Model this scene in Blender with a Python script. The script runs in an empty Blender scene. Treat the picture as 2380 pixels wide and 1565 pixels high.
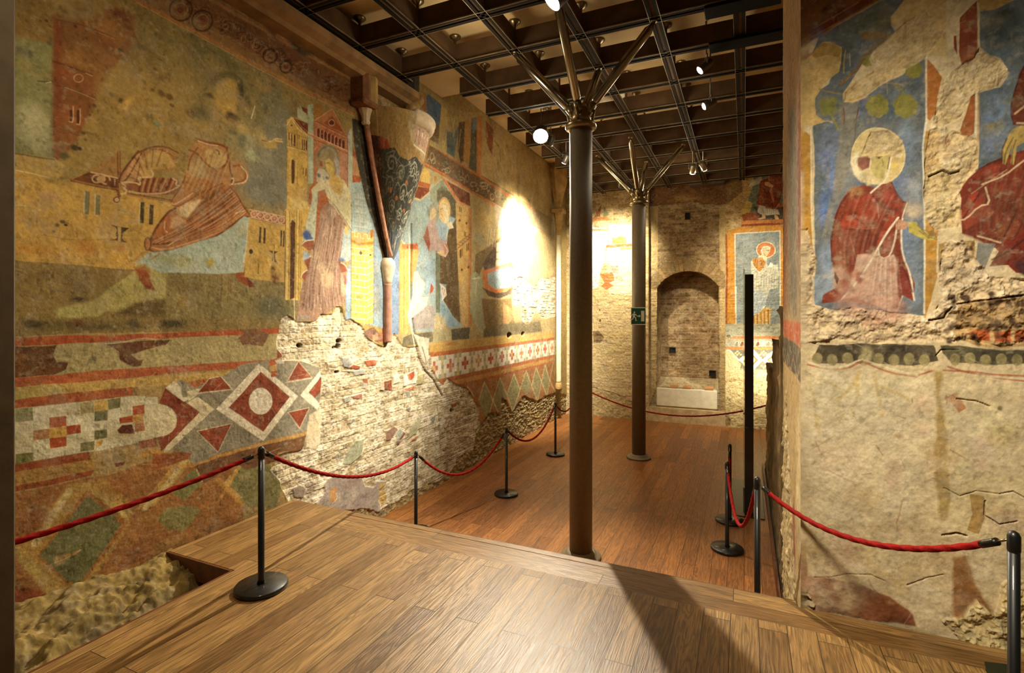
import bpy, math, random
import numpy as np

# ---------------------------------------------------------------- camera, world, light, exposure
SC = bpy.context.scene
COL = SC.collection
IMG_W, IMG_H, FPX, HORIZON, EYE = 2380, 1565, 1200.0, 730.0, 2.35
TH = math.atan(540.0 / FPX)          # the hall runs 24 degrees right of the view axis
CT, ST = math.cos(TH), math.sin(TH)
cam_d = bpy.data.cameras.new('camera'); cam = bpy.data.objects.new('camera', cam_d); COL.objects.link(cam)
cam.location = (0, 0, EYE); cam.rotation_euler = (math.pi / 2, 0, TH)
cam_d.sensor_width = 36; cam_d.lens = 36 * FPX / IMG_W; cam_d.shift_y = -(IMG_H / 2 - HORIZON) / IMG_W
cam_d.clip_start = 0.05; cam_d.clip_end = 60
SC.camera = cam
SC.view_settings.view_transform = 'Standard'; SC.view_settings.look = 'None'
SC.view_settings.exposure = 0.35; SC.view_settings.gamma = 1.0; SC.view_settings.use_curve_mapping = False
wd = bpy.data.worlds.new('world'); SC.world = wd; wd.use_nodes = True
wd.node_tree.nodes['Background'].inputs[0].default_value = (1.0, 0.66, 0.33, 1)
wd.node_tree.nodes['Background'].inputs[1].default_value = 0.06

WARM = (1.0, 0.85, 0.60)
def spot(name, loc, target, power, angle=100, blend=.8, radius=.05, col=WARM):
    d = bpy.data.lights.new(name, 'SPOT'); d.energy = power; d.color = col
    d.spot_size = math.radians(angle); d.spot_blend = blend; d.shadow_soft_size = radius
    o = bpy.data.objects.new(name, d); COL.objects.link(o); o.location = loc
    v = np.array(target, float) - np.array(loc, float)
    from mathutils import Vector
    o.rotation_euler = Vector(v).to_track_quat('-Z', 'Y').to_euler()
    return o
# lamps hung from the ceiling lattice: (place, aim, watts, cone)
LAMPS = [
    ('key',    (-2.62, 6.80, 4.84), (-1.35, 2.3, 0.6), 1500, 78, .8, .03, (1, .90, .70)),
    ('keyw',   (-2.62, 6.80, 4.84), (-3.4, 4.4, 0.6), 150, 70, 1.0, .03, (1, .92, .74)),
    ('hot',    (-2.70, 8.05, 4.80), (-3.81, 9.0, 3.35), 3000, 74, 1.0, .05, (1, .92, .76)),
    ('hotw',   (-2.75, 8.00, 4.80), (-3.81, 8.9, 2.6), 170, 120, 1.0, .05, WARM),
    ('back',   (-2.20, 10.0, 4.80), (-2.75, 11.6, 3.5), 850, 75, 1.0, .05, (1, .90, .70)),
    ('right',  (-0.59, 9.13, 4.72), (0.35, 11.6, 2.4), 560, 75, 1.0, .05, (1, .88, .66)),
    ('low',    (0.75, 10.72, 1.40), (0.22, 11.6, 1.25), 150, 95, 1.0, .05, (1, .90, .70)),
    ('niche',  (-0.75, 9.0, 4.72), (-1.0, 11.8, 1.0), 480, 60, 1.0, .05, WARM),
    ('beam1',  (-0.44, 5.60, 4.82), (-3.81, 4.75, 1.85), 1450, 43, 1.0, .05, (1, .91, .72)),
    ('beam2',  (-0.47, 6.57, 4.82), (-3.6, 5.6, 3.3), 520, 56, 1.0, .05, (1, .88, .66)),
    ('near',   (-1.43, 3.90, 4.84), (-3.6, 2.6, 2.2), 125, 105, 1.0, .05, (1, .80, .50)),
    ('pier',   (-0.75, 0.4, 4.95), (1.25, 3.44, 1.8), 1000, 52, 1.0, .4, (1, .90, .70)),
    ('front',  (-1.60, 0.9, 4.90), (-3.8, 2.5, 1.7), 120, 95, 1.0, .2, (1, .82, .54)),
]
# added fixtureless point lights, standing in for stray lamp light on lattice and ceiling
for n_, l_, w_ in (('a', (-2.45, 4.4, 4.6), 11), ('b', (-2.45, 7.6, 4.6), 15), ('c', (-1.0, 6.2, 4.6), 12), ('d', (-1.0, 9.2, 4.6), 11)):
    d_ = bpy.data.lights.new('lamp_spill_'+n_, 'POINT'); d_.energy = w_; d_.color = WARM; d_.shadow_soft_size = .15
    o_ = bpy.data.objects.new('lamp_spill_'+n_, d_); COL.objects.link(o_); o_.location = l_
for n_, l_, t_, w_, a_, b_, r_, c_ in LAMPS: spot('lamp_' + n_, l_, t_, w_, a_, b_, r_, c_)

# ---------------------------------------------------------------- projection of the calibrated view
def ray(px, py):
    xc = (px - 1190.0) / FPX; h = -(py - HORIZON) / FPX
    return xc * CT - ST, xc * ST + CT, h
def on_s(px, py, s): a, b, c = ray(px, py); k = s / a; return k * b, EYE + k * c
def on_t(px, py, t): a, b, c = ray(px, py); k = t / b; return k * a, EYE + k * c
def on_z(px, py, z): a, b, c = ray(px, py); k = (z - EYE) / c; return k * a, k * b
def depth(s, t): return -s * ST + t * CT

def lin(hx):
    if not isinstance(hx, str): return np.array(hx, float)
    hx = hx.lstrip('#'); v = np.array([int(hx[i:i + 2], 16) / 255 for i in (0, 2, 4)])
    return np.where(v <= .04045, v / 12.92, ((v + .055) / 1.055) ** 2.4)

# ---------------------------------------------------------------- naming helpers
ORD = 'first second third fourth fifth sixth seventh eighth ninth tenth eleventh twelfth thirteenth fourteenth fifteenth sixteenth seventeenth eighteenth nineteenth twentieth'.split()
def tag(o, label=None, cat=None, group=None, kind=None):
    if label: o['label'] = label
    if cat: o['category'] = cat
    if group: o['group'] = group
    if kind: o['kind'] = kind
    return o
def empty(name, loc=(0, 0, 0), rz=0.0):
    o = bpy.data.objects.new(name, None); COL.objects.link(o); o.location = loc; o.rotation_euler = (0, 0, rz)
    o.empty_display_size = .1; return o
def copy_tree(o, parent=None):
    c = o.copy(); COL.objects.link(c); c.parent = parent
    for ch in o.children: copy_tree(ch, c)
    return c

class MB:
    """collects shapes, links them as ONE mesh object"""
    def __init__(s): s.v = []; s.f = []; s.sm = []
    def add(s, vs, fs, smooth=False):
        o = len(s.v); s.v += [tuple(map(float, p)) for p in vs]
        s.f += [tuple(i + o for i in f) for f in fs]; s.sm += [smooth] * len(fs); return s
    def box(s, a, b):
        x0, y0, z0 = a; x1, y1, z1 = b
        return s.add([(x0,y0,z0),(x1,y0,z0),(x1,y1,z0),(x0,y1,z0),(x0,y0,z1),(x1,y0,z1),(x1,y1,z1),(x0,y1,z1)],
                     [(0,3,2,1),(4,5,6,7),(0,1,5,4),(1,2,6,5),(2,3,7,6),(3,0,4,7)])
    def bev(s, a, b, r):
        """box with chamfered vertical and horizontal edges"""
        x0,y0,z0 = a; x1,y1,z1 = b
        def ring(d, z): return [(x0+d,y0,z),(x1-d,y0,z),(x1,y0+d,z),(x1,y1-d,z),(x1-d,y1,z),(x0+d,y1,z),(x0,y1-d,z),(x0,y0+d,z)]
        def ins(d, z):
            return [(min(max(x,x0+d),x1-d), min(max(y,y0+d),y1-d), z) for x,y,_ in ring(r, z)]
        R = ins(r, z0) + ring(r, z0+r) + ring(r, z1-r) + ins(r, z1)
        fs = [tuple(range(7,-1,-1)), tuple(range(24,32))]
        for k in range(3):
            for i in range(8): j = (i+1) % 8; fs.append((k*8+i, k*8+j, k*8+8+j, k*8+8+i))
        return s.add(R, fs)
    def lathe(s, prof, c=(0,0,0), n=32, smooth=True):
        vs = []; fs = []
        for r, z in prof:
            for i in range(n):
                a = 2*math.pi*i/n; vs.append((c[0]+r*math.cos(a), c[1]+r*math.sin(a), c[2]+z))
        for k in range(len(prof)-1):
            for i in range(n): j = (i+1) % n; fs.append((k*n+i, k*n+j, (k+1)*n+j, (k+1)*n+i))
        fs.append(tuple(range(n-1,-1,-1))); fs.append(tuple((len(prof)-1)*n+i for i in range(n)))
        return s.add(vs, fs, smooth)
    def tube(s, pts, r, n=12, lobes=0, twist=0.0, amp=.14):
        P = [np.array(p, float) for p in pts]; m = len(P); vs = []; fs = []; L = 0
        rr = r if hasattr(r, '__len__') else [r]*m
        up = np.array((0,0,1.0)); prev = None
        for i in range(m):
            d = P[min(i+1,m-1)] - P[max(i-1,0)]; d /= np.linalg.norm(d)
            if prev is None:
                a = np.cross(d, up if abs(d[2]) < .95 else np.array((1.0,0,0)))
            else: a = prev - d*np.dot(prev, d)
            a /= np.linalg.norm(a); prev = a; b = np.cross(d, a)
            if i: L += np.linalg.norm(P[i]-P[i-1])
            for k in range(n):
                ph = 2*math.pi*k/n; q = rr[i]*(1+amp*math.cos(lobes*(ph-L*twist))) if lobes else rr[i]
                vs.append(P[i]+q*(math.cos(ph)*a+math.sin(ph)*b))
        for i in range(m-1):
            for k in range(n): j = (k+1) % n; fs.append((i*n+k, i*n+j, (i+1)*n+j, (i+1)*n+k))
        fs.append(tuple(range(n-1,-1,-1))); fs.append(tuple((m-1)*n+k for k in range(n)))
        return s.add(vs, fs, True)
    def prism(s, poly, axis, a, b):
        """polygon of 2-D points extruded along an axis"""
        def P(u, v, w): return {'x': (w,u,v), 'y': (u,w,v), 'z': (u,v,w)}[axis]
        n = len(poly); vs = [P(u,v,a) for u,v in poly]+[P(u,v,b) for u,v in poly]
        fs = [tuple(range(n)), tuple(range(2*n-1,n-1,-1))]+[(i,i+n,(i+1)%n+n,(i+1)%n) for i in range(n)]
        return s.add(vs, fs)
    def build(s, name, mat, parent=None):
        me = bpy.data.meshes.new(name); me.from_pydata(s.v, [], s.f)
        me.polygons.foreach_set('use_smooth', s.sm)
        import bmesh
        bm = bmesh.new(); bm.from_mesh(me); bmesh.ops.recalc_face_normals(bm, faces=bm.faces); bm.to_mesh(me); bm.free()
        me.materials.append(mat); o = bpy.data.objects.new(name, me); COL.objects.link(o)
        if parent: o.parent = parent
        return o

# ---------------------------------------------------------------- materials
def nodes_of(name):
    m = bpy.data.materials.new(name); m.use_nodes = True
    nt = m.node_tree; return m, nt, nt.nodes['Principled BSDF']
def N(nt, kind, **kw):
    n = nt.nodes.new(kind)
    for k, v in kw.items():
        if k in n.inputs: n.inputs[k].default_value = v
        else: setattr(n, k, v)
    return n
def bump_to(nt, bsdf, height, dist, strength=1.0):
    b = N(nt, 'ShaderNodeBump'); b.inputs['Distance'].default_value = dist; b.inputs['Strength'].default_value = strength
    nt.links.new(height, b.inputs['Height']); nt.links.new(b.outputs[0], bsdf.inputs['Normal'])
def plain(name, col, rough=.6, metal=0.0, noise=.25, scale=9.0, bump=0.0, spec=.5, coat=0.0):
    m, nt, b = nodes_of(name); c = lin(col)
    tc = N(nt, 'ShaderNodeTexCoord'); nz = N(nt, 'ShaderNodeTexNoise', Scale=scale, Detail=6.0)
    nt.links.new(tc.outputs['Object'], nz.inputs['Vector'])
    rp = N(nt, 'ShaderNodeValToRGB'); rp.color_ramp.elements[0].position = .3; rp.color_ramp.elements[1].position = .7
    rp.color_ramp.elements[0].color = (*np.clip(c*(1-noise), 0, 1), 1); rp.color_ramp.elements[1].color = (*np.clip(c*(1+noise), 0, 1), 1)
    nt.links.new(nz.outputs['Fac'], rp.inputs[0]); nt.links.new(rp.outputs[0], b.inputs['Base Color'])
    b.inputs['Roughness'].default_value = rough; b.inputs['Metallic'].default_value = metal
    b.inputs['Specular IOR Level'].default_value = spec; b.inputs['Coat Weight'].default_value = coat
    if bump: bump_to(nt, b, nz.outputs['Fac'], bump)
    return m
def glow(name, col, strength):
    m, nt, b = nodes_of(name); b.inputs['Base Color'].default_value = (.8,.8,.8,1)
    b.inputs['Emission Color'].default_value = (*col, 1); b.inputs['Emission Strength'].default_value = strength
    return m
def fresco_mat(name='painted_plaster', fine=.24, bump=.0028, rough=.9):
    m, nt, b = nodes_of(name)
    at = N(nt, 'ShaderNodeAttribute', attribute_name='paint'); tc = N(nt, 'ShaderNodeTexCoord')
    n1 = N(nt, 'ShaderNodeTexNoise', Scale=38.0, Detail=8.0, Roughness=.68); n2 = N(nt, 'ShaderNodeTexNoise', Scale=5.0, Detail=7.0, Roughness=.6)
    for q in (n1, n2): nt.links.new(tc.outputs['Object'], q.inputs['Vector'])
    mr = N(nt, 'ShaderNodeMapRange'); mr.inputs['From Min'].default_value = .25; mr.inputs['From Max'].default_value = .75
    mr.inputs['To Min'].default_value = 1-fine*1.3; mr.inputs['To Max'].default_value = 1+fine
    nt.links.new(n1.outputs['Fac'], mr.inputs[0])
    m2 = N(nt, 'ShaderNodeMapRange'); m2.inputs['From Min'].default_value = .3; m2.inputs['From Max'].default_value = .7
    m2.inputs['To Min'].default_value = .86; m2.inputs['To Max'].default_value = 1.1
    nt.links.new(n2.outputs['Fac'], m2.inputs[0])
    mm = N(nt, 'ShaderNodeMath', operation='MULTIPLY'); nt.links.new(mr.outputs[0], mm.inputs[0]); nt.links.new(m2.outputs[0], mm.inputs[1])
    vm = N(nt, 'ShaderNodeVectorMath', operation='SCALE'); nt.links.new(at.outputs['Color'], vm.inputs[0]); nt.links.new(mm.outputs[0], vm.inputs['Scale'])
    nt.links.new(vm.outputs[0], b.inputs['Base Color']); b.inputs['Roughness'].default_value = rough
    b.inputs['Specular IOR Level'].default_value = .2
    bump_to(nt, b, n1.outputs['Fac'], bump, 1.0)
    return m
def wood_mat(name, c1, c2, width=.14, length=1.5, rough=.34, along='y', off=0.0):
    m, nt, b = nodes_of(name); L = nt.links.new
    tc = N(nt, 'ShaderNodeTexCoord'); mp = N(nt, 'ShaderNodeMapping')
    L(tc.outputs['Object'], mp.inputs['Vector'])
    mp.inputs['Rotation'].default_value = (0, 0, -math.pi/2 if along == 'y' else 0); mp.inputs['Location'].default_value = (off, off*.7, 0)
    br = N(nt, 'ShaderNodeTexBrick', offset=.37, offset_frequency=2, squash=1.0)
    for k, v in (('Scale', 1.0), ('Brick Width', length), ('Row Height', width), ('Mortar Size', .0026), ('Mortar Smooth', .3), ('Bias', 0.0)): br.inputs[k].default_value = v
    br.inputs['Color1'].default_value = (0,0,0,1); br.inputs['Color2'].default_value = (1,1,1,1); br.inputs['Mortar'].default_value = (.5,.5,.5,1)
    L(mp.outputs[0], br.inputs['Vector'])
    sh = N(nt, 'ShaderNodeVectorMath', operation='MULTIPLY_ADD')   # every board cut from its own piece of timber
    sh.inputs[1].default_value = (31.0, 17.0, 9.0); L(br.outputs['Color'], sh.inputs[0]); L(mp.outputs[0], sh.inputs[2])
    st = N(nt, 'ShaderNodeMapping'); st.inputs['Scale'].default_value = (1.0, 11.0, 1.0); L(sh.outputs[0], st.inputs['Vector'])
    wv = N(nt, 'ShaderNodeTexNoise', Scale=1.6, Detail=3.0, Distortion=.6); L(st.outputs[0], wv.inputs['Vector'])
    rg = N(nt, 'ShaderNodeMath', operation='MULTIPLY'); rg.inputs[1].default_value = 52.0; L(wv.outputs['Fac'], rg.inputs[0])
    sn = N(nt, 'ShaderNodeMath', operation='SINE'); L(rg.outputs[0], sn.inputs[0])
    s2 = N(nt, 'ShaderNodeMapping'); s2.inputs['Scale'].default_value = (5.0, 150.0, 1.0); L(sh.outputs[0], s2.inputs['Vector'])
    fb = N(nt, 'ShaderNodeTexNoise', Scale=1.0, Detail=4.0, Roughness=.65); L(s2.outputs[0], fb.inputs['Vector'])
    mx = N(nt, 'ShaderNodeMix', data_type='RGBA'); mx.inputs['A'].default_value = (*lin(c1), 1); mx.inputs['B'].default_value = (*lin(c2), 1)
    L(br.outputs['Color'], mx.inputs['Factor'])
    a1 = N(nt, 'ShaderNodeMapRange'); a1.inputs['From Min'].default_value = -1; a1.inputs['From Max'].default_value = 1; a1.inputs['To Min'].default_value = .62; a1.inputs['To Max'].default_value = 1.08
    L(sn.outputs[0], a1.inputs[0])
    a2 = N(nt, 'ShaderNodeMapRange'); a2.inputs['From Min'].default_value = .3; a2.inputs['From Max'].default_value = .7; a2.inputs['To Min'].default_value = .55; a2.inputs['To Max'].default_value = 1.25
    L(fb.outputs['Fac'], a2.inputs[0])
    mu = N(nt, 'ShaderNodeMath', operation='MULTIPLY'); L(a1.outputs[0], mu.inputs[0]); L(a2.outputs[0], mu.inputs[1])
    sm = N(nt, 'ShaderNodeMapRange'); sm.inputs['To Min'].default_value = 1.0; sm.inputs['To Max'].default_value = .22; L(br.outputs['Fac'], sm.inputs[0])
    m3 = N(nt, 'ShaderNodeMath', operation='MULTIPLY'); L(mu.outputs[0], m3.inputs[0]); L(sm.outputs[0], m3.inputs[1])
    vm = N(nt, 'ShaderNodeVectorMath', operation='SCALE'); L(mx.outputs['Result'], vm.inputs[0]); L(m3.outputs[0], vm.inputs['Scale'])
    L(vm.outputs[0], b.inputs['Base Color'])
    rr = N(nt, 'ShaderNodeMapRange'); rr.inputs['To Min'].default_value = rough-.06; rr.inputs['To Max'].default_value = rough+.1; L(fb.outputs['Fac'], rr.inputs[0])
    L(rr.outputs[0], b.inputs['Roughness']); b.inputs['Specular IOR Level'].default_value = .45
    h = N(nt, 'ShaderNodeMath', operation='SUBTRACT'); L(m3.outputs[0], h.inputs[0]); h.inputs[1].default_value = 0.0
    bump_to(nt, b, h.outputs[0], .0012, .7)
    return m

# ---------------------------------------------------------------- noise on arrays
def _hash(ix, iy, seed):
    h = (ix.astype(np.int64)*374761393 + iy.astype(np.int64)*668265263 + seed*1442695041) & 0xffffffff
    h = ((h ^ (h >> 13))*1274126177) & 0xffffffff
    return ((h ^ (h >> 16)) & 0xffff)/65535.0
def vnoise(x, y, seed=0):
    xi = np.floor(x); yi = np.floor(y); fx = x-xi; fy = y-yi
    fx = fx*fx*(3-2*fx); fy = fy*fy*(3-2*fy)
    a = _hash(xi, yi, seed); b = _hash(xi+1, yi, seed); c = _hash(xi, yi+1, seed); d = _hash(xi+1, yi+1, seed)
    return (a*(1-fx)+b*fx)*(1-fy)+(c*(1-fx)+d*fx)*fy
def fbm(x, y, seed=0, octv=4, gain=.5):
    s = np.zeros_like(x); a = 1.0; t = 0
    for k in range(octv): s += a*vnoise(x*2**k+17.3*k, y*2**k-9.1*k, seed+k); t += a; a *= gain
    return s/t
# ---------------------------------------------------------------- painted and broken wall surfaces
class Canvas:
    """a wall face as a fine grid in metres (u across, v up): colour and relief per vertex"""
    def __init__(s, U, V, proj, seed=0):
        s.U = np.asarray(U, float); s.V = np.asarray(V, float); s.proj = proj
        s.uu, s.vv = np.meshgrid(s.U, s.V)
        s.col = np.zeros(s.uu.shape+(3,)); s.h = np.zeros(s.uu.shape); s.rough = np.zeros(s.uu.shape)
        s.wu = fbm(s.uu*5, s.vv*5, seed+1, 5, .55)-.5; s.wv = fbm(s.uu*5, s.vv*5, seed+11, 5, .55)-.5
        s.fine = fbm(s.uu*40, s.vv*40, seed+31, 3, .6)
        s.mid = fbm(s.uu*9, s.vv*9, seed+41, 5, .6)
        du = np.gradient(s.U) if len(s.U) > 2 else np.full(len(s.U), .01)
        s.fe = np.maximum(np.abs(du)[None, :], abs(s.V[1]-s.V[0]))*np.ones_like(s.uu)*.75
        s.hole = np.zeros(s.uu.shape, bool)
    def pts(s, T, txt):
        P = np.array([tuple(map(float, q.split(','))) for q in txt.split()]) if isinstance(txt, str) else np.array(txt, float)
        if T is None: return P
        ox, oy, sc = T
        return np.array([s.proj(ox+x*sc, oy+y*sc) for x, y in P])
    def win(s, lo, hi):
        i0, i1 = np.searchsorted(s.U, [lo[0], hi[0]]); j0, j1 = np.searchsorted(s.V, [lo[1], hi[1]])
        return slice(max(j0-1,0), j1+1), slice(max(i0-1,0), i1+1)
    @staticmethod
    def chaikin(P, n, closed):
        for _ in range(n):
            Q = np.roll(P, -1, 0) if closed else P[1:]
            A = P if closed else P[:-1]
            R = np.empty((2*len(A), 2)); R[0::2] = .75*A+.25*Q; R[1::2] = .25*A+.75*Q
            P = R if closed else np.vstack([P[:1], R, P[-1:]])
        return P
    @staticmethod
    def dist(x, y, P, closed):
        d = np.full(x.shape, 1e9); ins = np.zeros(x.shape, bool); n = len(P)
        for i in range(n if closed else n-1):
            ax, ay = P[i]; bx, by = P[(i+1) % n]; ex, ey = bx-ax, by-ay; q = ex*ex+ey*ey+1e-12
            k = np.clip(((x-ax)*ex+(y-ay)*ey)/q, 0, 1)
            d = np.minimum(d, (x-ax-k*ex)**2+(y-ay-k*ey)**2)
            if closed and ay != by:
                ins ^= ((ay > y) != (by > y)) & (x < (bx-ax)*(y-ay)/(by-ay)+ax)
        return np.sqrt(d), ins
    def mask(s, T, txt, wob=.006, soft=0.0, sm=0):
        P = s.pts(T, txt)
        if sm: P = s.chaikin(P, sm, True)
        mg = wob+soft+.03; w = s.win(P.min(0)-mg, P.max(0)+mg)
        x = s.uu[w]+2*wob*s.wu[w]; y = s.vv[w]+2*wob*s.wv[w]
        d, ins = s.dist(x, y, P, True); sd = np.where(ins, d, -d)
        return w, np.clip(.5+sd/(2*(s.fe[w]*.6+soft)), 0, 1)
    def p(s, T, txt, col, a=1.0, wob=.006, soft=0.0, sm=0, h=None, var=.12, wear=0.0):
        w, m = s.mask(T, txt, wob, soft, sm); m = m*a
        if wear: m = m*np.clip(1-(s.mid[w]-.52)*wear*5*1.0, 0, 1)
        c = lin(col)*(1+var*2*(s.mid[w]-.5))[..., None]
        s.col[w] = s.col[w]*(1-m[..., None])+c*m[..., None]
        if h is not None: s.h[w] = s.h[w]*(1-m)+h*m; s.rough[w] = s.rough[w]*(1-m)
    def s(s, T, txt, wpx, col, a=1.0, wob=.003, sm=1, wear=0.0, m0=None):
        P = s.pts(T, txt)
        if sm: P = s.chaikin(P, sm, False)
        wd = (wpx*.82*s.mpp(P) if m0 is None else m0)/2; a *= .9
        mg = wd+.03; w = s.win(P.min(0)-mg, P.max(0)+mg)
        d, _ = s.dist(s.uu[w]+2*wob*s.wu[w], s.vv[w]+2*wob*s.wv[w], P, False)
        m = np.clip(.5+(wd-d)/(s.fe[w]*1.2+.5*wd), 0, 1)*a
        if wear: m = m*np.clip(1-(s.mid[w]-.5)*wear*5, 0, 1)
        s.col[w] = s.col[w]*(1-m[..., None])+lin(col)*m[..., None]
    def mpp(s, P): return .004
    def e(s, T, cx, cy, rx, ry, col, **k):
        q = [(cx+rx*math.cos(t), cy+ry*math.sin(t)) for t in np.linspace(0, 2*math.pi, 25)[:-1]]
        s.p(T, q, col, **k)
    def ring(s, T, cx, cy, rx, ry, wpx, col, a0=0, a1=360, **k):
        s.s(T, [(cx+rx*math.cos(math.radians(t)), cy+ry*math.sin(math.radians(t))) for t in np.linspace(a0, a1, 25)], wpx, col, sm=0, **k)
    def b(s, T, cx, cy, rx, ry, col, a=.5, rag=.9):
        c = s.pts(T, [(cx, cy)])[0]; ex = s.pts(T, [(cx-rx, cy), (cx+rx, cy), (cx, cy-ry), (cx, cy+ry)])
        ru = abs(ex[1][0]-ex[0][0])/2; rv = abs(ex[3][1]-ex[2][1])/2
        w = s.win(c-2*np.array([ru, rv]), c+2*np.array([ru, rv]))
        q = ((s.uu[w]-c[0])/ru)**2+((s.vv[w]-c[1])/rv)**2
        m = (np.exp(-1.6*q) if ru > .12 else np.exp(-1.3*q*q))*np.clip(1+rag*3*(s.mid[w]-.5), 0, 1.6)*a; m = np.clip(m, 0, 1)
        s.col[w] = s.col[w]*(1-m[..., None])+lin(col)*m[..., None]
    def brick(s, T, txt, c1='#cfc2a2', c2='#a8946e', mortar='#d8cfb8', row=.062, ln=.27, tear=.035, deep=.012, sm=0, lime=.75, rgh=.0035, off=0.0):
        if txt is None: w = (slice(None), slice(None)); m = np.ones_like(s.uu)
        else: w, m = s.mask(T, txt, tear, 0.0, sm)
        u = s.uu[w]+.012*s.wu[w]*2+off; v = s.vv[w]+.010*s.wv[w]*2
        r = np.floor(v/row); x = u/ln+.5*(r % 2)+.13*_hash(r, r*0, 5); k = np.floor(x)
        fv = v/row-r; fu = x-k
        ev = np.minimum(fv, 1-fv)*row; eu = np.minimum(fu, 1-fu)*ln
        e = np.minimum(ev, eu)+.006*(s.fine[w]-.5)
        mo = np.clip((.0055-e)/.004+.3*(s.mid[w]-.5), 0, 1)
        hs = _hash(k, r, 3); h2 = _hash(k, r, 9)
        c = lin(c1)*(1-hs)[..., None]+lin(c2)*hs[..., None]
        lm = np.clip((s.mid[w]-.42)*4+.5*(h2-.5), 0, 1)*lime
        c = c*(1-lm[..., None])+lin(mortar)*lm[..., None]
        c = c*(1-mo[..., None])+lin(mortar)*(.86+.14*s.fine[w])[..., None]*mo[..., None]
        cr = np.clip((np.abs(fv-.97) < .05)*(s.fine[w]-.5)*5, 0, 1)*.4
        c = c*(1-cr[..., None])
        pt = np.clip((fbm(s.uu[w]*22, s.vv[w]*34, 83, 4, .65)-.56)*7, 0, 1)
        c = c*(.72+.5*s.fine[w])[..., None]*(.78+.42*s.mid[w])[..., None]*(1-.42*pt)[..., None]
        hh = -deep-.004*mo+.008*(h2-.5)*(1-mo)+rgh*2*(s.fine[w]-.5)+.012*(s.mid[w]-.5)-.004*pt
        mm = m[..., None]
        s.col[w] = s.col[w]*(1-mm)+c*mm; s.h[w] = s.h[w]*(1-m)+hh*m; s.rough[w] = s.rough[w]*(1-m)
    def rubble(s, T, txt, c1='#a08a5e', c2='#4a3a26', tear=.05, deep=.02, amp=.05, freq=14.0, pit=.6, sm=0, a=1.0, seed=71, hl='#c8b88e'):
        if txt is None: w = (slice(None), slice(None)); m = np.ones_like(s.uu)
        else: w, m = s.mask(T, txt, tear, 0.0, sm)
        n = fbm(s.uu[w]*freq, s.vv[w]*freq*1.3, seed, 5, .6); n2 = fbm(s.uu[w]*freq*2.6, s.vv[w]*freq*2.6, seed+7, 4, .6)
        k = np.clip((pit-.02-n)*5, 0, 1)*np.clip((n2-.38)*4, 0, 1)
        q = np.clip((n2-.5)*3, 0, 1)
        c = lin(c1)*(1-q)[..., None]+lin(hl)*q[..., None]
        c = c*(1-k[..., None]*.75)+lin(c2)*k[..., None]*.75
        c = c*(.8+.4*s.fine[w])[..., None]
        m = m*a; mm = m[..., None]
        s.col[w] = s.col[w]*(1-mm)+c*mm
        s.h[w] = s.h[w]*(1-m)+(-deep+amp*(n-.5)+amp*.5*(n2-.5))*m
    def crack(s, T, txt, wpx, col='#6b5436', deep=.02, wob=.03, sm=0):
        P = s.pts(T, txt); wd = wpx*s.mpp(P)/2; w = s.win(P.min(0)-.1, P.max(0)+.1)
        d, _ = s.dist(s.uu[w]+wob*s.wu[w], s.vv[w]+wob*s.wv[w], P, False)
        m = np.clip(.5+(wd*(.15+1.3*s.mid[w])-d)/(s.fe[w]*1.2), 0, 1)*.8
        s.col[w] = s.col[w]*(1-m[..., None])+lin(col)*m[..., None]; s.h[w] -= deep*m
    def finish(s, stain=.16, speck=.35, seed=0, scratch=0, relief=.004):
        st = fbm(s.uu*2.3, s.vv*2.3, seed+51, 5, .55)-.5
        s.col *= (1+2*stain*st)[..., None]
        sp = np.clip((fbm(s.uu*30, s.vv*24, seed+61, 4, .65)-.60)*6, 0, 1)*speck
        s.col *= (1-sp)[..., None]
        s.col *= (1+.42*(fbm(s.uu*13, s.vv*15, seed+57, 4, .6)-.5))[..., None]
        wo = fbm(s.uu*7, s.vv*7, seed+59, 6, .68); wo = np.clip((wo-.56)*7, 0, 1)*.34*np.clip(speck*3, 0, 1)
        gr = s.col.mean(-1, keepdims=True); s.col = s.col*(1-wo[..., None])+(.55*gr+.45*lin('#b8a47a'))*wo[..., None]
        lt = np.clip((fbm(s.uu*26, s.vv*30, seed+67, 4, .65)-.60)*5, 0, 1)*speck*.8
        s.col = s.col*(1-lt[..., None])+lin('#cbbd9a')*lt[..., None]
        s.h += relief*2*(s.mid-.5)+relief*.6*(s.fine-.5)-.004*sp
        if scratch:
            rs = random.Random(seed+5)
            for _ in range(scratch):
                u = rs.uniform(s.U[0], s.U[-1]); v = rs.uniform(s.V[0], s.V[-1]); a = rs.uniform(0, 3.14); l = rs.uniform(.03, .2)
                s.s(None, [(u, v), (u+l*math.cos(a), v+l*math.sin(a))], 0, '#d6caa8' if rs.random() < .6 else '#4e3d28', a=rs.uniform(.15, .5), sm=0, m0=.003)
    def build(s, name, pos, mat, parent=None):
        """pos(u, v, h) -> world arrays"""
        nv, nu = s.uu.shape
        X, Y, Z = pos(s.uu, s.vv, s.h); co = np.stack([X, Y, Z], -1).reshape(-1, 3).astype(np.float32)
        idx = np.arange(nu*nv).reshape(nv, nu)
        q = np.stack([idx[:-1, :-1], idx[:-1, 1:], idx[1:, 1:], idx[1:, :-1]], -1).reshape(-1, 4)
        hq = (s.hole[:-1, :-1] & s.hole[1:, 1:] & s.hole[:-1, 1:] & s.hole[1:, :-1]).reshape(-1)
        q = q[~hq]
        me = bpy.data.meshes.new(name); me.vertices.add(len(co)); me.vertices.foreach_set('co', co.ravel())
        me.loops.add(q.size); me.loops.foreach_set('vertex_index', q.ravel().astype(np.int32))
        me.polygons.add(len(q)); me.polygons.foreach_set('loop_start', np.arange(0, q.size, 4, dtype=np.int32))
        me.update(calc_edges=True); me.polygons.foreach_set('use_smooth', np.ones(len(q), bool))
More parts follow.
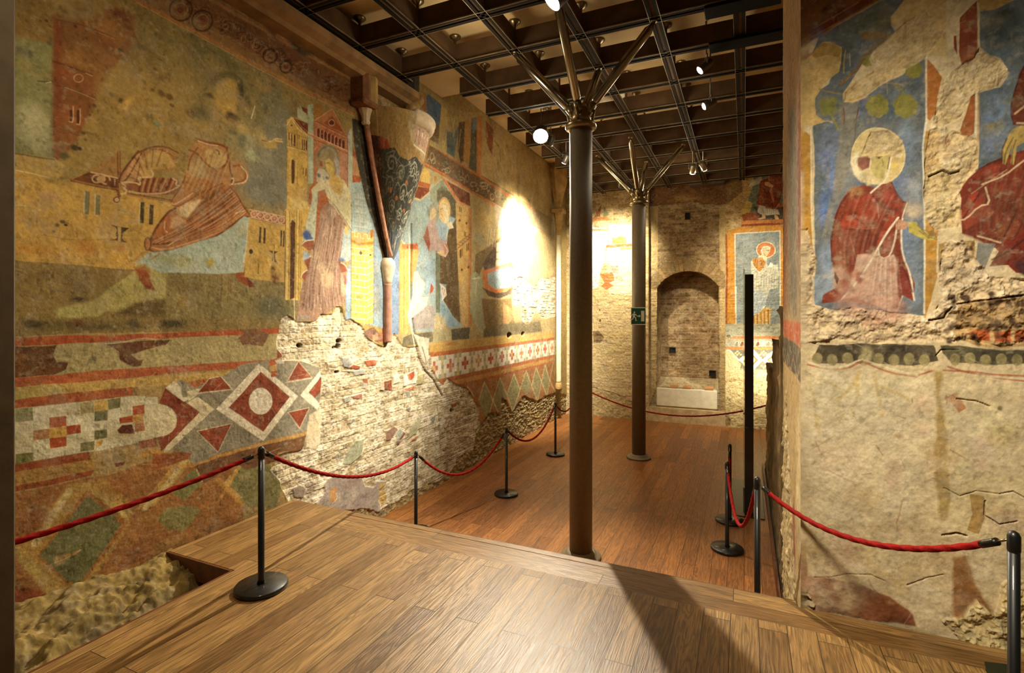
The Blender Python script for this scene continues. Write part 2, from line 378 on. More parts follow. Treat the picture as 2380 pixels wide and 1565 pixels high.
        at = me.attributes.new('paint', 'FLOAT_COLOR', 'POINT')
        rgba = np.ones((nu*nv, 4), np.float32); rgba[:, :3] = np.clip(s.col.reshape(-1, 3), 0, 1)
        at.data.foreach_set('color', rgba.ravel())
        me.materials.append(mat); me.validate()
        o = bpy.data.objects.new(name, me); COL.objects.link(o)
        if parent: o.parent = parent
        return o
G = (0, 0, 1)
T1 = (30, 0, .25559); T2 = (400, 100, .25559); T3 = (230, 300, .28754); T4 = (30, 380, .25559)
T5 = (640, 220, .15974); T6 = (640, 440, .25554); T7 = (800, 160, .19174); T8 = (920, 380, .26846)
T9 = (30, 760, .25559); T10 = (360, 760, .26837); T11 = (30, 1040, .2811); T12 = (720, 700, .31949)
T13 = (980, 760, .22364); T17 = (940, 180, .21727); Z1 = (0, 0, .5112)
# ---------------------------------------------------------------- left wall: the long painted wall
SL = -3.81
RES = 1.35
def left_canvas():
    xs = np.arange(14, 1334, 1.75/RES); U = np.array([on_s(x, 700, SL)[0] for x in xs])
    U = np.concatenate([np.arange(-1.2, U[0]-.02, .05), U]); V = np.arange(-.02, 5.62, .0058/RES)
    c = Canvas(U, V, lambda x, y: on_s(x, y, SL), 100)
    c.mpp = lambda P: depth(SL, P[:, 0].mean())/FPX
    return c
L = left_canvas(); p, s, e, b, ring = L.p, L.s, L.e, L.b, L.ring
L.col[:] = lin('#9a824c')
# sky and broad weathering of the upper scene, darkened to paint in light falloff
b(G, 160, 60, 160, 90, '#866a3a', .8); b(G, 330, 110, 90, 90, '#776539', .8); b(G, 470, 110, 150, 90, '#6e663e', .9); b(G, 600, 230, 120, 90, '#746b45', .9)
b(G, 640, 300, 60, 120, '#757056', .9); b(G, 610, 380, 60, 80, '#8c8971', .9); b(G, 640, 430, 60, 60, '#7f7e71', .95); b(G, 600, 440, 50, 40, '#74756c', .8)
b(G, 560, 330, 60, 40, '#908a68', .8); b(G, 480, 260, 60, 60, '#7f724a', .8); b(G, 330, 240, 90, 60, '#957a44', .6); b(G, 200, 250, 80, 80, '#957b46', .6)
p(G, '572,420 600,330 640,260 668,260 672,420 668,478 590,466', '#7f7f70', a=.55, soft=.05)
# far left: pale strip and red building
p(T1, '-80,300 20,330 365,395 380,1450 20,1405 -80,1390', '#87855a', soft=.004); b(T1, 190, 1150, 170, 230, '#b3b08a', .8); b(T1, 60, 480, 60, 60, '#4e5440', .7); b(T1, 140, 490, 40, 40, '#5c6454', .7); b(T1, 100, 560, 120, 60, '#a39c56', .6); b(T1, 200, 650, 160, 50, '#a58a50', .6)
p(T1, '-60,-40 360,-40 360,395 20,325 -60,300', '#8a7040', soft=.01)
p(T1, '360,110 480,185 720,170 900,20 1110,130 1110,400 965,560 870,660 770,880 690,1070 600,1250 440,1440 378,1468', '#84502f', a=.62, wob=.02, soft=.012)
p(T1, '362,150 440,200 480,560 740,680 740,900 690,1060 600,1250 440,1440 378,1468 366,600', '#84502f', a=.6, wob=.014, soft=.006)
b(T1, 640, 560, 200, 130, '#92693a', .75); b(T1, 880, 300, 160, 100, '#9b7040', .6); b(T1, 980, 140, 90, 50, '#6c4228', .8); b(T1, 840, 360, 90, 60, '#8a5434', .6)
p(T1, '362,150 440,200 430,560 450,900 430,1200 400,1440 378,1468 366,600', '#7c4429', a=.8, soft=.02, wob=.02)
b(T1, 560, 720, 140, 80, '#99583a', .7); b(T1, 560, 1040, 130, 120, '#a2633e', .6)
for q, w_, c_ in (('370,560 520,610 720,680', 4, '#5d3620'), ('370,770 560,830 740,905', 3, '#5d3620'), ('470,795 620,850 745,905', 2, '#c9a980'), ('380,1150 480,1190 610,1235', 3, '#6b3a24'), ('400,180 560,210 700,250 930,350', 4, '#6b4226'), ('740,280 930,355', 2, '#b08a58'), ('960,190 1100,140', 3, '#7a4e2c')):
    s(T1, q, w_, c_, a=.8)
p(T1, '520,1000 545,1000 545,1110 520,1105', '#5b3522'); p(T1, '585,1000 605,1000 608,1130 582,1122', '#5b3522')
s(T1, '550,968 550,1115 512,1105', 2.2, '#d3b68c'); s(T1, '614,990 616,1136 582,1128', 2.2, '#d3b68c'); ring(T1, 597, 712, 42, 36, 2, '#c9a47a'); s(T1, '660,665 720,690', 2, '#c9a47a')
for x, y, r, c_ in ((570,240,22,'#55341f'),(665,280,16,'#55341f'),(670,350,12,'#6a4426'),(980,460,26,'#4c432a'),(1160,430,50,'#5c5334'),(740,960,24,'#4b4128'),(700,1045,14,'#4b3a22'),(640,1210,24,'#4b3a22'),(660,1270,18,'#5a4a2a'),(560,1340,40,'#45402a'),(610,1350,26,'#3c3423'),(470,1420,46,'#5e5a3a'),(900,860,34,'#6c5c36'),(985,920,34,'#4a3820'),(1380,720,46,'#7a6038'),(1270,820,22,'#5a4426'),(1350,850,40,'#5a4426'),(1420,880,40,'#664c2a'),(1445,960,24,'#6a5430'),(1250,1060,44,'#6e6644'),(1310,1130,40,'#7a7a58'),(250,190,14,'#5b4726'),(305,190,18,'#5b4726'),(340,240,14,'#5b4726'),(120,185,20,'#6c5228'),(330,390,30,'#5b5030')):
    b(T1, x, y, r, r*.8, c_, .85)
p(T1, '960,980 1020,900 1110,870 1060,960 1030,1010', '#bb9a52', soft=.01); s(T1, '225,735 290,745 360,742', 4, '#4e4a2e'); s(T1, '300,755 350,745', 2, '#c9bf90')
# lower town wall, ground
p(T4, '-60,10 20,55 330,130 545,150 960,235 1060,275 1430,350 1560,380 1560,900 1090,968 20,882 -60,880', '#bb9852', wob=.008)
p(T4, '-60,-110 20,-90 380,-50 480,20 420,140 330,130 20,55 -60,40', '#b0965a', soft=.004); s(T4, '20,60 200,95 335,130', 2.5, '#dccda0'); s(T4, '20,-90 200,-60 380,-35', 4, '#6e5a32')
b(T4, 60, 190, 90, 60, '#b7a077', .8); b(T4, 340, 300, 120, 50, '#b29474', .6); b(T4, 600, 420, 200, 90, '#c3a055', .6); b(T4, 200, 790, 260, 60, '#bd8a40', .8); b(T4, 650, 750, 120, 80, '#b0803e', .7); b(T4, 300, 540, 260, 70, '#a8854a', .5); b(T4, 980, 770, 60, 40, '#a8743a', .7); b(T4, 900, 860, 160, 60, '#c39a48', .6)
s(T4, '260,650 480,690 640,700 900,690', 2, '#8a6c3c', a=.7); s(T4, '20,380 160,390', 2, '#dccda0', a=.7)
p(T4, '520,150 700,72 790,20 900,-60 970,-110 985,240', '#9c7545', a=.9, soft=.003); p(T4, '700,75 960,135 965,240 530,155', '#6d4426', wob=.003)
s(T4, '710,80 840,110 965,138', 3.5, '#d8b892'); s(T4, '530,150 740,195 960,235', 4.5, '#a26a48'); s(T4, '530,160 740,207 960,246', 2.5, '#4e2c1a')
for cx in (800,): ring(T4, 762, 140, 38, 34, 4, '#cfae84'); ring(T4, 846, 152, 36, 36, 4, '#cfae84', 90, 360); e(T4, 805, 145, 40, 32, '#b89468')
for y in (150, 165, 180, 195): e(T4, 925, y, 5, 4, '#d9c4a0')
s(T4, '950,-110 952,120', 2, '#6a4228'); s(T4, '975,-110 978,130', 3, '#7a4a2c')
for q in ('655,248 700,258 690,465 648,458', '752,278 796,290 788,472 745,466'): p(T4, q, '#7a7252', wob=.004)
s(T4, '650,260 645,455', 3, '#b9b490'); s(T4, '748,285 742,465', 3, '#c0b48e')
for q in ('1160,348 1197,352 1190,548 1150,542', '1242,374 1280,380 1274,562 1234,556'): p(T4, q, '#4a3b22', wob=.003); s(T4, q, 1.5, '#a08a58', sm=0)
s(T4, '1155,352 1147,545', 3, '#cdb988')
p(T4, '880,555 950,572 955,640 930,645 948,612 930,582', '#4e3c22', wob=.002); p(T4, '988,580 1060,588 1012,622 1000,640 985,640', '#4e3c22', wob=.002); p(T4, '948,640 935,655 950,672 930,688 878,700 958,702 960,640', '#5b4526', wob=.002); p(T4, '985,640 1002,655 990,675 1010,700 1050,724 980,715', '#5b4526', wob=.002)
s(T4, '968,575 965,710', 5, '#c9a76a', sm=0)
b(T4, 450, 530, 30, 18, '#5a4a30', .9); b(T4, 400, 560, 24, 20, '#5e4c30', .8); b(T4, 480, 560, 20, 12, '#42331e', .9); b(T4, 370, 620, 20, 16, '#7a6848', .8)
b(T4, 480, 150, 60, 26, '#4e4728', .9); b(T4, 400, 160, 120, 40, '#7a7044', .7); b(T4, 560, 90, 60, 40, '#8a8050', .6); b(T4, 470, 70, 40, 20, '#6e6a4e', .7)
p(G, '-60,603 36,605 180,617 310,627 460,622 460,618 660,655 668,655 690,660 700,780 30,792 -60,795', '#897445', wob=.006)
b(T4, 300, 1010, 300, 60, '#6e5a34', .8); b(T4, 800, 1050, 200, 60, '#836338', .7); b(T4, 200, 1250, 200, 120, '#8f7644', .7); b(T4, 600, 1240, 80, 26, '#4f4026', .9); b(T4, 560, 1130, 160, 60, '#6f5a32', .6)
p(T4, '390,1410 410,1330 560,1290 760,1240 960,1080 1130,960 1240,900 1420,985 1395,1225 1250,1252 1110,1270 1000,1350 930,1362 850,1330 790,1390 600,1410', '#a69a5e', wob=.012, soft=.006); b(T4, 560, 1350, 160, 60, '#aca765', .7); b(T4, 1000, 1180, 200, 110, '#a09558', .6); b(T4, 1300, 1100, 90, 110, '#ada576', .7)
p(T4, '930,1362 1110,1270 1390,1235 1390,1380 1200,1400', '#574927', a=.8, soft=.02); b(T4, 700, 1480, 620, 60, '#5b5030', .9); b(T4, 180, 1460, 110, 40, '#4c4428', .9); b(T4, 430, 1470, 40, 60, '#56542f', .8); b(T4, 580, 1450, 90, 40, '#6a3a22', .6); b(T4, 1440, 1460, 120, 50, '#46402a', .9); b(T4, 1100, 1460, 60, 60, '#3c3824', .7)
p(T4, '1120,965 1215,975 1255,1080 1300,1155 1210,1140 1160,1060', '#94522f', wob=.005, soft=.003)
p(T3, '560,1165 700,1160 1010,1190 1300,1225 1500,1240 1520,1370 1570,1400 1570,1540 540,1540 545,1350', '#83754a', soft=.01, wob=.01); b(T3, 700, 1270, 120, 60, '#6e5a36', .8); b(T3, 950, 1400, 260, 80, '#7c7448', .7); b(T3, 1400, 1420, 140, 90, '#69664a', .8); b(T3, 960, 1410, 20, 50, '#3c3626', .9); b(T3, 690, 1400, 60, 60, '#94793e', .7)
for x in (1045, 1060, 990): s(T3, f'{x},1150 {x+5},1280 {x-4},1400', 3, '#6a3820', a=.7, wear=.6)
b(G, 640, 720, 50, 40, '#5e5c46', .7)
# running figure: fluttering mantle
p(T3, '150,420 190,330 240,280 300,200 400,150 520,160 610,190 640,260 600,340 430,335 300,400 240,450 165,480', '#a47a4e', wob=.004, soft=.003)
p(T3, '320,260 440,170 560,190 620,300 560,320 430,330 430,390 320,390', '#bb9a5c', soft=.006, wob=.006)
p(T3, '185,430 205,370 320,180 350,200 330,330 310,440 200,430', '#b98f62', soft=.003); p(T3, '330,400 440,390 640,400 660,480 600,530 400,530 230,500 215,450', '#8d5a38', wob=.004, soft=.004)
for x0, x1 in ((350, 320), (450, 410), (520, 470), (590, 540), (400, 370)): s(T3, f'{x0},400 {x1},500 {x1+15},525', 5, '#5a3019', a=.85); s(T3, f'{x0+25},400 {x1+28},505', 4, '#b88a62', a=.8)
for q, w_, c_ in (('320,180 250,270 175,370 160,430', 5, '#5e3820'), ('345,195 290,300 230,400 190,430', 4, '#6d4428'), ('330,300 310,380 305,440', 3, '#7a4c2e'), ('300,200 420,145 540,140 640,190', 5, '#75492c'), ('400,160 520,170 600,220', 4, '#8a5c38'), ('185,432 240,428 310,435 330,455 335,420 310,395 360,388 430,392 440,360 425,335', 4, '#d6bb90'), ('185,440 215,460 200,480 225,495 210,520 165,525 140,520', 4, '#d8bd92'), ('240,500 330,520 420,525 520,520 580,500 640,470', 4, '#cba680'), ('600,400 640,420 620,450 660,465', 4, '#d2b48c'), ('150,500 160,540', 9, '#6b3f26')):
    s(T3, q, w_, c_)
e(T3, 142, 572, 26, 26, '#5e3820'); e(T3, 142, 572, 18, 18, '#c9a27a')
s(T3, '150,200 155,330 160,420', 4, '#7e5230'); s(T3, '230,530 420,560 600,590', 5, '#9c6a44'); s(T3, '230,520 420,548 600,578', 2.5, '#5a331d')
# torso and sleeves
p(T3, '720,330 725,170 800,90 980,110 1050,170 1060,250 1170,270 1210,350 1190,440 1080,460 1060,470 640,640 585,620 590,580 680,430', '#ad8152', wob=.006, soft=.004)
p(T3, '850,170 960,160 1040,210 1030,300 940,330 870,260', '#bda26c', soft=.01, wob=.01); b(T3, 800, 320, 100, 90, '#b59c6c', .8); b(T3, 950, 370, 80, 40, '#9c6c42', .7); b(T3, 1100, 330, 40, 50, '#b08a5c', .7)
p(T3, '590,590 760,420 960,380 1060,470 800,640 740,720 660,690 630,640', '#a97647', soft=.004); p(T3, '640,640 700,600 830,570 780,660 720,720 660,690', '#d6b98a', soft=.01, wob=.008)
p(T3, '800,620 960,470 1010,460 900,620 760,740 700,740', '#6c4428', a=.85, soft=.008)
for q, w_, c_ in (('790,80 880,110 960,120 1040,150', 7, '#7a4526'), ('800,95 880,125 960,135', 3, '#d9b994'), ('1030,150 1050,220 1040,280 980,320', 7, '#7a4a2a'), ('730,170 790,190 870,290 940,330', 5, '#84562f'), ('720,330 740,230 800,150', 5, '#8a5a34'), ('1090,300 1150,290 1190,350 1180,420 1100,440', 7, '#8a5a38'), ('1150,300 1205,360 1190,430 1100,445', 4, '#d8bc98'), ('1060,250 1060,330 1080,390 1070,430', 5, '#74452a'), ('950,170 970,180 975,205', 4, '#5a341c'), ('585,600 600,560 680,440 700,380', 4, '#80502e'), ('590,600 610,615 700,560 760,520', 4, '#d0a87e'), ('600,620 640,630 720,580 860,500', 4, '#8a5632'), ('830,570 900,480 1000,440', 4, '#80512e'), ('1070,400 1090,400 1085,440 1070,450', 4, '#e0cba6')):
    s(T3, q, w_, c_)
# swinging mantle over the legs
p(T3, '380,920 430,890 480,760 560,660 620,640 640,700 720,730 800,640 1050,460 1080,450 1130,540 1190,650 1225,700 1160,700 1060,790 950,870 700,950 470,1000 400,980', '#9f6a40', wob=.003)
p(T3, '430,880 500,740 580,660 640,720 610,800 540,860 560,900 480,920', '#a5693d', soft=.004); p(T3, '420,900 560,850 720,740 760,730 700,830 560,930 460,930', '#70401f', a=.8, soft=.008); p(T3, '560,930 760,760 1040,520 1100,560 960,700 760,880', '#7e4826', a=.75, soft=.006); p(T3, '800,900 960,780 1130,600 1190,660 1160,700 1000,810', '#b07a4c', a=.9, soft=.006); p(T3, '740,830 880,790 960,790 940,830 800,860 740,850', '#85401f', a=.7, soft=.006); p(T3, '580,720 640,700 700,745 620,800 570,800', '#c79b6a', soft=.008)
for q, w_, c_ in (('420,890 470,780 560,670 620,640', 6, '#5f3319'), ('385,940 400,975 470,1000 620,980 900,900 1060,790 1160,700 1225,715', 5, '#5f3319'), ('400,950 520,980 700,930 900,870 1060,770 1150,690', 4, '#c9986a'), ('440,930 600,920 800,830 1000,690 1140,590', 5, '#5f3419'), ('520,925 760,800 900,680 1080,520', 5, '#68391d'), ('600,900 800,770 960,640', 4, '#b98558'), ('450,905 600,830 700,755', 4, '#d0a274'), ('530,750 525,810 550,835', 4, '#d6ab7e'), ('1060,470 1120,540 1180,650 1225,700', 4, '#6b3d20'), ('1125,575 1150,600 1080,640 900,790', 5, '#6b3b1e'), ('1100,680 1180,660', 3, '#dcc09a'), ('680,860 820,800 940,720', 4, '#8f5630'), ('650,880 560,940', 3, '#d2a67a')):
    s(T3, q, w_, c_)
rs = random.Random(21)
for k in range(26):
    f = (k+.5)/26; x0, y0 = 1045+150*f**.8, 475+220*f; x1, y1 = 440+560*max(0, f-.25)**1.1, 905+60*f-150*max(0, f-.35)
    bw = rs.uniform(-20, 20); s(T3, [(x0, y0), (x0*.65+x1*.35+bw, y0*.65+y1*.35+40), (x0*.3+x1*.7, y0*.3+y1*.7+30), (x1, y1)], rs.uniform(2, 5), ('#6a3a1e', '#c08d5e', '#85502c', '#d0a174')[k % 4], a=.55, sm=2)
for k in range(14):
    x0 = 800+k*22; s(T3, [(x0, 170+abs(k-7)*4), (x0-30-k*3, 330), (x0-110-k*4, 480+k*8)], rs.uniform(2, 4), ('#7d4d2c', '#c9a272')[k % 2], a=.4, sm=2)
for k in range(12):
    a = 3.3+k*.16; cx, cy = 470, 420; R1_, R2_ = 250, 190
    s(T3, [(cx+R1_*math.cos(a), cy+1.05*R1_*math.sin(a)), (cx+R2_*math.cos(a-.05), cy+1.1*R2_*math.sin(a-.05)), (cx+130*math.cos(a-.2), cy+120*math.sin(a-.2))], 4, ('#6b4226', '#c8a674')[k % 2], a=.6, sm=2)
e(T3, 395, 930, 24, 50, '#a8774c'); ring(T3, 395, 930, 26, 52, 4, '#6a3c20')
p(T3, '400,1000 560,985 760,930 950,870 1080,790 1170,705 1215,720 1235,780 1190,1000 1170,1150 1090,1165 940,1170 700,1165 500,1160 360,1090 290,1110', '#a6b2a4', wob=.008, soft=.003)
b(T3, 520, 1050, 140, 60, '#9a9c74', .8); b(T3, 700, 1080, 100, 60, '#a9a878', .7); b(T3, 1000, 1060, 120, 80, '#aebab2', .8); b(T3, 900, 1080, 40, 40, '#a89a4c', .8); b(T3, 870, 950, 90, 60, '#9cae9a', .7); b(T3, 1160, 830, 50, 60, '#a49868', .6)
s(T3, '1215,720 1225,800 1195,960 1170,1150', 6, '#c3a87e'); s(T3, '1235,730 1210,940 1175,1160', 3, '#6a5434'); s(T3, '1195,740 1200,900 1165,1080', 2, '#d8cca8')
p(T3, '300,1120 380,1100 420,1180 380,1260 330,1220 290,1150', '#95552f', a=.75, soft=.01); p(T3, '1110,1165 1180,1160 1200,1200 1270,1280 1220,1280 1140,1240 1105,1200', '#8d4d2c', wob=.003); p(T3, '1190,1190 1270,1278 1215,1280', '#6d3620', wob=.002)
p(T3, '330,1130 390,1150 430,1250 445,1300 390,1290', '#8f5230', a=.7, soft=.006); s(T3, '300,1060 360,990 420,1010', 5, '#a07a40', a=.7); s(T3, '430,1050 490,1010', 5, '#a06a40', a=.8)
# vanished head in a grey ring, faded hand
b(T2, 500, 420, 190, 180, '#87784a', .8); ring(T2, 500, 420, 140, 130, 16, '#4d4730', 200, 400, a=.55, wear=.3); ring(T2, 480, 420, 170, 150, 10, '#5e5436', 180, 330, a=.35); b(T2, 620, 430, 36, 80, '#453f2a', .85); b(T2, 345, 480, 40, 30, '#463f2c', .9); e(T2, 500, 480, 105, 150, '#b0924f', a=.85, soft=.02); b(T2, 490, 600, 90, 60, '#b59651', .7)
b(T2, 540, 680, 60, 50, '#5f3e26', .8); b(T2, 560, 665, 60, 30, '#4e4a36', .7); b(T2, 700, 540, 40, 60, '#5a5236', .8); b(T2, 260, 650, 90, 70, '#6a6240', .8); b(T2, 450, 730, 60, 24, '#55533e', .9); b(T2, 560, 800, 50, 40, '#55543e', .7); b(T2, 170, 640, 50, 40, '#6a4e30', .6)
s(T2, '755,575 740,630 722,685', 3, '#d8d2b0', sm=0); b(T2, 640, 780, 120, 60, '#a99560', .8); b(T2, 720, 940, 50, 120, '#a8aa8c', .8); b(T2, 640, 900, 50, 70, '#6c6e58', .8); b(T2, 720, 1040, 70, 40, '#a3a888', .8); b(T2, 800, 850, 60, 90, '#b7a46c', .7)
p(T2, '820,890 900,895 940,865 1000,880 1005,905 950,925 960,960 850,960', '#ab945c', soft=.006); s(T2, '850,890 900,900 940,870 1000,878', 2.5, '#d2b888'); s(T2, '940,890 1005,900', 2, '#dac494'); s(T2, '940,905 990,918', 2, '#6a5430'); s(T2, '820,885 870,895', 3, '#8a5a34')
# right end of the town wall with ring frieze
p(T3, '1215,650 1515,715 1510,785 1230,720', '#8c5334', wob=.002); s(T3, '1215,652 1515,714', 3, '#d8b898', sm=0); s(T3, '1228,715 1510,780', 3, '#cfa888', sm=0)
for i in range(5): ring(T3, 1250+i*55, 688+i*12.5, 24, 24, 4.5, '#d6b295'); e(T3, 1250+i*55, 688+i*12.5, 12, 13, '#c09274')
p(T3, '1215,725 1510,788 1500,1240 1300,1222 1175,1195 1190,1000', '#bb9b55', wob=.003); b(T3, 1300, 1100, 90, 70, '#b5924c', .7)
for q in ('1295,792 1312,795 1308,922 1290,918','1330,800 1348,803 1344,928 1326,924','1466,818 1480,822 1474,948 1462,945','1488,822 1500,826 1496,955 1484,952'): p(T3, q, '#4e3f26', wob=.001)
e(T3, 1228, 990, 17, 20, '#42361f'); p(T3, '1370,982 1448,990 1420,1010 1425,1050 1440,1080 1395,1070 1405,1010', '#5a4526', wob=.002); s(T3, '1408,990 1410,1070', 3, '#c9ab70', sm=0)
b(T3, 1410, 1150, 26, 60, '#38271a', 1); b(T3, 1430, 1210, 40, 50, '#6a3420', .8); s(T3, '1290,1090 1288,1170', 3, '#4e3f24'); s(T3, '1415,930 1412,970', 2, '#4e3f24')
# tower with the pilasters
p(T5, '165,370 235,325 300,340 470,420 560,560 470,720 465,1600 205,1600 180,1200', '#bc9c54', wob=.002)
p(G, '668,350 717,350 716,470 714,700 664,696 666,480', '#c2a25a', wob=.003)
p(T5, '320,190 375,165 475,210 470,420 320,340', '#adb08c', wob=.002); p(T5, '375,168 475,212 470,295 400,240', '#6f3a22', wob=.002)
p(T5, '470,150 550,135 560,560 560,1290 475,1300 470,580', '#a6b096', wob=.002); b(T5, 515, 1050, 40, 200, '#b5bfae', .7)
p(T5, '565,150 640,110 690,180 690,330 600,390 565,380', '#a5783e', wob=.002)
for k in range(7): s(T5, f'575,{150+k*30} 640,{130+k*30} 690,{165+k*28}', 1.2, '#7a5228', a=.7)
p(T5, '240,330 480,420 470,585 320,460', '#6f3a22', wob=.002); s(T5, '260,345 340,460 465,580', 2.5, '#d6bf8a', sm=0); s(T5, '290,345 380,460 470,545', 2, '#a67a54', sm=0); s(T5, '165,450 240,330 330,500 470,600', 2.5, '#dcc88c', sm=0); s(T5, '165,545 300,580 470,640', 2, '#8a6c34', sm=0); p(T5, '220,455 238,425 255,462', '#5a3a20', wob=0)
for x0, y0, x1, y1 in ((190,550,205,660),(228,570,246,745),(266,580,292,755),(385,650,402,800),(412,655,432,810),(440,665,462,805)): p(T5, f'{x0},{y0} {x1},{y0+8} {x1},{y1+4} {x0},{y1-4}', '#64391f', wob=.001); s(T5, f'{x0-5},{y0+4} {x0-5},{y1}', 1.6, '#dcc896', sm=0)
s(T5, '165,740 300,775 465,825', 2, '#8c6a30', sm=0); s(T5, '165,760 300,790 465,840', 1.5, '#d8c488', sm=0); s(T5, '330,600 330,640', 2, '#6a4624'); s(T5, '350,610 350,645', 2, '#6a4624'); s(T5, '318,520 320,770', 1.6, '#8c6a30', sm=0)
p(T5, '235,960 255,940 285,970 282,1200 268,1295 236,1290', '#5c3b22', wob=.001); s(T5, '215,1000 240,910 290,920 310,960 305,1320 215,1330 212,1000', 2, '#d8c184'); p(T5, '400,1060 412,1065 410,1165 398,1160', '#6b4a26', wob=.001); p(T5, '440,1070 456,1078 452,1185 438,1180', '#6b4a26', wob=.001); s(T5, '465,600 470,1600', 2, '#8d6d34', sm=0); s(T5, '322,1010 320,1300', 1.5, '#93733a', sm=0)
p(T6, '85,190 135,150 310,160 300,450 255,480 235,1010 95,1005', '#c6a659', wob=.002); b(T6, 220, 130, 90, 60, '#d2bf80', .8)
p(T6, '133,300 145,272 172,278 180,310 174,990 133,1005', '#573a24', wob=.002)
for x in (100, 112, 122, 186, 200, 214, 230): s(T6, f'{x+6},200 {x},600 {x-2},1005', 2, '#8a6526' if x % 4 else '#e0cd8c', sm=0)
s(T6, '172,1000 178,1190', 2.5, '#d8cfae', sm=0); s(T6, '130,305 150,268 180,300', 2.5, '#d8c184'); s(T6, '90,200 85,1000', 2.5, '#704c24', sm=0)
# red palace behind the standing pair
p(T5, '560,390 830,205 1010,560 1125,610 1125,900 1060,860 1055,1500 565,1290', '#b06e48', wob=.002)
p(T5, '640,700 960,700 1055,860 1055,1330 940,1300 820,1400 640,1290', '#b98767', soft=.004)
p(T5, '580,385 830,205 900,330 700,420 640,390', '#b67a4e', wob=.002); p(T5, '700,420 820,300 990,545 870,500', '#99542f', wob=.002)
for x, y in ((815,385),(840,415),(800,412)): e(T5, x, y, 20, 22, '#5b2e1c', wob=.001)
ring(T5, 820, 408, 40, 45, 1.6, '#d8b49a'); s(T5, '580,390 700,450 870,530 1040,620', 3.5, '#8a4a2a', sm=0); s(T5, '575,375 830,205 1005,545', 2.5, '#d5a078', sm=0); s(T5, '580,400 870,545 1050,630', 2, '#d5a078', sm=0)
for i in range(8):
    x = 605+i*52; y = 485+i*25; p(T5, f'{x},{y+20} {x+10},{y} {x+30},{y+6} {x+40},{y+40} {x+38},{y+150} {x},{y+130}', '#652f1d', wob=.001); s(T5, f'{x-6},{y+130} {x-6},{y+20} {x+15},{y-8}', 1.6, '#d8a98e')
p(T5, '470,560 560,590 1130,850 1130,890 560,640 480,590', '#b8815a', wob=.001); s(T5, '475,555 800,705 1130,855', 2, '#dcb892', sm=0); s(T5, '560,650 850,770 1125,895', 2.5, '#8e4b2c', sm=0)
p(T5, '1055,560 1110,480 1125,900 1115,1560 1055,1560', '#b4b9a4', wob=.002); s(T5, '1055,640 1052,1340 1090,1560', 2, '#7a4a2c', sm=0); s(T5, '560,440 560,1290', 2.5, '#8e4b2c', sm=0); s(T5, '568,690 610,760 570,800', 2, '#d0a080')
p(T5, '1125,900 1215,960 1225,1180 1125,1170', '#b98a5e', wob=.003); p(T5, '1125,1175 1260,1200 1200,1350 1120,1330', '#a2552f', wob=.002); p(T5, '1125,800 1200,860 1215,960 1130,900', '#9c5434'); s(T5, '1150,1190 1180,1330', 2, '#c98a64')
p(T5, '1115,1340 1200,1350 1270,1215 1340,1480 1330,1600 1120,1600', '#aeb59f', wob=.003)
# standing pair in cloaks: haloes, heads, drapery
e(T5, 760, 960, 180, 240, '#8a8560', a=.75, soft=.006); ring(T5, 770, 930, 110, 150, 6, '#9c9a92', 200, 380, a=.8); ring(T5, 770, 940, 150, 190, 5, '#6e6a4c', 190, 380, a=.6)
p(T5, '870,900 920,960 945,1100 930,1250 880,1220 890,1080 850,960', '#a89e94', soft=.002); p(T5, '720,960 780,930 840,990 860,1100 870,1240 880,1290 800,1310 790,1180 740,1080', '#c3ad62', wob=.003, soft=.003); s(T5, '740,990 800,1000 850,1060 865,1200', 2, '#8a7438', a=.7)
e(T5, 765, 990, 10, 8, '#8a7038'); p(T5, '640,960 680,970 695,1040 650,1060', '#94553a', soft=.006)
p(T5, '600,1140 640,1070 720,1090 780,1180 790,1240 720,1340 600,1260', '#b7b29a', wob=.006, soft=.003); b(T5, 630, 1175, 30, 34, '#6a6e78', .9); b(T5, 755, 1215, 30, 28, '#6f7480', .9); b(T5, 690, 1290, 40, 24, '#7a7e82', .8)
p(T5, '490,1390 550,1290 690,1390 640,1440 545,1600 480,1600', '#a45e38', wob=.002)
p(G, '724,440 740,424 762,418 785,408 800,420 815,450 818,545 800,530 785,500 760,480 735,470 728,470', '#c3bb94', soft=.003); p(G, '762,420 775,405 800,420 792,456 770,440', '#c4a560', soft=.004)
for q in ('770,425 785,470','765,430 800,450','760,430 770,465','772,418 800,425'): s(G, q, 1.2, '#a2803e', a=.8)
p(G, '728,450 742,440 755,440 745,470 735,520 731,562 702,562 714,510 722,480', '#b6bba4', wob=.004, soft=.002); b(G, 714, 548, 12, 12, '#44588c', .9); b(G, 722, 556, 8, 8, '#52648e', .8)
p(G, '740,445 755,440 765,470 752,520 733,560 735,500', '#a25f3a', soft=.002); p(G, '698,570 705,560 728,562 726,585 715,580', '#8e5238')
p(T6, '430,150 480,120 560,180 640,310 690,400 640,420 600,560 580,660 640,680 660,730 640,760 665,850 630,870 640,1040 560,1060 470,1130 420,1130 380,1190 200,1190 240,900 290,720 320,640 350,480 380,420 400,230', '#94745e', wob=.005, soft=.002)
b(T6, 440, 330, 50, 120, '#a98d78', .8); b(T6, 350, 620, 50, 90, '#b79c7c', .7); b(T6, 470, 810, 70, 100, '#bca37e', .8); b(T6, 590, 800, 40, 100, '#a3806c', .8); b(T6, 620, 900, 20, 80, '#c0a48a', .7); b(T6, 300, 1000, 90, 120, '#75584a', .8); b(T6, 480, 1020, 90, 90, '#7d6050', .8); b(T6, 520, 200, 40, 60, '#b5a494', .8); b(T6, 400, 700, 50, 50, '#b09678', .7)
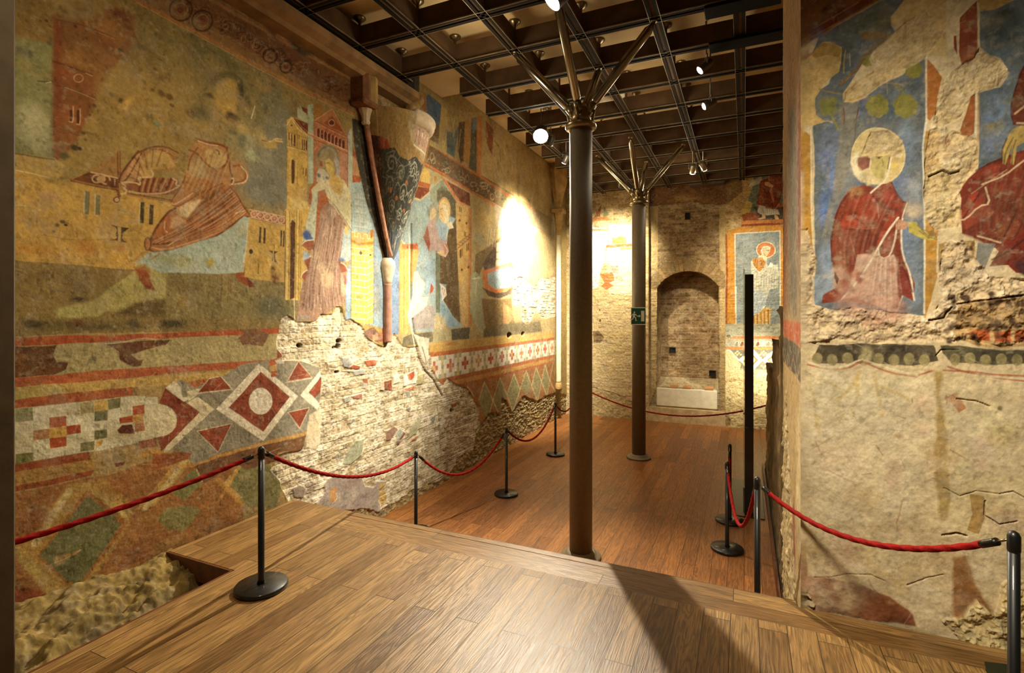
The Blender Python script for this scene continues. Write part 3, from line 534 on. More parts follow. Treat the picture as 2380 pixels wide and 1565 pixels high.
for q, w_, c_ in (('500,200 490,400 460,640', 4, '#6a4a3c'), ('540,260 545,480 500,700 480,760', 4, '#664637'), ('600,300 570,520 540,680', 4, '#6a4a3c'), ('620,330 590,560', 3, '#b8a08c'), ('520,240 510,420', 3, '#bfa894'), ('480,600 470,720', 3, '#5d3f33'), ('350,500 340,700 290,900 260,1060', 4, '#664739'), ('380,640 340,860 330,1100', 4, '#5d4034'), ('410,850 400,980 440,1120', 4, '#60443a'), ('430,860 470,1060', 3, '#b09480'), ('540,720 530,900 520,1060', 4, '#6b4c3e'), ('590,690 585,960', 4, '#664739'), ('610,700 606,980', 2, '#ba9f8b'), ('320,740 280,1000', 3, '#b39784'), ('360,1000 350,1140', 3, '#a98d7c'), ('405,160 390,300 360,470', 5, '#a0603c'), ('250,900 310,900', 3, '#8a6a58'), ('475,80 560,170 690,370', 3, '#6c4a34'), ('470,60 540,160 580,230', 2, '#dcd4b8')):
    s(T6, q, w_, c_, a=.9)
rs = random.Random(33)
for k in range(26):
    f = k/25; x0 = 420+220*f; s(T6, [(x0, 200+rs.uniform(-20, 200)), (x0-30-40*(1-f), 520), (x0-60-90*(1-f)+rs.uniform(-15, 15), 800), (250+380*f, 1080+rs.uniform(-30, 40))], rs.uniform(2.5, 6), ('#65483b', '#b59c8a', '#7c5c4c', '#c2a896')[k % 4], a=.35, sm=2)
for q in ('235,510 350,460 340,540 300,560','255,640 320,620 300,740','235,790 290,730 270,840','580,650 650,700 660,745 600,760','630,780 665,855 630,870'): p(T6, q, '#8e5238', wob=.002)
for q in ('235,505 270,470 350,460','255,640 290,620 320,610','235,800 250,760 290,735','600,670 640,690 655,730'): s(T6, q, 3, '#d6ccae')
p(T6, '620,360 690,370 690,640 640,660 590,640 600,560', '#a9b4b0', soft=.004); b(T6, 600, 640, 30, 20, '#4e5e8e', .9); b(T6, 290, 410, 40, 40, '#48598c', .7); p(T6, '630,330 660,340 665,420 630,400', '#c9b070', soft=.004)
p(T6, '195,1150 300,1140 320,1190 200,1200', '#8c7c6c', soft=.004)
p(T6, '250,560 300,580 310,620 255,650', '#9aa8b4', soft=.004); p(T6, '240,840 250,870 240,900', '#b5b4a4')
# blue ground, castle tower
p(T6, '690,-60 800,-60 830,90 880,260 960,560 990,700 1130,420 1135,380 1180,420 1180,1320 960,1260 700,1190 640,1190 640,980 660,730 690,640', '#8295a0', wob=.003); p(T6, '690,-60 790,-60 830,120 890,400 830,440 700,380', '#9fb0aa', wob=.004); b(T6, 670, 900, 30, 200, '#9cb4c4', .8); b(T6, 930, 900, 40, 260, '#7b8a92', .8); b(T6, 1080, 800, 50, 200, '#77889a', .8); b(T6, 1100, 1000, 40, 200, '#727c80', .7); b(T6, 920, 1050, 30, 120, '#7c8078', .8)
for x in (730, 745, 760, 775, 790): s(T6, f'{x},40 {x},360', 1.6, '#cdd3c2', sm=0)
for y in (70, 130, 200, 280, 330): s(T6, f'720,{y} 830,{y+16}', 1.4, '#c4ccc0', sm=0); s(T6, f'720,{y+20} 830,{y+36}', 1.2, '#6f8088', sm=0, a=.7)
p(T6, '692,385 895,400 893,1225 745,1215 692,1170', '#c9a958', wob=.001); p(T6, '692,450 760,490 895,470 893,500 760,510 692,480', '#b08038', soft=.003)
p(T6, '692,430 692,380 720,390 722,425 745,432 748,400 775,405 778,440 805,447 807,408 838,415 840,448 865,440 866,390 895,360 897,470 760,480', '#cda85c', wob=0); s(T6, '692,385 720,392 722,428 748,434 750,400 775,406 778,442 806,448 808,408 838,414 838,448 862,450 866,395 893,362', 2, '#e8dfb4', sm=0)
p(T6, '862,372 893,362 893,430 866,450', '#a5713a', wob=0)
for i in range(12):
    y = 530+i*58; s(T6, f'692,{y} 835,{y+18} 893,{y-16}', 1.7, '#efe8c8', sm=0)
    for x in ((730, 812) if i % 2 else (765, 850)): s(T6, f'{x},{y+10 if x<840 else y} {x},{y+68 if x<840 else y+56}', 1.4, '#e6dcb4', sm=0)
p(T6, '763,580 778,558 792,582 778,603', '#54401f', wob=0); e(T6, 866, 597, 9, 11, '#54401f'); s(T6, '690,380 690,1180', 2, '#5a3c1c', sm=0); s(T6, '897,360 895,1225', 2, '#6a4a28', sm=0)
# scene right of the corbel
p(G, '908,600 930,480 985,395 1000,392 1290,560 1290,800 905,800', '#a99566', wob=.003)
p(T8, '30,420 160,280 400,130 520,330 530,700 560,1400 340,1300 330,1460 150,1460 60,1300', '#93a3a0', wob=.004); b(T8, 260, 900, 70, 200, '#9fb2b8', .8); b(T8, 130, 600, 60, 120, '#a0b2b0', .8); b(T8, 200, 480, 60, 120, '#9dab9e', .7); b(T8, 300, 1000, 60, 150, '#93aab6', .8)
p(T8, '215,20 290,60 300,120 280,200 215,150', '#c1a258', wob=.003); p(T8, '195,150 300,180 290,220 190,190', '#a65a34', wob=.002); p(T8, '155,290 190,200 290,215 290,245 210,310', '#7c4127', wob=.002); s(T8, '150,300 215,320 290,250', 4, '#d0b06a', sm=0); p(T8, '330,110 355,110 360,190 335,200', '#a0803e', wob=.002)
p(T8, '290,220 405,130 480,280 520,340 500,420 300,330', '#8b8f78', wob=.003); e(T8, 410, 270, 55, 70, '#6e7058', soft=.002); p(T8, '355,230 470,240 530,340 520,480 470,460 360,320', '#5c5640', soft=.006); s(T8, '290,225 405,132 530,335', 2.5, '#b5a878', sm=0)
p(T8, '400,130 430,140 630,370 640,385 530,330', '#b0693c', wob=.002); p(T8, '440,150 640,260 645,370 560,330', '#6e3a23', wob=.002); s(T8, '425,140 535,325 645,385', 3, '#cf8c5c', sm=0)
p(T8, '380,680 470,560 520,480 530,720 560,1390 500,1330 410,1180 440,1050 385,1040', '#5f4c30', wob=.004); b(T8, 470, 900, 60, 220, '#54442c', .8); p(T8, '345,720 385,700 385,1300 350,1290', '#6e725c', wob=.002); s(T8, '352,760 350,1290', 2, '#47473a', sm=0)
p(T8, '520,340 645,380 640,640 650,1410 590,1410 560,1250 540,900 530,700', '#c09e60', wob=.002); p(T8, '630,380 655,390 655,1410 625,1410', '#b26d3c', a=.7, soft=.004); b(T8, 590, 1150, 40, 250, '#c8ab74', .7)
for q in ('550,375 557,376 557,420 550,418','563,378 570,380 570,425 563,422','592,590 598,592 598,635 592,632','602,594 608,596 608,640 602,636','555,750 568,740 568,815 555,820','572,740 578,735 578,805 572,808','612,700 620,695 620,755 612,760','626,690 633,688 633,745 626,750'): p(T8, q, '#574024', wob=.001)
for x, y in ((553,495),(613,517),(573,920),(630,900)): e(T8, x, y, 8, 12, '#574024')
for i in range(6): ring(T8, 545+i*19, 715-i*17, 10, 12, 2.2, '#7a4a26'); 
s(T8, '530,700 645,610', 2, '#7a5228', sm=0); s(T8, '530,745 645,645', 2, '#7a5228', sm=0); s(T8, '525,440 645,460', 1.4, '#a5834a', sm=0); s(T8, '530,580 640,600', 1.2, '#a5834a', sm=0); s(T8, '650,380 650,1410', 2.5, '#9c5a30', sm=0)
e(T8, 420, 400, 55, 105, '#c9b074', soft=.002); e(T8, 330, 430, 50, 90, '#8d8468', a=.7, soft=.004); ring(T8, 420, 400, 48, 95, 2.5, '#a2572f', 180, 360)
p(T8, '375,360 400,340 425,380 435,470 420,530 395,490 375,430', '#c9ac7c', wob=.002); s(T8, '385,400 405,390', 2, '#6a4a2a'); s(T8, '400,440 410,470', 1.6, '#8a5a38'); p(T8, '400,340 440,370 460,470 455,560 420,520 432,450', '#cfc3a0', wob=.002, soft=.002)
p(T8, '300,410 330,380 355,410 345,470 320,525 295,490', '#c6af86', soft=.003); p(T8, '290,500 345,470 360,560 380,650 440,680 460,760 430,810 360,760 290,760 245,640 270,540', '#a89288', wob=.003, soft=.003); p(T8, '240,640 275,540 300,700 285,760', '#8e4b37', wob=.003); p(T8, '345,520 440,520 460,570 430,680 380,640', '#8fa3ab', wob=.004, soft=.003); p(T8, '455,520 480,500 502,560 460,570', '#d2c7a6', wob=.002)
p(T8, '350,770 410,750 430,810 395,800', '#c8a97c', wob=.002); p(T8, '405,700 445,690 460,760 430,810', '#a2603e', a=.6, soft=.004); s(T8, '450,560 440,690', 2.5, '#ddd2b0'); s(T8, '420,700 455,760 430,805', 2.5, '#d8c6a0')
p(T8, '385,1045 435,1080 440,1140 400,1190 410,1220 500,1330 580,1410 460,1430 385,1300', '#86a0aa', wob=.003); p(T8, '390,1050 432,1085 436,1140 402,1190', '#d3c6b2', wob=.002); s(T8, '405,1080 412,1150 425,1090', 2, '#9a5a50'); s(T8, '385,1045 432,1082 438,1140 402,1185', 2.5, '#e4dcc4', sm=0)
p(T8, '305,1035 330,1080 320,1110 290,1140', '#9c5238', wob=.002); b(T8, 385, 1380, 60, 70, '#cfc4a0', .9); p(T8, '150,1310 240,1220 340,1240 330,1430 150,1440', '#9c9088', a=.9, soft=.006)
for x in (250, 268, 286, 304): s(T8, f'{x},1180 {x},1320', 2, '#b8aba0', a=.7)
p(T8, '30,590 65,680 70,740 200,750 180,880 130,1100 110,1300 100,1470 35,1480', '#c7a661', wob=.002); p(T8, '30,590 50,590 70,700 190,690 200,750 60,740', '#bb8049', wob=.001); p(T8, '100,700 190,695 190,740 100,735', '#a6572f', wob=.002); s(T8, '38,600 60,690 80,695', 3, '#e4dcbc', sm=0); s(T8, '72,760 68,1440', 2, '#96743a', sm=0); p(T8, '180,600 215,610 215,720 190,740', '#9fb0ac', a=.6)
p(T8, '20,570 45,560 30,800 25,1480 -60,1480 -60,600', '#7487a0', wob=.003); s(T8, '35,600 30,1480', 3, '#b08338', sm=0)
# scene under the bright lamp
b(T8, 740, 480, 90, 160, '#b69a5e', .8); p(T8, '690,790 860,680 920,620 880,760 790,840 740,920 720,990 680,960', '#7d6a4a', wob=.003); p(T8, '755,870 850,720 880,740 860,900 770,940', '#5d4c40', wob=.003); b(T8, 720, 660, 40, 60, '#a0a082', .8); p(T8, '760,420 775,335 810,350 805,400', '#8f8460', a=.4)
for x in (780, 800, 830, 850): s(T8, f'{x},720 {x+20},560', 2.5, '#8a7a6a', a=.8); s(T8, f'{x+8},720 {x+26},570', 2, '#d8cfae', a=.8)
p(T8, '650,970 690,935 745,980 750,1100 765,1250 775,1430 740,1480 690,1400 640,1280', '#a6a684', wob=.003); s(T8, '660,1000 740,990', 3, '#d6d0ac'); s(T8, '700,1020 690,1150', 2, '#d6d0ac')
p(T8, '870,690 1000,650 1010,860 870,900', '#c4b494', wob=.004); s(T8, '870,770 930,765 990,740', 3, '#6d6458'); s(T8, '865,830 990,835', 3, '#6d6458'); p(T8, '750,930 860,900 1000,850 1060,1010 1020,1080 880,1125 770,1090', '#c5733c', wob=.004)
p(T8, '790,960 860,930 960,900 1040,920 1045,1010 980,1075 860,1090 800,1050', '#93a4a4', wob=.005); b(T8, 930, 960, 90, 60, '#a3b6be', .8); p(T8, '755,1080 870,1125 950,1110 1040,1050 1000,1130 900,1170 800,1150', '#5a4838', wob=.006)
p(T8, '740,1170 920,1180 1000,1160 1010,1300 1060,1480 780,1480', '#846c42', wob=.01, soft=.006); b(T8, 850, 1350, 120, 110, '#77603c', .8); p(T8, '930,1210 1010,1260 1020,1330 960,1410 930,1390', '#b58a58', wob=.006, soft=.004); b(T8, 1150, 1400, 140, 70, '#75674a', .8)
s(T8, '1000,1020 1030,1100 1060,1160', 6, '#c9a662', a=.7); s(T8, '1070,1010 1060,1180', 4, '#bfa060', a=.6)
p(T8, '860,320 1000,330 1230,400 1280,560 1200,600 1000,560 860,560', '#b9b0a0', a=.7, soft=.03); b(T8, 1130, 420, 100, 60, '#8b90a2', .8)
for i in range(26): 
    rs = random.Random(i); x = rs.uniform(900, 1230); y = 330+(x-900)*.35+rs.uniform(-30, 40); s(T8, f'{x},{y} {x+20},{y+30} {x+5},{y+50}', 1.6, '#5e6272', a=.6)
L.brick(T8, '1010,1010 1090,970 1200,1080 1240,1000 1380,980 1380,1330 1260,1340 1210,1260 1150,1400 1100,1380 1080,1240 1020,1220', deep=.006, tear=.03, lime=.75)
b(T8, 1120, 1300, 20, 60, '#7c7458', .9)
# upper band: rinceaux and the upper row of paintings
p(G, '985,385 998,337 1150,425 1300,520 1300,560 1152,473', '#6d5438', wob=.004); p(G, '1150,428 1300,520 1300,560 1152,472', '#9c8c66', a=.7, soft=.01)
rs = random.Random(3)
for i in range(70):
    f = rs.random(); x = 990+f*200; y0 = 345+(x-998)*.59; y1 = 388+(x-986)*.53; y = y0+(y1-y0)*rs.uniform(.2, .8)
    ring(G, x, y, rs.uniform(3, 8), rs.uniform(4, 9), 2.2, rs.choice(['#a79a72', '#8c4c2c', '#b9a980', '#3d3424', '#5f6450']), rs.uniform(0, 360), rs.uniform(360, 600), a=.85)
s(T17, '230,670 450,830 700,985 900,1120 1100,1260 1400,1420', 8, '#bc6f3a', sm=0, wob=.002, wear=.2); s(T17, '180,900 400,1030 700,1210 960,1370', 7, '#b9693a', sm=0, wob=.002); s(T17, '200,655 450,812 700,968', 2, '#d8b284', sm=0, a=.7)
p(G, '985,205 1075,260 1130,262 1285,392 1300,430 1300,520 1150,425 998,337', '#a8905e', wob=.003)
p(T17, '230,190 260,180 395,290 380,520 240,440', '#51687c', wob=.004); p(T17, '240,440 380,510 360,720 240,640', '#7b6440', wob=.004); b(T17, 310, 450, 70, 50, '#6f7c78', .7)
p(T17, '395,310 460,340 465,480 440,560 450,760 430,830 400,760 405,580 380,700 370,560', '#b49c60', wob=.006, soft=.003); p(T17, '460,340 580,400 560,560 520,620 500,560 480,430', '#9a8a58', soft=.006); p(T17, '450,560 520,600 580,520 600,480 560,680 530,860 450,800', '#5f6a64', soft=.004)
p(T17, '580,480 650,470 640,900 600,920 570,760', '#53432c', soft=.006); p(T17, '650,470 720,440 730,560 700,800 690,970 630,880', '#a3793f', soft=.006, wob=.01); p(T17, '720,440 775,430 775,1020 690,970 705,760', '#54503a', soft=.003); p(T17, '725,440 775,430 775,560 725,600', '#5f7274', soft=.006)
p(T17, '775,420 830,410 820,1060 775,1030', '#b0733e', soft=.003); p(T17, '830,410 870,430 865,700 830,1000', '#a8925e', soft=.003); p(T17, '870,460 950,560 940,830 900,760 870,640', '#87502f', wob=.015, soft=.006); s(T17, '965,680 1020,760 1030,900', 6, '#6c5c38', a=.8)
for q in ('440,350 460,560 420,760','490,390 540,560 520,640','420,560 405,760','540,420 520,540','600,560 580,760'): s(T17, q, 3, '#cbb67c', a=.7)
for i in range(40):
    x = rs.uniform(880, 1560); y = rs.uniform(600, 1300)+(x-900)*.5; b(T17, x, y, rs.uniform(8, 24), rs.uniform(30, 120), rs.choice(['#b8a272', '#8f7c50', '#7d6a44']), .5)
# upper bands on the near part of the wall
p(G, '300,-12 610,-12 825,168 826,265 710,205 317,0', '#8d6a40', wob=.002)
p(G, '375,-10 480,-10 826,190 826,250 715,195', '#7b5432', soft=.002)
for i in range(120):
    f = rs.random(); x = 400+f*410; y = 0+(x-395)*.545+rs.uniform(-22, 8)*1.1
    ring(G, x, y, rs.uniform(4, 12), rs.uniform(4, 11), 2.4, rs.choice(['#4a2c1c', '#a8835a', '#5a3a24', '#6b3a24', '#3a281a']), rs.uniform(0, 360), rs.uniform(360, 560), a=.75)
for cx, cy, r in ((420, 22, 26), (470, 48, 24), (628, 130, 16), (665, 155, 14)): ring(G, cx, cy, r, r, 5, '#452a1a'); ring(G, cx, cy, r*.6, r*.6, 3, '#9a7550'); e(G, cx, cy, r*.3, r*.3, '#7a3f28')
s(G, '300,-9 317,0 560,132 710,212 826,266', 8, '#b0733f', sm=0, wob=.002); s(G, '318,6 560,138 712,219 828,272', 2, '#d6b283', sm=0, a=.6); s(G, '470,-12 640,85 826,190', 9, '#a67a48', sm=0, wob=.002)
p(G, '560,-12 620,-12 826,165 826,185 700,118', '#8a6337', soft=.003); p(G, '640,70 690,80 730,130 700,128', '#4e402a', soft=.008); b(G, 640, 80, 26, 16, '#5d3a24', .9); b(G, 660, 95, 18, 12, '#b07a50', .8)
# around the corbel
p(G, '826,262 860,300 930,350 985,390 950,470 905,610 890,600 855,450 826,300', '#9a8054', wob=.002); p(G, '818,250 834,175 960,240 1000,330 985,392 870,300', '#9c7c4a', wob=.006); p(G, '960,230 990,215 992,330 975,340', '#a26d3c', wob=.003)
L.rubble(T7, '370,260 760,470 740,610 380,600 350,420', c1='#a98a56', deep=-.002, amp=.01, tear=.02)
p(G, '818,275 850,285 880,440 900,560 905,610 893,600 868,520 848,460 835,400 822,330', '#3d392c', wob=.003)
# plinth of dark blocks and the red rules at the foot of the paintings
p(T12, '672,330 680,265 735,240 890,225 905,295 800,310', '#6a624c', wob=.006); p(T12, '905,215 1030,205 1030,285 895,300', '#a79c74', wob=.004); p(T12, '1030,205 1165,190 1160,275 1035,285', '#5a5240', wob=.004); p(T13, '640,30 690,0 840,-30 1230,-60 1250,50 860,90 640,110', '#6d6044', wob=.01, soft=.006)
p(T13, '80,175 500,130 860,95 1370,55 1370,100 860,140 500,190 100,235', '#bd9a58', wob=.006); b(T13, 300, 180, 60, 30, '#a86a3c', .7); b(T13, 540, 200, 90, 40, '#a89866', .9)
# far mosaic band in its own measure
t0_, t1_, zb, zt = 5.55, 10.75, 1.455, 1.775; cw = .425/6.4; chh = (zt-zb)/5
p(None, [(t0_, zb), (t1_, zb), (t1_, zt), (t0_, zt)], '#d9d2bc', wob=.004)
for i in range(13):
    c0 = 5.487+.425*i
    for dx, dz, kc in ((0,0,'c'),(-1,0,'r'),(1,0,'r'),(0,1,'r'),(0,-1,'r'),(3.2,0,'g'),(2.2,1,'g'),(4.2,1,'g'),(3.2,1,'y'),(3.2,2,'y'),(2.2,2,'g'),(4.2,2,'g'),(2.2,-1,'g'),(4.2,-1,'g'),(3.2,-1,'y'),(3.2,-2,'y'),(2.2,-2,'g'),(4.2,-2,'g')):
        if kc == 'g' and abs(dx-3.2) > .5 and abs(dz) == 1: continue
        cc = {'c': '#c9a45c' if i % 3 == 1 else '#b4623c', 'r': '#ae5532' if i % 4 else '#b9834a', 'g': '#9b9880', 'y': '#bfae74'}[kc]
        u = c0+dx*cw; v = (zb+zt)/2+dz*chh
        p(None, [(u-cw/2, v-chh/2), (u+cw/2, v-chh/2), (u+cw/2, v+chh/2), (u-cw/2, v+chh/2)], cc, wob=.003, wear=.15)
for z0, z1, c_ in ((1.775,1.835,'#b0653a'), (1.835,1.90,'#bf9a54'), (1.39,1.455,'#a9623a'), (1.32,1.39,'#b8894a'), (1.265,1.32,'#a3603a')): p(None, [(5.5, z0), (10.75, z0), (10.75, z1), (5.5, z1)], c_, wob=.005, wear=.25)
p(None, [(5.9, .62), (10.75, .62), (10.75, 1.27), (5.9, 1.27)], '#9a6c42', wob=.006, var=.25)
for q in ('595,760 655,575 740,770 690,960 640,900','745,780 815,530 885,690 860,760 830,740 800,900','890,690 960,490 1020,650 1000,770 950,880','1030,640 1085,455 1135,600 1110,720','1145,600 1190,425 1245,560 1200,770','1250,560 1282,395 1330,560 1295,720'): p(T13, q, '#8a8258', wob=.004)
for q in ('595,760 655,575 740,765 810,920','690,960 740,765 815,530 885,700 950,885','890,700 960,490 1025,660','950,885 1085,455 1140,610 1205,780','1145,600 1190,425 1250,580 1300,720','1205,780 1282,395 1335,570 1380,660','1300,720 1368,370','480,625 520,680 560,760','1075,800 1060,760'): s(T13, q, 3.4, '#cfbd84', sm=0, wob=.002)
# near-left: red rules, dado with mosaics
p(G, '-60,782 30,783 180,775 640,768 660,760 660,1300 30,1600 -60,1600', '#a58a58', wob=.003)
p(T9, '-300,110 20,100 400,80 900,75 1600,45 2500,10 2500,60 1600,90 900,130 400,160 20,172 -300,175', '#a5532f', wob=.005, wear=.25)
p(T9, '-300,175 20,172 400,160 1600,95 2500,60 2500,330 1600,345 960,385 430,435 20,465 -300,480', '#a89a6c', wob=.006)
p(T9, '-300,175 20,172 400,160 380,250 400,310 510,310 490,370 380,435 20,465 -300,470', '#694528', wob=.02, var=.4); b(T9, 150, 280, 200, 40, '#7d5830', .6); b(T9, 440, 340, 60, 40, '#4e3220', .7)
p(T9, '830,150 1200,120 1430,110 1380,160 1200,200 1060,240 1120,280 1180,290 1150,345 1080,350 960,300 950,220', '#6a4328', wob=.02, var=.4); b(T9, 1340, 140, 60, 26, '#3f281a', .8); b(T9, 1060, 310, 60, 40, '#4a2e1c', .8); b(T9, 500, 260, 40, 30, '#7d7650', .7); b(T9, 730, 290, 40, 26, '#777152', .7)
s(T9, '830,150 950,150 1180,100 1280,110', 2, '#d5c79c')
p(T10, '720,95 770,60 740,20 900,20 990,70 940,170 870,160 800,150 760,160', '#7d5a40', wob=.01, var=.4)
p(T9, '-300,500 20,465 430,435 520,415 960,385 1600,345 2500,290 2500,350 1600,410 1100,460 760,490 320,520 20,552 -300,590', '#a85c38', wob=.006, wear=.2); b(T9, 200, 500, 180, 30, '#8e5c38', .6)
p(T9, '-300,590 20,552 320,520 760,490 1110,465 1600,430 2300,380 2300,440 1600,520 1090,550 720,580 400,610 20,660 -300,720', '#b99a58', wob=.006); p(T9, '-300,590 20,552 460,530 460,600 20,660 -300,720', '#a8985c', a=.8)
p(T9, '-300,720 20,665 400,610 720,580 1090,548 1100,620 850,650 600,680 300,715 20,745 -300,790', '#9e5634', wob=.005, wear=.15); p(T10, '220,500 380,460 480,450 430,520 240,545', '#a9653a', wob=.008)
p(T9, '-300,790 20,745 1090,630 1320,640 1330,1020 700,1140 300,1200 20,1250 -300,1320', '#cbc3a2', wob=.005); b(T9, 100, 980, 100, 120, '#c0b892', .7); b(T9, 560, 800, 120, 70, '#bdae84', .7); b(T9, 1000, 980, 200, 70, '#b59d68', .8)
for q, c_ in (('20,745 180,733 185,850 20,868','#7f8058'),('610,690 735,672 735,780 615,790','#9c9064'),('738,672 860,660 860,765 738,768','#c09e4c'),('860,660 978,645 975,735 862,755','#6e6a44'),('738,768 858,757 855,850 738,858','#6c6c4c'),('738,945 855,930 850,1010 738,1030','#6c6a46'),('612,1058 738,1040 735,1120 612,1138','#767248'),('20,1160 182,1140 180,1220 20,1255','#74733e'),('748,1045 820,1030 800,1080 750,1090','#c59a44'),
  ('330,825 485,805 485,900 330,920','#a4502e'),('183,945 330,925 330,1015 180,1035','#a6744a'),('330,920 485,900 485,1000 330,1012','#c09a4e'),('485,900 612,885 614,965 485,985','#9a4a2c'),('330,1012 485,1000 485,1085 335,1108','#a4502e'),
  ('1090,725 1195,708 1195,790 1090,805','#a4502e'),('965,830 1090,808 1088,870 970,880','#a4502e'),('1090,805 1195,790 1197,870 1090,885','#b9904e'),('1195,790 1300,780 1295,855 1197,865','#a4502e'),('1105,885 1197,870 1197,945 1105,960','#aa6a42'),
  ('945,940 990,895 1080,890 1105,975 960,970','#5d2f20'),('1140,1045 1310,1005 1315,1085 1160,1110','#9a5030'),('1140,1140 1310,1095 1390,1150 1140,1200','#b58a48'),('915,1160 1030,1150 1030,1220 900,1240','#8a7850'),('920,1240 1030,1222 1000,1260 940,1275','#6d3a26')): p(T9, q, c_, wob=.004, wear=.12)
for q in ('182,740 330,725 330,825 185,850','485,805 612,795 612,885 485,900','860,760 975,745 975,825 860,850','640,870 735,860 735,940 640,950'): p(T9, q, '#d2ccb2', a=.7, wob=.004)
p(T9, '-300,1320 20,1255 300,1200 690,1135 710,1210 400,1260 20,1320 -300,1400', '#98502f', wob=.005, wear=.2); p(T9, '-300,1400 20,1320 400,1260 740,1200 740,1300 400,1370 20,1460 -300,1540', '#ab8448', wob=.006); p(T9, '-300,1540 20,1450 400,1375 740,1300 720,1350 400,1430 20,1500 -300,1620', '#94512f', wob=.006, wear=.25)
# carpet of lozenges beneath
p(T11, '-500,260 20,380 420,300 640,250 800,230 1100,120 1400,60 1700,-40 1900,60 1900,700 1300,870 900,1050 400,1290 20,1400 -500,1600', '#9a6c3e', wob=.006, var=.2)
p(T11, '460,310 760,255 960,450 1000,560 560,1230 320,1260 60,960 20,800 150,720', '#b08c4c', wob=.01, soft=.006); s(T11, '470,360 330,570 190,780', 20, '#c9b780', sm=0, a=.8, wob=.01, wear=.2); s(T11, '590,320 760,420 900,560', 20, '#bfa564', sm=0, a=.7, wob=.01, wear=.3); s(T11, '40,850 200,1050 380,1230', 24, '#bda460', sm=0, a=.8, wob=.01, wear=.3); s(T11, '940,640 700,1000 600,1100', 22, '#b08a4c', sm=0, a=.7, wob=.01)
p(T11, '610,350 960,620 520,1200 200,900', '#a5713c', wob=.008); p(T11, '620,400 900,640 540,1140 460,1110 350,1010 220,890', '#76744a', wob=.01); b(T11, 640, 600, 160, 120, '#80794a', .7); b(T11, 500, 980, 140, 90, '#5f5c38', .7); b(T11, 800, 580, 70, 60, '#6d6a44', .7); p(T11, '340,900 540,850 570,760 540,870 400,960 340,1000', '#a08450', wob=.012); s(T11, '340,960 440,920 560,850', 2.5, '#c9b47c')
p(T11, '1480,-40 1560,20 1180,480 1020,520 1060,470', '#b5914e', wob=.008, soft=.004); s(T11, '1420,110 1300,280 1100,500', 16, '#cbba84', sm=0, wob=.008, wear=.2, a=.85); s(T11, '1440,190 1340,330 1260,440', 8, '#a5743c', sm=0, a=.8, wob=.008)
p(T10, '290,1270 380,1230 420,1340 340,1420 250,1500 150,1450', '#7c7a4a', wob=.012); p(T11, '1180,600 1280,500 1500,480 1560,520 1420,690 1270,690', '#8a8250', wob=.015, soft=.004); b(T11, 1120, 600, 90, 60, '#a47a42', .6)
p(T11, '1040,760 1160,900 860,1010 900,900', '#8f5c34', wob=.012, soft=.006); p(T11, '20,1150 230,1190 320,1270 20,1390 -200,1400', '#8c4e30', wob=.01, soft=.004); b(T11, 1300, 780, 120, 50, '#b08c54', .7); b(T11, 150, 620, 130, 150, '#925f36', .6); b(T11, 850, 330, 180, 90, '#96602f', .6)
p(T10, '640,1320 720,1180 1000,1200 1010,1280 1070,1300 1100,1420 1040,1565 760,1565 700,1450', '#7f7c50', wob=.02); p(T10, '540,1280 620,1400 700,1500 760,1480 640,1380 740,1220 690,1240 600,1350', '#b99a5c', wob=.01); s(T10, '540,1320 640,1430 760,1540', 10, '#bd9048', sm=0, a=.8, wob=.01); s(T10, '740,1200 660,1340 560,1500', 10, '#c39a4e', sm=0, a=.8, wob=.01); b(T10, 480, 1480, 90, 70, '#9a6c3c', .7); b(T10, 780, 1300, 60, 40, '#9c9268', .8)
# large lozenge panel with discs
p(T10, '0,700 60,660 100,520 230,460 350,530 600,420 740,330 900,300 1000,290 1260,300 1430,350 1440,580 1420,720 1330,880 1320,900 940,1000 560,1100 330,1200 200,1060 80,1085', '#8b8470', wob=.006, var=.2)
b(T10, 560, 640, 160, 60, '#807a66', .6); b(T10, 800, 900, 120, 60, '#7d765c', .7); b(T10, 1080, 850, 90, 60, '#87806c', .7); b(T10, 320, 960, 120, 70, '#90856a', .6)
RB = '#85422a'
for q in ('370,575 470,450 570,428 665,540','365,905 665,840 550,1088','1145,475 1245,300 1362,440','1155,740 1340,700 1255,880'): p(T10, q, RB, wob=.005, var=.35); P_ = q.split(); s(T10, q+' '+P_[0], 2, '#cfc2a4', sm=0)
p(T10, '905,318 1240,600 940,990 530,715', '#d8cfb6', wob=.004); p(T10, '920,390 1170,605 940,910 640,700', RB, wob=.005, var=.4); e(T10, 916, 645, 102, 116, '#ddd5c0', wob=.006)
p(T10, '285,650 370,605 515,715 110,1085 75,1085', '#cfc3a0', wob=.005); p(T10, '95,535 390,740 60,1075 20,960 180,870 190,770 130,690 40,660', RB, wob=.008, var=.4); e(T10, 40, 810, 148, 140, '#cdc29e', wob=.006)
p(T10, '95,535 170,470 240,540 290,630 250,650', '#d5ccb0', wob=.012); p(T10, '1260,590 1440,370 1450,420 1330,570 1430,670 1410,730', '#d8d0b8', wob=.005); p(T10, '1335,570 1440,430 1450,540 1390,620', RB, wob=.008, var=.4)
p(T10, '230,540 280,540 280,610 240,610', '#8a8468', wob=.006); p(T10, '280,560 400,530 360,600 290,640', '#c9bf9c', wob=.008)
for q in ('570,428 680,550','370,580 665,540','1130,485 1362,445','360,560 240,640'): s(T10, q, 1.8, '#cfc4a6', sm=0)
p(T10, '990,300 1060,270 1060,430 1010,440', '#a8603a', wob=.006); p(T10, '1000,340 1055,325 1060,380 1000,390', '#bf9c58', wob=.004); p(T10, '1060,165 1112,160 1112,260 1060,280', '#87523a', wob=.01, var=.4); p(T10, '1040,290 1120,280 1125,320 1060,320', '#b8b6a4', wob=.004)
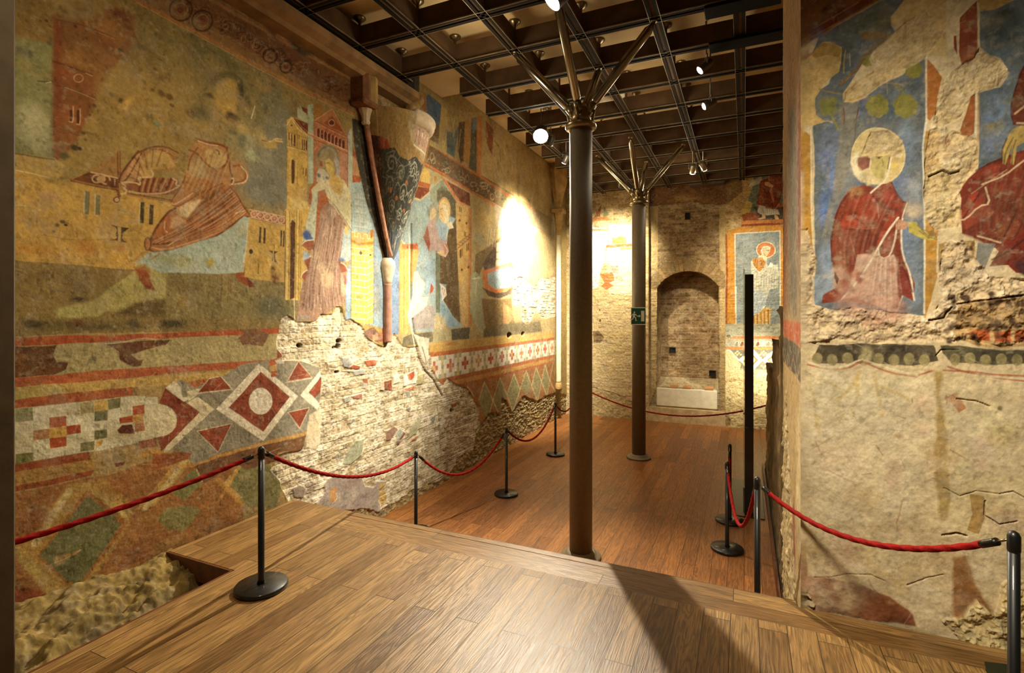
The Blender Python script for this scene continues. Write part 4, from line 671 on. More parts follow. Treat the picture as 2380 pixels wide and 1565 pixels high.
s(T10, '60,1215 350,1200 560,1120 940,1010 1330,915', 8, '#c09050', sm=0, wob=.004); p(T10, '330,1215 560,1140 940,1030 1310,935 1280,1060 1060,1090 1040,1170 790,1240 700,1180 520,1300 420,1360 360,1240', '#735033', wob=.012, var=.3)
p(T10, '-20,1100 200,1085 310,1100 290,1150 -20,1240', '#96552f', wob=.01, a=.9, soft=.004); s(T10, '360,1240 410,1340', 2.5, '#cbb98a')
# the large loss: bare brick
LOSS = ('653,752 658,738 668,732 690,748 722,749 740,742 747,729 775,729 783,711 793,711 804,744 816,740 842,757 852,780 870,798 890,808 908,793 916,775 938,806 '
        '985,806 1000,834 1004,860 1017,879 1030,895 1040,880 1060,893 1087,904 1100,924 1116,946 1112,975 1122,990 1135,960 1163,961 1166,925 1175,934 1190,959 1205,940 1217,921 1248,934 1271,921 1290,914 '
        '1330,925 1330,1000 1290,1010 1000,1190 900,1260 700,1260 660,1141 650,1117 628,1093 640,1078 645,1060 677,1050 703,1044 714,1015 720,983 741,953 746,910 748,881 744,854 700,840 660,838 658,826 646,812 644,790 651,768')
L.brick(G, LOSS, tear=.02)
L.brick(G, '940,812 1000,812 1004,860 1028,893 1028,905 985,900 950,920 900,925 860,860 870,812', tear=.03, lime=.7)
# smoothed filler beside the panel, fragments left on the brick
p(T10, '1330,830 1420,730 1440,800 1430,1000 1400,1060 1300,1060 1320,950', '#cfc1a0', wob=.02, soft=.01, h=-.006); p(T12, '0,830 80,780 70,980 0,1040', '#cdbf9c', soft=.01, wob=.02, h=-.006)
FR = [('390,230 470,195 515,250 500,310 450,280','#7a5a4a'),('455,245 490,240 500,280 465,290','#b47a58'),('530,190 585,190 585,290 560,300 500,300','#9a5a48'),('235,420 280,410 310,450 290,490 250,480','#8d8c84'),('285,490 320,460 370,480 365,500','#8c4a34'),('400,440 500,430 480,470 420,480','#a2593c'),('240,510 410,505 400,540 330,545 320,520','#98968c'),('390,570 425,565 425,605 395,600','#a0502f'),('395,600 420,605 410,640 380,640','#a6a294'),
      ('250,710 300,690 305,730 260,745','#a7a798'),('310,695 385,675 390,715 330,720','#8a5a4a'),('540,590 600,575 605,660 545,650','#7a4028'),('510,590 540,590 545,660 515,655','#c2ad94'),('610,550 650,530 660,590 610,610','#c9c2b0'),('690,550 770,505 790,520 780,600 690,620','#d6cfbc'),('710,540 765,510 765,545 745,580 720,580','#ad5a38'),('690,640 770,620 760,650 700,655','#ad6a44'),('790,540 830,520 830,600 790,610','#b3a878'),('700,660 730,655 735,690 715,700','#6f6d64'),
      ('270,1100 330,1020 400,1000 385,1120 300,1190 240,1180','#9a9c80'),('400,1010 370,1150 390,1100','#cfc6a6'),('560,950 610,920 640,940 590,1010 555,1020','#8a6656'),('620,960 660,930 690,960 640,1040','#9a9c8c'),('680,960 700,965 670,1000 650,1010','#84443a'),('740,900 790,835 810,870 780,960 720,1010','#aaa684'),('720,1040 790,970 780,1010','#9c6a48'),('640,1020 670,1015 645,1050','#8c4a38'),('735,1070 750,1000 735,1090','#8a5a3a'),
      ('880,850 915,825 915,860 890,885','#8e8d84'),('1035,750 1075,735 1070,760 1040,765','#b0653c'),('975,960 1010,890 1025,870 1010,910','#8a6a40'),('700,790 740,770 725,810','#7a766a'),('1175,690 1200,700 1230,760 1250,800 1200,730','#a8653c')]
for q, c_ in FR: p(T12, q, c_, wob=.02, h=-.004, var=.5, wear=.25)
p(T12, '80,1440 110,1390 100,1340 130,1290 230,1260 330,1270 380,1290 400,1350 470,1360 490,1310 560,1305 550,1340 510,1370 505,1460 530,1540 560,1565 0,1565', '#9b8f84', wob=.02, h=-.002, var=.4); p(T12, '150,1370 200,1340 190,1400 205,1440 160,1480 140,1420', '#b58a58', wob=.012); p(T12, '505,1330 555,1320 560,1450 530,1500 505,1440', '#b59c60', wob=.012); b(T12, 300, 1330, 90, 40, '#8c6a66', .6); b(T12, 330, 1480, 120, 50, '#8a7a78', .6); s(T12, '190,1400 205,1430 165,1475', 2.5, '#d8ccae')
for x, y, r, c_ in ((440,1240,40,'#9a7c74'),(150,1180,60,'#b0a888'),(215,1140,40,'#8c8a7a'),(20,1350,50,'#8e806c')): b(T12, x, y, r, r, c_, .7)
p(T10, '1190,1400 1250,1370 1310,1400 1290,1480 1210,1470', '#8f8070', wob=.02, h=-.003, var=.3); p(T10, '1000,1240 1070,1250 1060,1310 1010,1290', '#75705c', wob=.01)
# putlog holes, cracks
for T_, x, y, rx, ry in ((T12,218,290,22,16),(T12,212,325,18,22),(T10,1262,165,24,22),(T12,205,515,14,10),(T12,848,305,18,22),(T13,910,90,18,30),(T13,50,160,26,32),(T13,1050,75,12,20),(T13,320,870,18,16),(T13,985,930,14,12),(T10,1560,180,14,12)):
    w_, m_ = L.mask(T_, [(x+rx*math.cos(a), y+ry*math.sin(a)) for a in np.linspace(0, 6.28, 13)[:-1]], .008)
    L.col[w_] = L.col[w_]*(1-m_[..., None])+lin('#4c3a24')*m_[..., None]; L.h[w_] -= .06*m_
L.crack(T6, '605,1080 612,1180 600,1260 588,1370', 3, deep=.008)
L.crack(G, '957,522 957,600 956,690 960,745 966,790 975,830 990,862 1008,880 1022,905 1030,920', 5.5, col='#574832', deep=.03, wob=.02)
s(G, '951,530 951,690 955,750 960,790 968,832 984,866', 3.5, '#ddd6c2', wob=.012)
p(T8, '160,940 190,930 260,1040 240,1100 220,1150 290,1150 270,1230 160,1320 120,1380 105,1300 140,1200', '#d5ccb6', wob=.02, h=-.005); p(T12, '735,190 760,240 800,260 870,270 870,420 850,470 820,430 790,330', '#cfc6ae', wob=.02, h=-.004, var=.4); L.crack(T12, '820,340 845,420 850,460', 5, deep=.01)
L.crack(T13, '165,800 185,950 200,1180 205,1400', 2.2, deep=.01); L.crack(T13, '120,770 170,790 215,770', 2, deep=.008)
# pitted rubble at the foot of the wall
L.rubble(G, '1110,1010 1135,960 1163,961 1166,925 1175,934 1190,959 1217,921 1248,934 1271,921 1290,914 1335,925 1335,1000 1240,1045 1080,1110', amp=.05, freq=20, tear=.05, c1='#a08a58', pit=.68)
L.rubble(G, '1080,1055 1150,1030 1150,1110 1000,1160 880,1230 780,1230 800,1190 880,1190 960,1140 1040,1110', amp=.05, freq=16, tear=.05, a=.9, c1='#a38c5a', pit=.66)
L.rubble(T11, '-600,1750 -600,1480 20,1395 200,1340 400,1260 560,1215 730,1150 900,1060 1150,960 1280,900 1340,860 1500,800 1500,2400 -600,2400', amp=.11, freq=6.5, tear=.05, deep=-.02, c1='#a08448', hl='#bda76a', pit=.5)
L.crack(T11, '300,1290 420,1250 520,1245 620,1210 720,1180', 3.5, deep=.02, col='#3d2c18')
# scratches on the dado and overall ageing
rs = random.Random(11)
for i in range(130):
    x = rs.uniform(200, 760); y = rs.uniform(850, 1080); a = rs.uniform(0, 3.14); l = rs.uniform(5, 28); s(G, [(x, y), (x+l*math.cos(a), y+l*math.sin(a))], rs.uniform(.8, 1.5), '#d8ccae' if rs.random() < .6 else '#5a4a34', a=rs.uniform(.2, .6), sm=0)
L.finish(stain=.13, speck=.3, seed=100, scratch=160)
L.h += .012*(fbm(L.uu*1.3, L.vv*1.3, 300, 4)-.5)
M_FRESCO = fresco_mat()
o = L.build('wall_left', lambda u, v, h: (SL+h, u, v), M_FRESCO); tag(o, kind='structure')
# ---------------------------------------------------------------- right pier: front face towards the platform, narrow side face
TP, SP = 3.44, 0.30
T14 = (1780, 0, .51107); T15 = (1740, 740, .52718); R1 = (1850, 250, .33241); R2 = (2140, 0, .30691); R3 = (2140, 420, .30691); R4 = (1800, 0, .21727)
def pier_canvas():
    xs = np.arange(1873, 2440, 2.0/RES); U = np.array([on_t(x, 700, TP)[0] for x in xs]); U = np.concatenate([[SP], U[U > SP+.004], np.arange(U[-1]+.05, 2.65, .05)])
    V = np.arange(-.02, 5.62, .0056/RES)
    c = Canvas(U, V, lambda x, y: on_t(x, y, TP), 500); c.mpp = lambda P: depth(P[:, 0].mean(), TP)/FPX
    return c
Q = pier_canvas(); p, s, e, b, ring = Q.p, Q.s, Q.e, Q.b, Q.ring
Q.col[:] = lin('#cbb68e')
b(G, 2000, 1100, 200, 250, '#cbb991', .7); b(G, 2000, 1000, 100, 80, '#d2c39c', .7); b(G, 2280, 1000, 120, 120, '#cdbf98', .7); b(G, 2050, 1250, 160, 80, '#bfa674', .6); b(G, 2100, 1330, 120, 60, '#b59a66', .6)
# dark upper band and arch lines
p(R4, '230,-40 1200,-40 700,250 400,440 230,560', '#80562f', soft=.004); p(R4, '740,90 1000,-40 1150,-40 400,400 380,330', '#72351f', soft=.004, wob=.01, var=.3); s(R4, '390,400 800,180 1160,-10', 3, '#a8784a', sm=0); s(R4, '430,300 900,20', 3, '#a97a4c', sm=0); s(R4, '440,410 900,150', 3.5, '#9a5c38', sm=0); b(R4, 540, 110, 40, 40, '#3e2818', .9); b(R4, 260, 150, 26, 80, '#4a2c1a', .8)
p(R4, '280,560 420,570 480,640 420,740 300,760 240,640', '#8c5a34', a=.7, wob=.012, soft=.006)
# blue ground of the kneeling figure
p(G, '1888,300 1893,215 1925,195 1950,130 1890,126 1905,85 2000,30 2060,-5 2110,-5 2070,60 2080,75 2000,150 1960,215 2010,225 2050,195 2100,170 2150,130 2151,735 1895,720 1895,540', '#666c6e', wob=.012, var=.35)
for i in range(110):
    rs = random.Random(i+800); b(G, rs.uniform(1895, 2148), rs.uniform(40, 720), rs.uniform(6, 26), rs.uniform(6, 30), rs.choice(['#566470', '#7a8288', '#5a5e54', '#6e7a8e', '#8a8672', '#4e5658', '#6a7590']), .5)

b(G, 1925, 350, 30, 60, '#6a7590', .8); b(G, 1960, 430, 40, 90, '#777a7a', .7); b(G, 2110, 330, 30, 60, '#7a8894', .8); b(G, 2120, 450, 30, 40, '#8a929a', .8); b(G, 2110, 560, 30, 60, '#75849a', .7); b(G, 2125, 650, 24, 70, '#7b8894', .7); b(G, 2000, 60, 60, 40, '#4c5a4c', .8); b(G, 1960, 130, 40, 40, '#565c58', .7); b(G, 1930, 600, 26, 60, '#8a97a8', .8); b(G, 2060, 270, 40, 30, '#4f5c64', .7); b(G, 1915, 480, 14, 60, '#5c74a0', .7); b(G, 1935, 430, 10, 60, '#5c78a8', .8); b(G, 2050, 60, 30, 40, '#5e5a3a', .7)
p(R1, '300,-40 440,-40 400,300 330,560 230,800 205,1000 200,820 260,560 300,200', '#7f7a6c', soft=.006, a=.8); s(R1, '430,20 400,300', 2, '#5e5548'); s(R1, '330,100 320,30', 3, '#8a6a50')
for q in ('-500,-100 -100,-100',): pass
p(R4, '410,590 520,450 600,440 720,500 720,640 690,760 520,900 430,1050 430,1220 540,1290 400,1340 230,1340 220,1000 230,700', '#c2a468', wob=.012, var=.2)
p(R4, '400,580 520,460 640,450 720,520 700,600 560,580 450,620', '#a5854a', wob=.012)
p(R4, '1840,-40 1420,-40 1250,180 1250,260 1380,260 1230,380 1060,540 1000,620 1030,760 880,860 780,920 720,1000 740,1090 830,1100 960,1050 1100,930 1190,850 1330,800 1400,720 1620,600 1840,600', '#c6aa72', wob=.012, var=.2, soft=.002)
for x, y, r in ((560,1100,90),(600,1180,80),(540,1190,60),(620,1080,60)): b(R4, x, y, r, r*.8, '#7e7c3a', .95)
for cx, cy, R in ((1100, 1135, 120), (1400, 1130, 125), (1490, 740, 90), (990, 650, 60)):
    for k in range(7): a = k*.9+cx; e(R4, cx+R*.62*math.cos(a), cy+R*.62*math.sin(a), R*.46, R*.46, '#857f3e', wob=.006, soft=.001)
    e(R4, cx, cy, R*.6, R*.6, '#857f3e')
p(R4, '900,360 1000,330 1160,340 1230,380 1100,420 960,430', '#80683a', wob=.012, soft=.004)
s(R4, '700,900 860,760 1010,540 1190,420', 9, '#7d6236', wob=.006); s(R4, '740,780 745,650 760,540', 3, '#b29a60'); s(R4, '1290,910 1360,940 1385,1020', 6, '#7f7c40'); s(R4, '1120,900 1260,880 1380,910', 3, '#a08a60'); s(R4, '480,950 560,980 700,1000', 4, '#8d7e4c'); s(R4, '500,1310 560,1285 620,1310', 3, '#b9a878'); s(R4, '600,1220 640,1290 680,1380', 5, '#8a853e'); s(R4, '735,1150 750,1250 740,1330', 2.5, '#6a3c28'); s(R4, '900,1150 880,1250 860,1300', 2.5, '#6a3c28')
# ochre frame strips
p(R1, '20,130 105,200 122,980 60,960 40,830 0,840 -70,840 -70,140', '#b08338', wob=.008); p(R1, '-70,240 25,300 40,820 -70,840', '#7d3a22', wob=.006); s(R1, '103,150 108,700 122,985', 3.5, '#dcd0ae', sm=0); s(R1, '30,450 40,820', 2.5, '#dcd0ae', sm=0)
p(G, '2150,130 2170,150 2190,180 2175,260 2160,280 2150,275', '#a56730', wob=.01); p(R1, '905,165 1010,160 1005,500 905,760 990,860 990,1190 900,1480 895,1440', '#b18238', wob=.01, var=.3); p(R1, '960,400 1100,400 1100,800 900,770 920,480', '#b7a46e', wob=.02); b(R1, 950, 600, 40, 30, '#a4742e', .9); b(R1, 955, 660, 30, 20, '#a06a2c', .8)
s(R1, '912,-380 910,100 890,260 900,900 895,1440', 4, '#d8d2b8', sm=0, wob=.004, wear=.15); s(R1, '1015,160 1010,370', 3, '#d8cba8', sm=0); s(R1, '990,900 985,1150', 3, '#d8cba8', sm=0)
p(R1, '1020,230 1060,190 1090,260 1030,270', '#8a4630', wob=.01)
# kneeling figure
p(R1, '125,1180 210,1150 300,1120 300,1300 200,1340 130,1380', '#8b97a4', soft=.006, a=.8)
p(R1, '360,590 470,540 560,560 660,500 700,600 740,655 790,660 760,760 740,860 730,980 770,1090 830,1230 825,1360 740,1310 700,1400 690,1440 640,1400 330,1350 180,1370 190,1310 280,1260 270,1180 250,1060 240,920 270,760 310,660', '#7c3a28', wob=.003, var=.25)
b(R1, 420, 600, 60, 50, '#a5764e', .8); p(R1, '400,620 560,600 620,700 600,790 480,800 400,720', '#91402c', soft=.01); p(R1, '350,730 440,740 520,860 420,850 330,850 300,800', '#9c4028', soft=.004); b(R1, 350, 950, 90, 100, '#98604a', .8); b(R1, 320, 1080, 60, 80, '#9c6a4e', .7); b(R1, 490, 920, 60, 80, '#5a3226', .7); b(R1, 640, 720, 60, 40, '#642c22', .7); b(R1, 420, 760, 50, 30, '#5a2a20', .7); p(R1, '540,600 660,520 700,620 720,680 640,720 560,670', '#7a3022', soft=.006); b(R1, 640, 620, 50, 40, '#a04a38', .6); b(R1, 560, 700, 40, 40, '#ae6a56', .6)
p(R1, '640,760 720,720 715,780 580,980 560,960', '#92402e', soft=.003); p(R1, '610,960 690,850 700,900 670,1010 620,1050 580,1020', '#8a4438', soft=.003); p(R1, '700,1040 760,1110 820,1240 820,1350 740,1310 700,1400', '#7b3529', soft=.003)
p(R1, '430,1030 560,1010 600,1060 680,1030 705,1080 700,1440 640,1420 420,1330 340,1330 400,1180', '#c2a08a', wob=.006, soft=.003); p(R1, '250,1110 330,1110 400,1200 330,1300 260,1260', '#b08c74', a=.8, soft=.008); p(R1, '270,1150 300,1200 290,1240 265,1190', '#5c3a34')
for q in ('560,1090 540,1200 500,1320','600,1140 580,1250 540,1320','650,1160 620,1260 600,1400','520,1130 520,1250','690,1140 690,1400'): s(R1, q, 4, '#93604e', a=.7)
s(R1, '655,1240 620,1420', 2, '#e0cfb8'); s(R1, '715,770 640,870 575,980 500,1110 420,1230 320,1340', 4, '#e2d3b8', wob=.003); s(R1, '575,985 580,1040 620,1060 660,1030 690,940 705,850', 4, '#dfd0b4', wob=.003); s(R1, '780,665 745,760 735,900 745,1040 800,1170 825,1350', 4, '#e2d3b8', wob=.003); s(R1, '785,660 750,770', 2, '#5a2a20'); s(R1, '745,1320 700,1440', 2.5, '#dccbb0')
for q in ('370,600 310,680 270,790 245,950 250,1080','380,740 440,790 520,860','350,850 420,850 510,860','540,620 620,710 700,710','560,960 480,1080 400,1200','660,510 700,600 750,660','700,1060 770,1160 815,1290'): s(R1, q, 3.5, '#48241e', a=.8)
rs = random.Random(31)
for k in range(18):
    x0 = 380+k*20; y0 = 600+rs.uniform(-10, 40); s(R1, [(x0, y0), (x0-60-k*2, y0+180), (x0-90-k*4, y0+330), (x0-80-k*6, y0+480+rs.uniform(-30, 60))], rs.uniform(3, 8), ('#4e2620', '#9c4a34', '#612e22', '#b0705a')[k % 4], a=.35, sm=2)
p(R1, '430,1030 560,1010 600,1060 680,1030 705,1080 700,1440 640,1420 420,1330 340,1330 400,1180', '#c2a08a', wob=.006, soft=.003, a=.85)
s(R1, '715,770 640,870 575,980 500,1110 420,1230 320,1340', 4, '#e2d3b8', wob=.003)
for k in range(16):
    x0 = 560+k*10; s(R1, [(x0, 1050), (x0-20+k*2, 1180), (x0-60+k*7, 1400)], rs.uniform(2, 6), ('#a8806c', '#d8bca4', '#8e5f50')[k % 3], a=.4, sm=2)
for k in range(30): b(R1, rs.uniform(270, 700), rs.uniform(620, 1380), rs.uniform(10, 40), rs.uniform(10, 40), rs.choice(['#a87458', '#5a2c22', '#8e4030', '#b8957c']), .4)
e(R1, 575, 340, 190, 200, '#cdb77e', wob=.006); p(R1, '430,490 540,180 660,160 740,230 750,380 680,470 640,480 600,330 500,340 440,330', '#c2aa72', wob=.006); p(R1, '380,380 400,320 440,310 430,430 520,530 450,520 400,470', '#dccda2', wob=.008, soft=.003)
ring(R1, 575, 340, 188, 196, 2.5, '#dcc59a', 150, 400, wob=.004); p(R1, '430,350 500,340 520,360 510,420 460,440 430,410', '#84463a', soft=.003); s(R1, '525,350 515,430', 3, '#d8cdb4')
p(R1, '530,350 640,330 650,370 630,440 610,500 560,500 520,440', '#b5a568', wob=.004, soft=.003); p(R1, '520,440 560,500 600,510 580,530 500,540 460,480', '#d2bf90', soft=.006); e(R1, 577, 352, 12, 7, '#6a5630'); s(R1, '555,345 600,345', 2, '#7a6438'); s(R1, '600,360 612,400 600,410', 2, '#857040'); s(R1, '665,350 650,430 630,500 600,530 525,595', 4.5, '#e2d4b8', wob=.003); s(R1, '655,350 640,430', 2.5, '#4e3a24'); b(R1, 690, 400, 24, 30, '#d2b85c', .8)
p(R1, '695,800 720,780 790,800 770,850 700,855', '#b98a6c', wob=.004); p(R1, '780,800 840,798 870,840 940,900 985,920 940,930 880,915 790,870', '#b3a44e', wob=.003)
for q in ('850,820 920,900 985,925','860,860 930,915','880,850 960,880 980,910'): s(R1, q, 2, '#6a5628')
p(R1, '920,870 950,855 980,880 975,905 930,895', '#8a6a38', wob=.004); b(R1, 830, 720, 70, 60, '#bfae92', .8); b(R1, 770, 580, 60, 60, '#6c7688', .6); b(R1, 830, 560, 50, 50, '#979ca4', .7)
# right-hand picture: seated figure fragment in red
p(R2, '450,90 700,0 820,-40 900,-40 900,1560 440,1560 440,1260 440,680 580,660 660,540 600,440 520,420 450,360', '#5f686c', wob=.01, var=.35); b(R2, 620, 200, 150, 160, '#3d4440', .9); b(R2, 560, 900, 90, 200, '#6a7a94', .7); b(R2, 520, 1120, 60, 80, '#707c92', .7); b(R2, 560, 960, 90, 40, '#7d7a58', .7); p(R2, '430,-20 700,-40 690,10 560,70 450,85', '#a88a52', wob=.01)
p(R2, '300,130 430,0 440,370 400,440 310,500 285,400 295,250', '#83442a', wob=.012, var=.3); b(R2, 370, 440, 60, 50, '#9c6038', .7); p(R2, '250,270 280,265 275,420 250,360', '#7c3a28', wob=.008); s(R2, '438,20 436,370', 3, '#cdb88c', sm=0); s(R2, '275,270 285,470', 3, '#c8b488', sm=0)
p(R2, '300,990 380,720 420,690 410,1010 340,1050', '#94572e', wob=.015, var=.3); s(R2, '422,690 415,1020', 4, '#d8ccac', sm=0); s(R2, '440,690 432,1200', 4, '#b08a58', sm=0); p(R2, '375,1250 440,1230 400,1300', '#94572e', wob=.012)
p(R2, '900,480 780,500 740,560 690,760 680,860 710,950 900,960', '#63301f', wob=.003); s(R2, '780,500 700,720 680,850 705,940', 2.5, '#3c1c14'); s(R2, '900,760 790,800 715,860', 5, '#c6a578', sm=0); s(R2, '730,930 900,935', 4, '#cdb694', sm=0)
p(R2, '430,1290 520,1230 620,1190 900,1100 900,2040 640,1960 560,1880 480,1860 440,1800 310,1770 300,1600 310,1500 290,1450 330,1380', '#71301f', wob=.004, var=.25); p(R2, '500,1500 700,1400 800,1500 740,1650 560,1800 460,1840 320,1770 330,1620', '#6a3323', soft=.006); b(R2, 640, 1750, 120, 100, '#7d4a30', .7); b(R2, 420, 1500, 60, 60, '#9a4030', .6); b(R2, 460, 1650, 50, 50, '#4a3230', .7); b(R2, 560, 1300, 100, 60, '#8c3a2a', .6)
p(R2, '300,1640 380,1540 480,1550 560,1600 340,1740', '#93432c', a=.7, soft=.004)
for q in ('420,1290 560,1220 680,1180','700,1450 640,1600 560,1750','780,1480 700,1650 600,1850','840,1500 740,1750 660,1920','480,1420 380,1560 320,1660','620,1950 760,1800 860,1760','640,2000 760,1880 860,1850'): s(R2, q, 5, '#43201a', a=.8)
for k in range(26):
    x0 = 470+k*18; y0 = 1330-k*9; s(R2, [(x0, y0), (x0-20, y0+150), (x0-70-k*2, y0+330), (x0-60-k*3, y0+470)], rs.uniform(4, 10), ('#4a221a', '#8a3a28', '#5c2b20', '#8e5a3c')[k % 4], a=.35, sm=2)
for q in ('470,1395 640,1330 760,1230 860,1170','285,1665 340,1665 440,1560 530,1545 495,1420','430,1790 520,1815 600,1840'): s(R2, q, 4, '#d2b490', wob=.003)
p(R2, '690,980 760,950 900,950 900,1100 780,1080 730,1110 705,1250 680,1240 690,1100 640,1250 620,1240 610,1150 650,1050', '#a58c4e', wob=.003); s(R2, '700,1040 640,1150 630,1245', 2.5, '#5a4222'); s(R2, '720,1060 690,1150 690,1250', 2.5, '#5a4222'); s(R2, '650,1050 612,1140 615,1220', 3, '#4a3018')
for i in range(40):
    rs = random.Random(i+950); b(R2, rs.uniform(455, 690), rs.uniform(100, 1180), rs.uniform(10, 50), rs.uniform(10, 60), rs.choice(['#566470', '#737c84', '#5a5e54', '#667088', '#7d7a66', '#4a5254']), .45, rag=.9)
p(R3, '425,470 560,480 500,640 460,720 415,730', '#7e7c74', wob=.006); p(R3, '640,450 900,330 900,720 720,700 660,640 520,650', '#702b1f', wob=.004); s(R3, '540,600 660,540 820,420', 5, '#40201a'); p(R3, '700,620 900,560 900,760 760,720', '#4a2a2a', wob=.01, soft=.006)
p(R3, '130,480 400,450 410,720 380,860 260,780 250,700 140,690', '#a2824e', wob=.015, var=.3)
for i in range(26):
    rs = random.Random(i+40); b(R3, rs.uniform(150, 400), rs.uniform(460, 840), 16, 22, '#55331f', .9)
# bare, broken plaster
RUB = dict(tear=.03, deep=.006, c1='#c6ae80', c2='#8c7048', hl='#dccdaa')
Q.rubble(R2, '440,370 520,420 600,440 660,540 600,650 440,690 370,740 300,880 160,960 60,990 160,620 300,500 400,440', amp=.05, freq=13, a=.75, **RUB)
Q.rubble(R2, '60,990 160,960 300,1000 430,1060 440,1260 330,1380 290,1450 310,1600 300,1720 100,1740 30,1600 40,1250', amp=.06, freq=12, a=.75, **RUB)
Q.rubble(R4, '1380,260 1230,380 1060,540 1000,620 1030,760 880,860 740,980 740,1080 960,1050 1190,850 1400,720 1620,600 1840,300 1600,100', amp=.03, freq=13, a=.6, **RUB)
Q.rubble(R1, '450,330 520,190 650,160 750,230 740,360 640,330', amp=.025, freq=18, a=.7, **RUB)
Q.rubble(G, '1856,540 1880,525 1895,590 1893,700 1930,712 2000,720 2080,725 2160,740 2190,690 2190,560 2240,560 2300,640 2420,660 2420,790 2160,800 2100,798 1930,790 1860,800', amp=.08, freq=10, a=.85, tear=.04, c1='#ccb48e', c2='#7c6048', hl='#e0d0b0', deep=.0)
b(G, 1990, 700, 50, 40, '#b28a76', .6); b(G, 2060, 720, 50, 40, '#a87a68', .5); b(G, 1950, 760, 50, 20, '#b39a7c', .5); b(G, 2030, 750, 30, 20, '#8a4a40', .5)
Q.crack(R3, '120,1330 160,1290 300,1290', 2); Q.crack(R2, '70,1335 170,1290 230,1310 300,1290', 4, deep=.03); Q.crack(R3, '280,930 420,910 560,890 640,880 782,870', 4, '#6a4e30', deep=.03); Q.crack(R3, '60,1060 180,1040 230,960', 5, deep=.03)
p(R3, '280,940 420,900 560,880 700,880 900,900 900,1240 640,1260 420,1250 260,1200', '#a5824e', wob=.015, var=.35, a=.8)
for q in ('370,1150 520,1110 530,1210 400,1200','550,1140 690,1120 700,1210 560,1210','730,1130 900,1120 900,1210 730,1215'): p(R3, q, '#a8552c', wob=.015, var=.3)
for q in ('360,750 400,740 410,790','310,770 340,750 345,785'): p(T15, q, '#a8552c')
for i in range(60):
    rs = random.Random(i+90); b(G, rs.uniform(2200, 2400), rs.uniform(680, 810), 9, 8, '#4a3424', .8)
# dark band and painted hanging below it
p(T15, '270,180 310,115 400,120 520,108 820,125 840,190 720,205 600,200 480,200 300,200', '#544a38', wob=.02, var=.5); p(T15, '850,125 1300,140 1300,200 1100,200 900,200 860,160', '#57503a', wob=.02, var=.5); b(T15, 1080, 160, 120, 30, '#3c382c', .8); b(T15, 660, 140, 60, 26, '#393228', .8); b(T15, 430, 135, 40, 22, '#2f2b24', .9)
for i in range(15):
    x = 300+i*68
    if 810 < x < 860: continue
    e(T15, x, 178+(i % 2)*6, 24, 26, '#8f8258', wob=.008, a=.85); e(T15, x+32, 172, 9, 20, '#463c2c', a=.8)
for q in ('260,205 330,225 420,228 500,190 520,200 620,240 740,258','750,250 810,232','860,230 980,235 1100,250 1300,256','880,215 1000,250 1200,275 1300,280'): s(T15, q, 5, '#a0573a', wob=.004)
s(T15, '265,196 330,214 420,216 495,180 520,188 640,228 740,245', 4, '#d8cba6', wob=.004); s(T15, '950,245 1100,262 1300,268', 4, '#cdbf98')
b(T15, 520, 160, 30, 40, '#b5a67a', .8)
p(T15, '250,230 480,235 500,215 620,250 820,260 830,560 780,700 700,900 300,900 250,600', '#d3c29c', soft=.02, wob=.02); b(T15, 440, 330, 140, 80, '#d6c9a4', .8)
for q in ('270,250 380,300','490,235 440,320 380,370','470,260 480,340 460,430','550,240 570,340 590,430','580,300 700,350','265,280 300,380','420,430 350,470','300,430 310,500'): s(T15, q, 9, '#bf9f52', a=.55, wob=.012)
p(T15, '820,230 860,240 850,330 880,500 880,640 900,900 850,930 820,700 835,400', '#a68d58', wob=.02, soft=.006)
p(T15, '860,360 890,340 920,330 960,400 930,420 900,380', '#a8693a', wob=.01); p(T15, '870,340 885,350 870,390', '#a05a34', wob=.008)
p(T15, '880,640 980,680 1214,700 1300,720 1300,1000 1000,960 870,930 890,780', '#c9b68a', wob=.02, soft=.004); b(T15, 1000, 650, 100, 80, '#c3b68a', .6); b(T15, 1120, 520, 90, 60, '#b09c68', .6)
Q.crack(T15, '860,750 930,780 1000,755 1100,770 1160,760 1214,790', 2.5, '#8a7448', deep=.012); Q.crack(T15, '1040,800 1040,870 1100,910 1180,890', 3, '#7d6434', deep=.02); p(T15, '970,770 1035,780 1045,870 1010,950 960,930 985,860', '#a4834a', wob=.012)
Q.crack(T15, '920,360 1000,365 1060,385', 3, '#8a6c3c', deep=.02); Q.crack(T15, '860,950 920,940 960,955', 4, '#5a3c22', deep=.03)
for q in ('290,540 310,580','560,560 590,600','660,430 690,440','500,690 540,685','890,580 980,630','350,670 430,710 470,720','680,800 640,930 690,970','720,350 722,370'): s(T15, q, 3.5, '#94603e', a=.7, wob=.01)
b(T15, 490, 1020, 30, 14, '#6b5232', .8); b(T15, 660, 520, 24, 12, '#9a6a4a', .5); b(T15, 1108, 397, 14, 12, '#6a5634', .8)
Q.crack(T15, '290,1140 360,1140 430,1130 540,1135 600,1160', 2, '#8a6c3c', deep=.008); Q.crack(T15, '700,1180 780,1150 860,1130', 2.5, '#7a5c30', deep=.01)
p(T15, '230,1130 330,1140 480,1170 620,1230 720,1300 740,1360 600,1345 400,1310 260,1290', '#8b5636', wob=.015, var=.35, soft=.003); b(T15, 360, 1180, 50, 40, '#7a4230', .7); b(T15, 680, 1320, 50, 30, '#7c4632', .7)
s(T15, '530,1160 560,1210 640,1260', 3, '#6a5030', a=.7)
p(T15, '900,1050 960,1040 1000,1180 1080,1300 1100,1400 1000,1380 900,1300', '#94683c', wob=.02, soft=.006, var=.3)
Q.rubble(T15, '870,1330 1000,1250 1100,1320 1140,1180 1300,1150 1300,1560 1100,1520 950,1440', amp=.09, freq=9, tear=.06, deep=-.01, c1='#bda673', c2='#6e5636', hl='#d8c898')
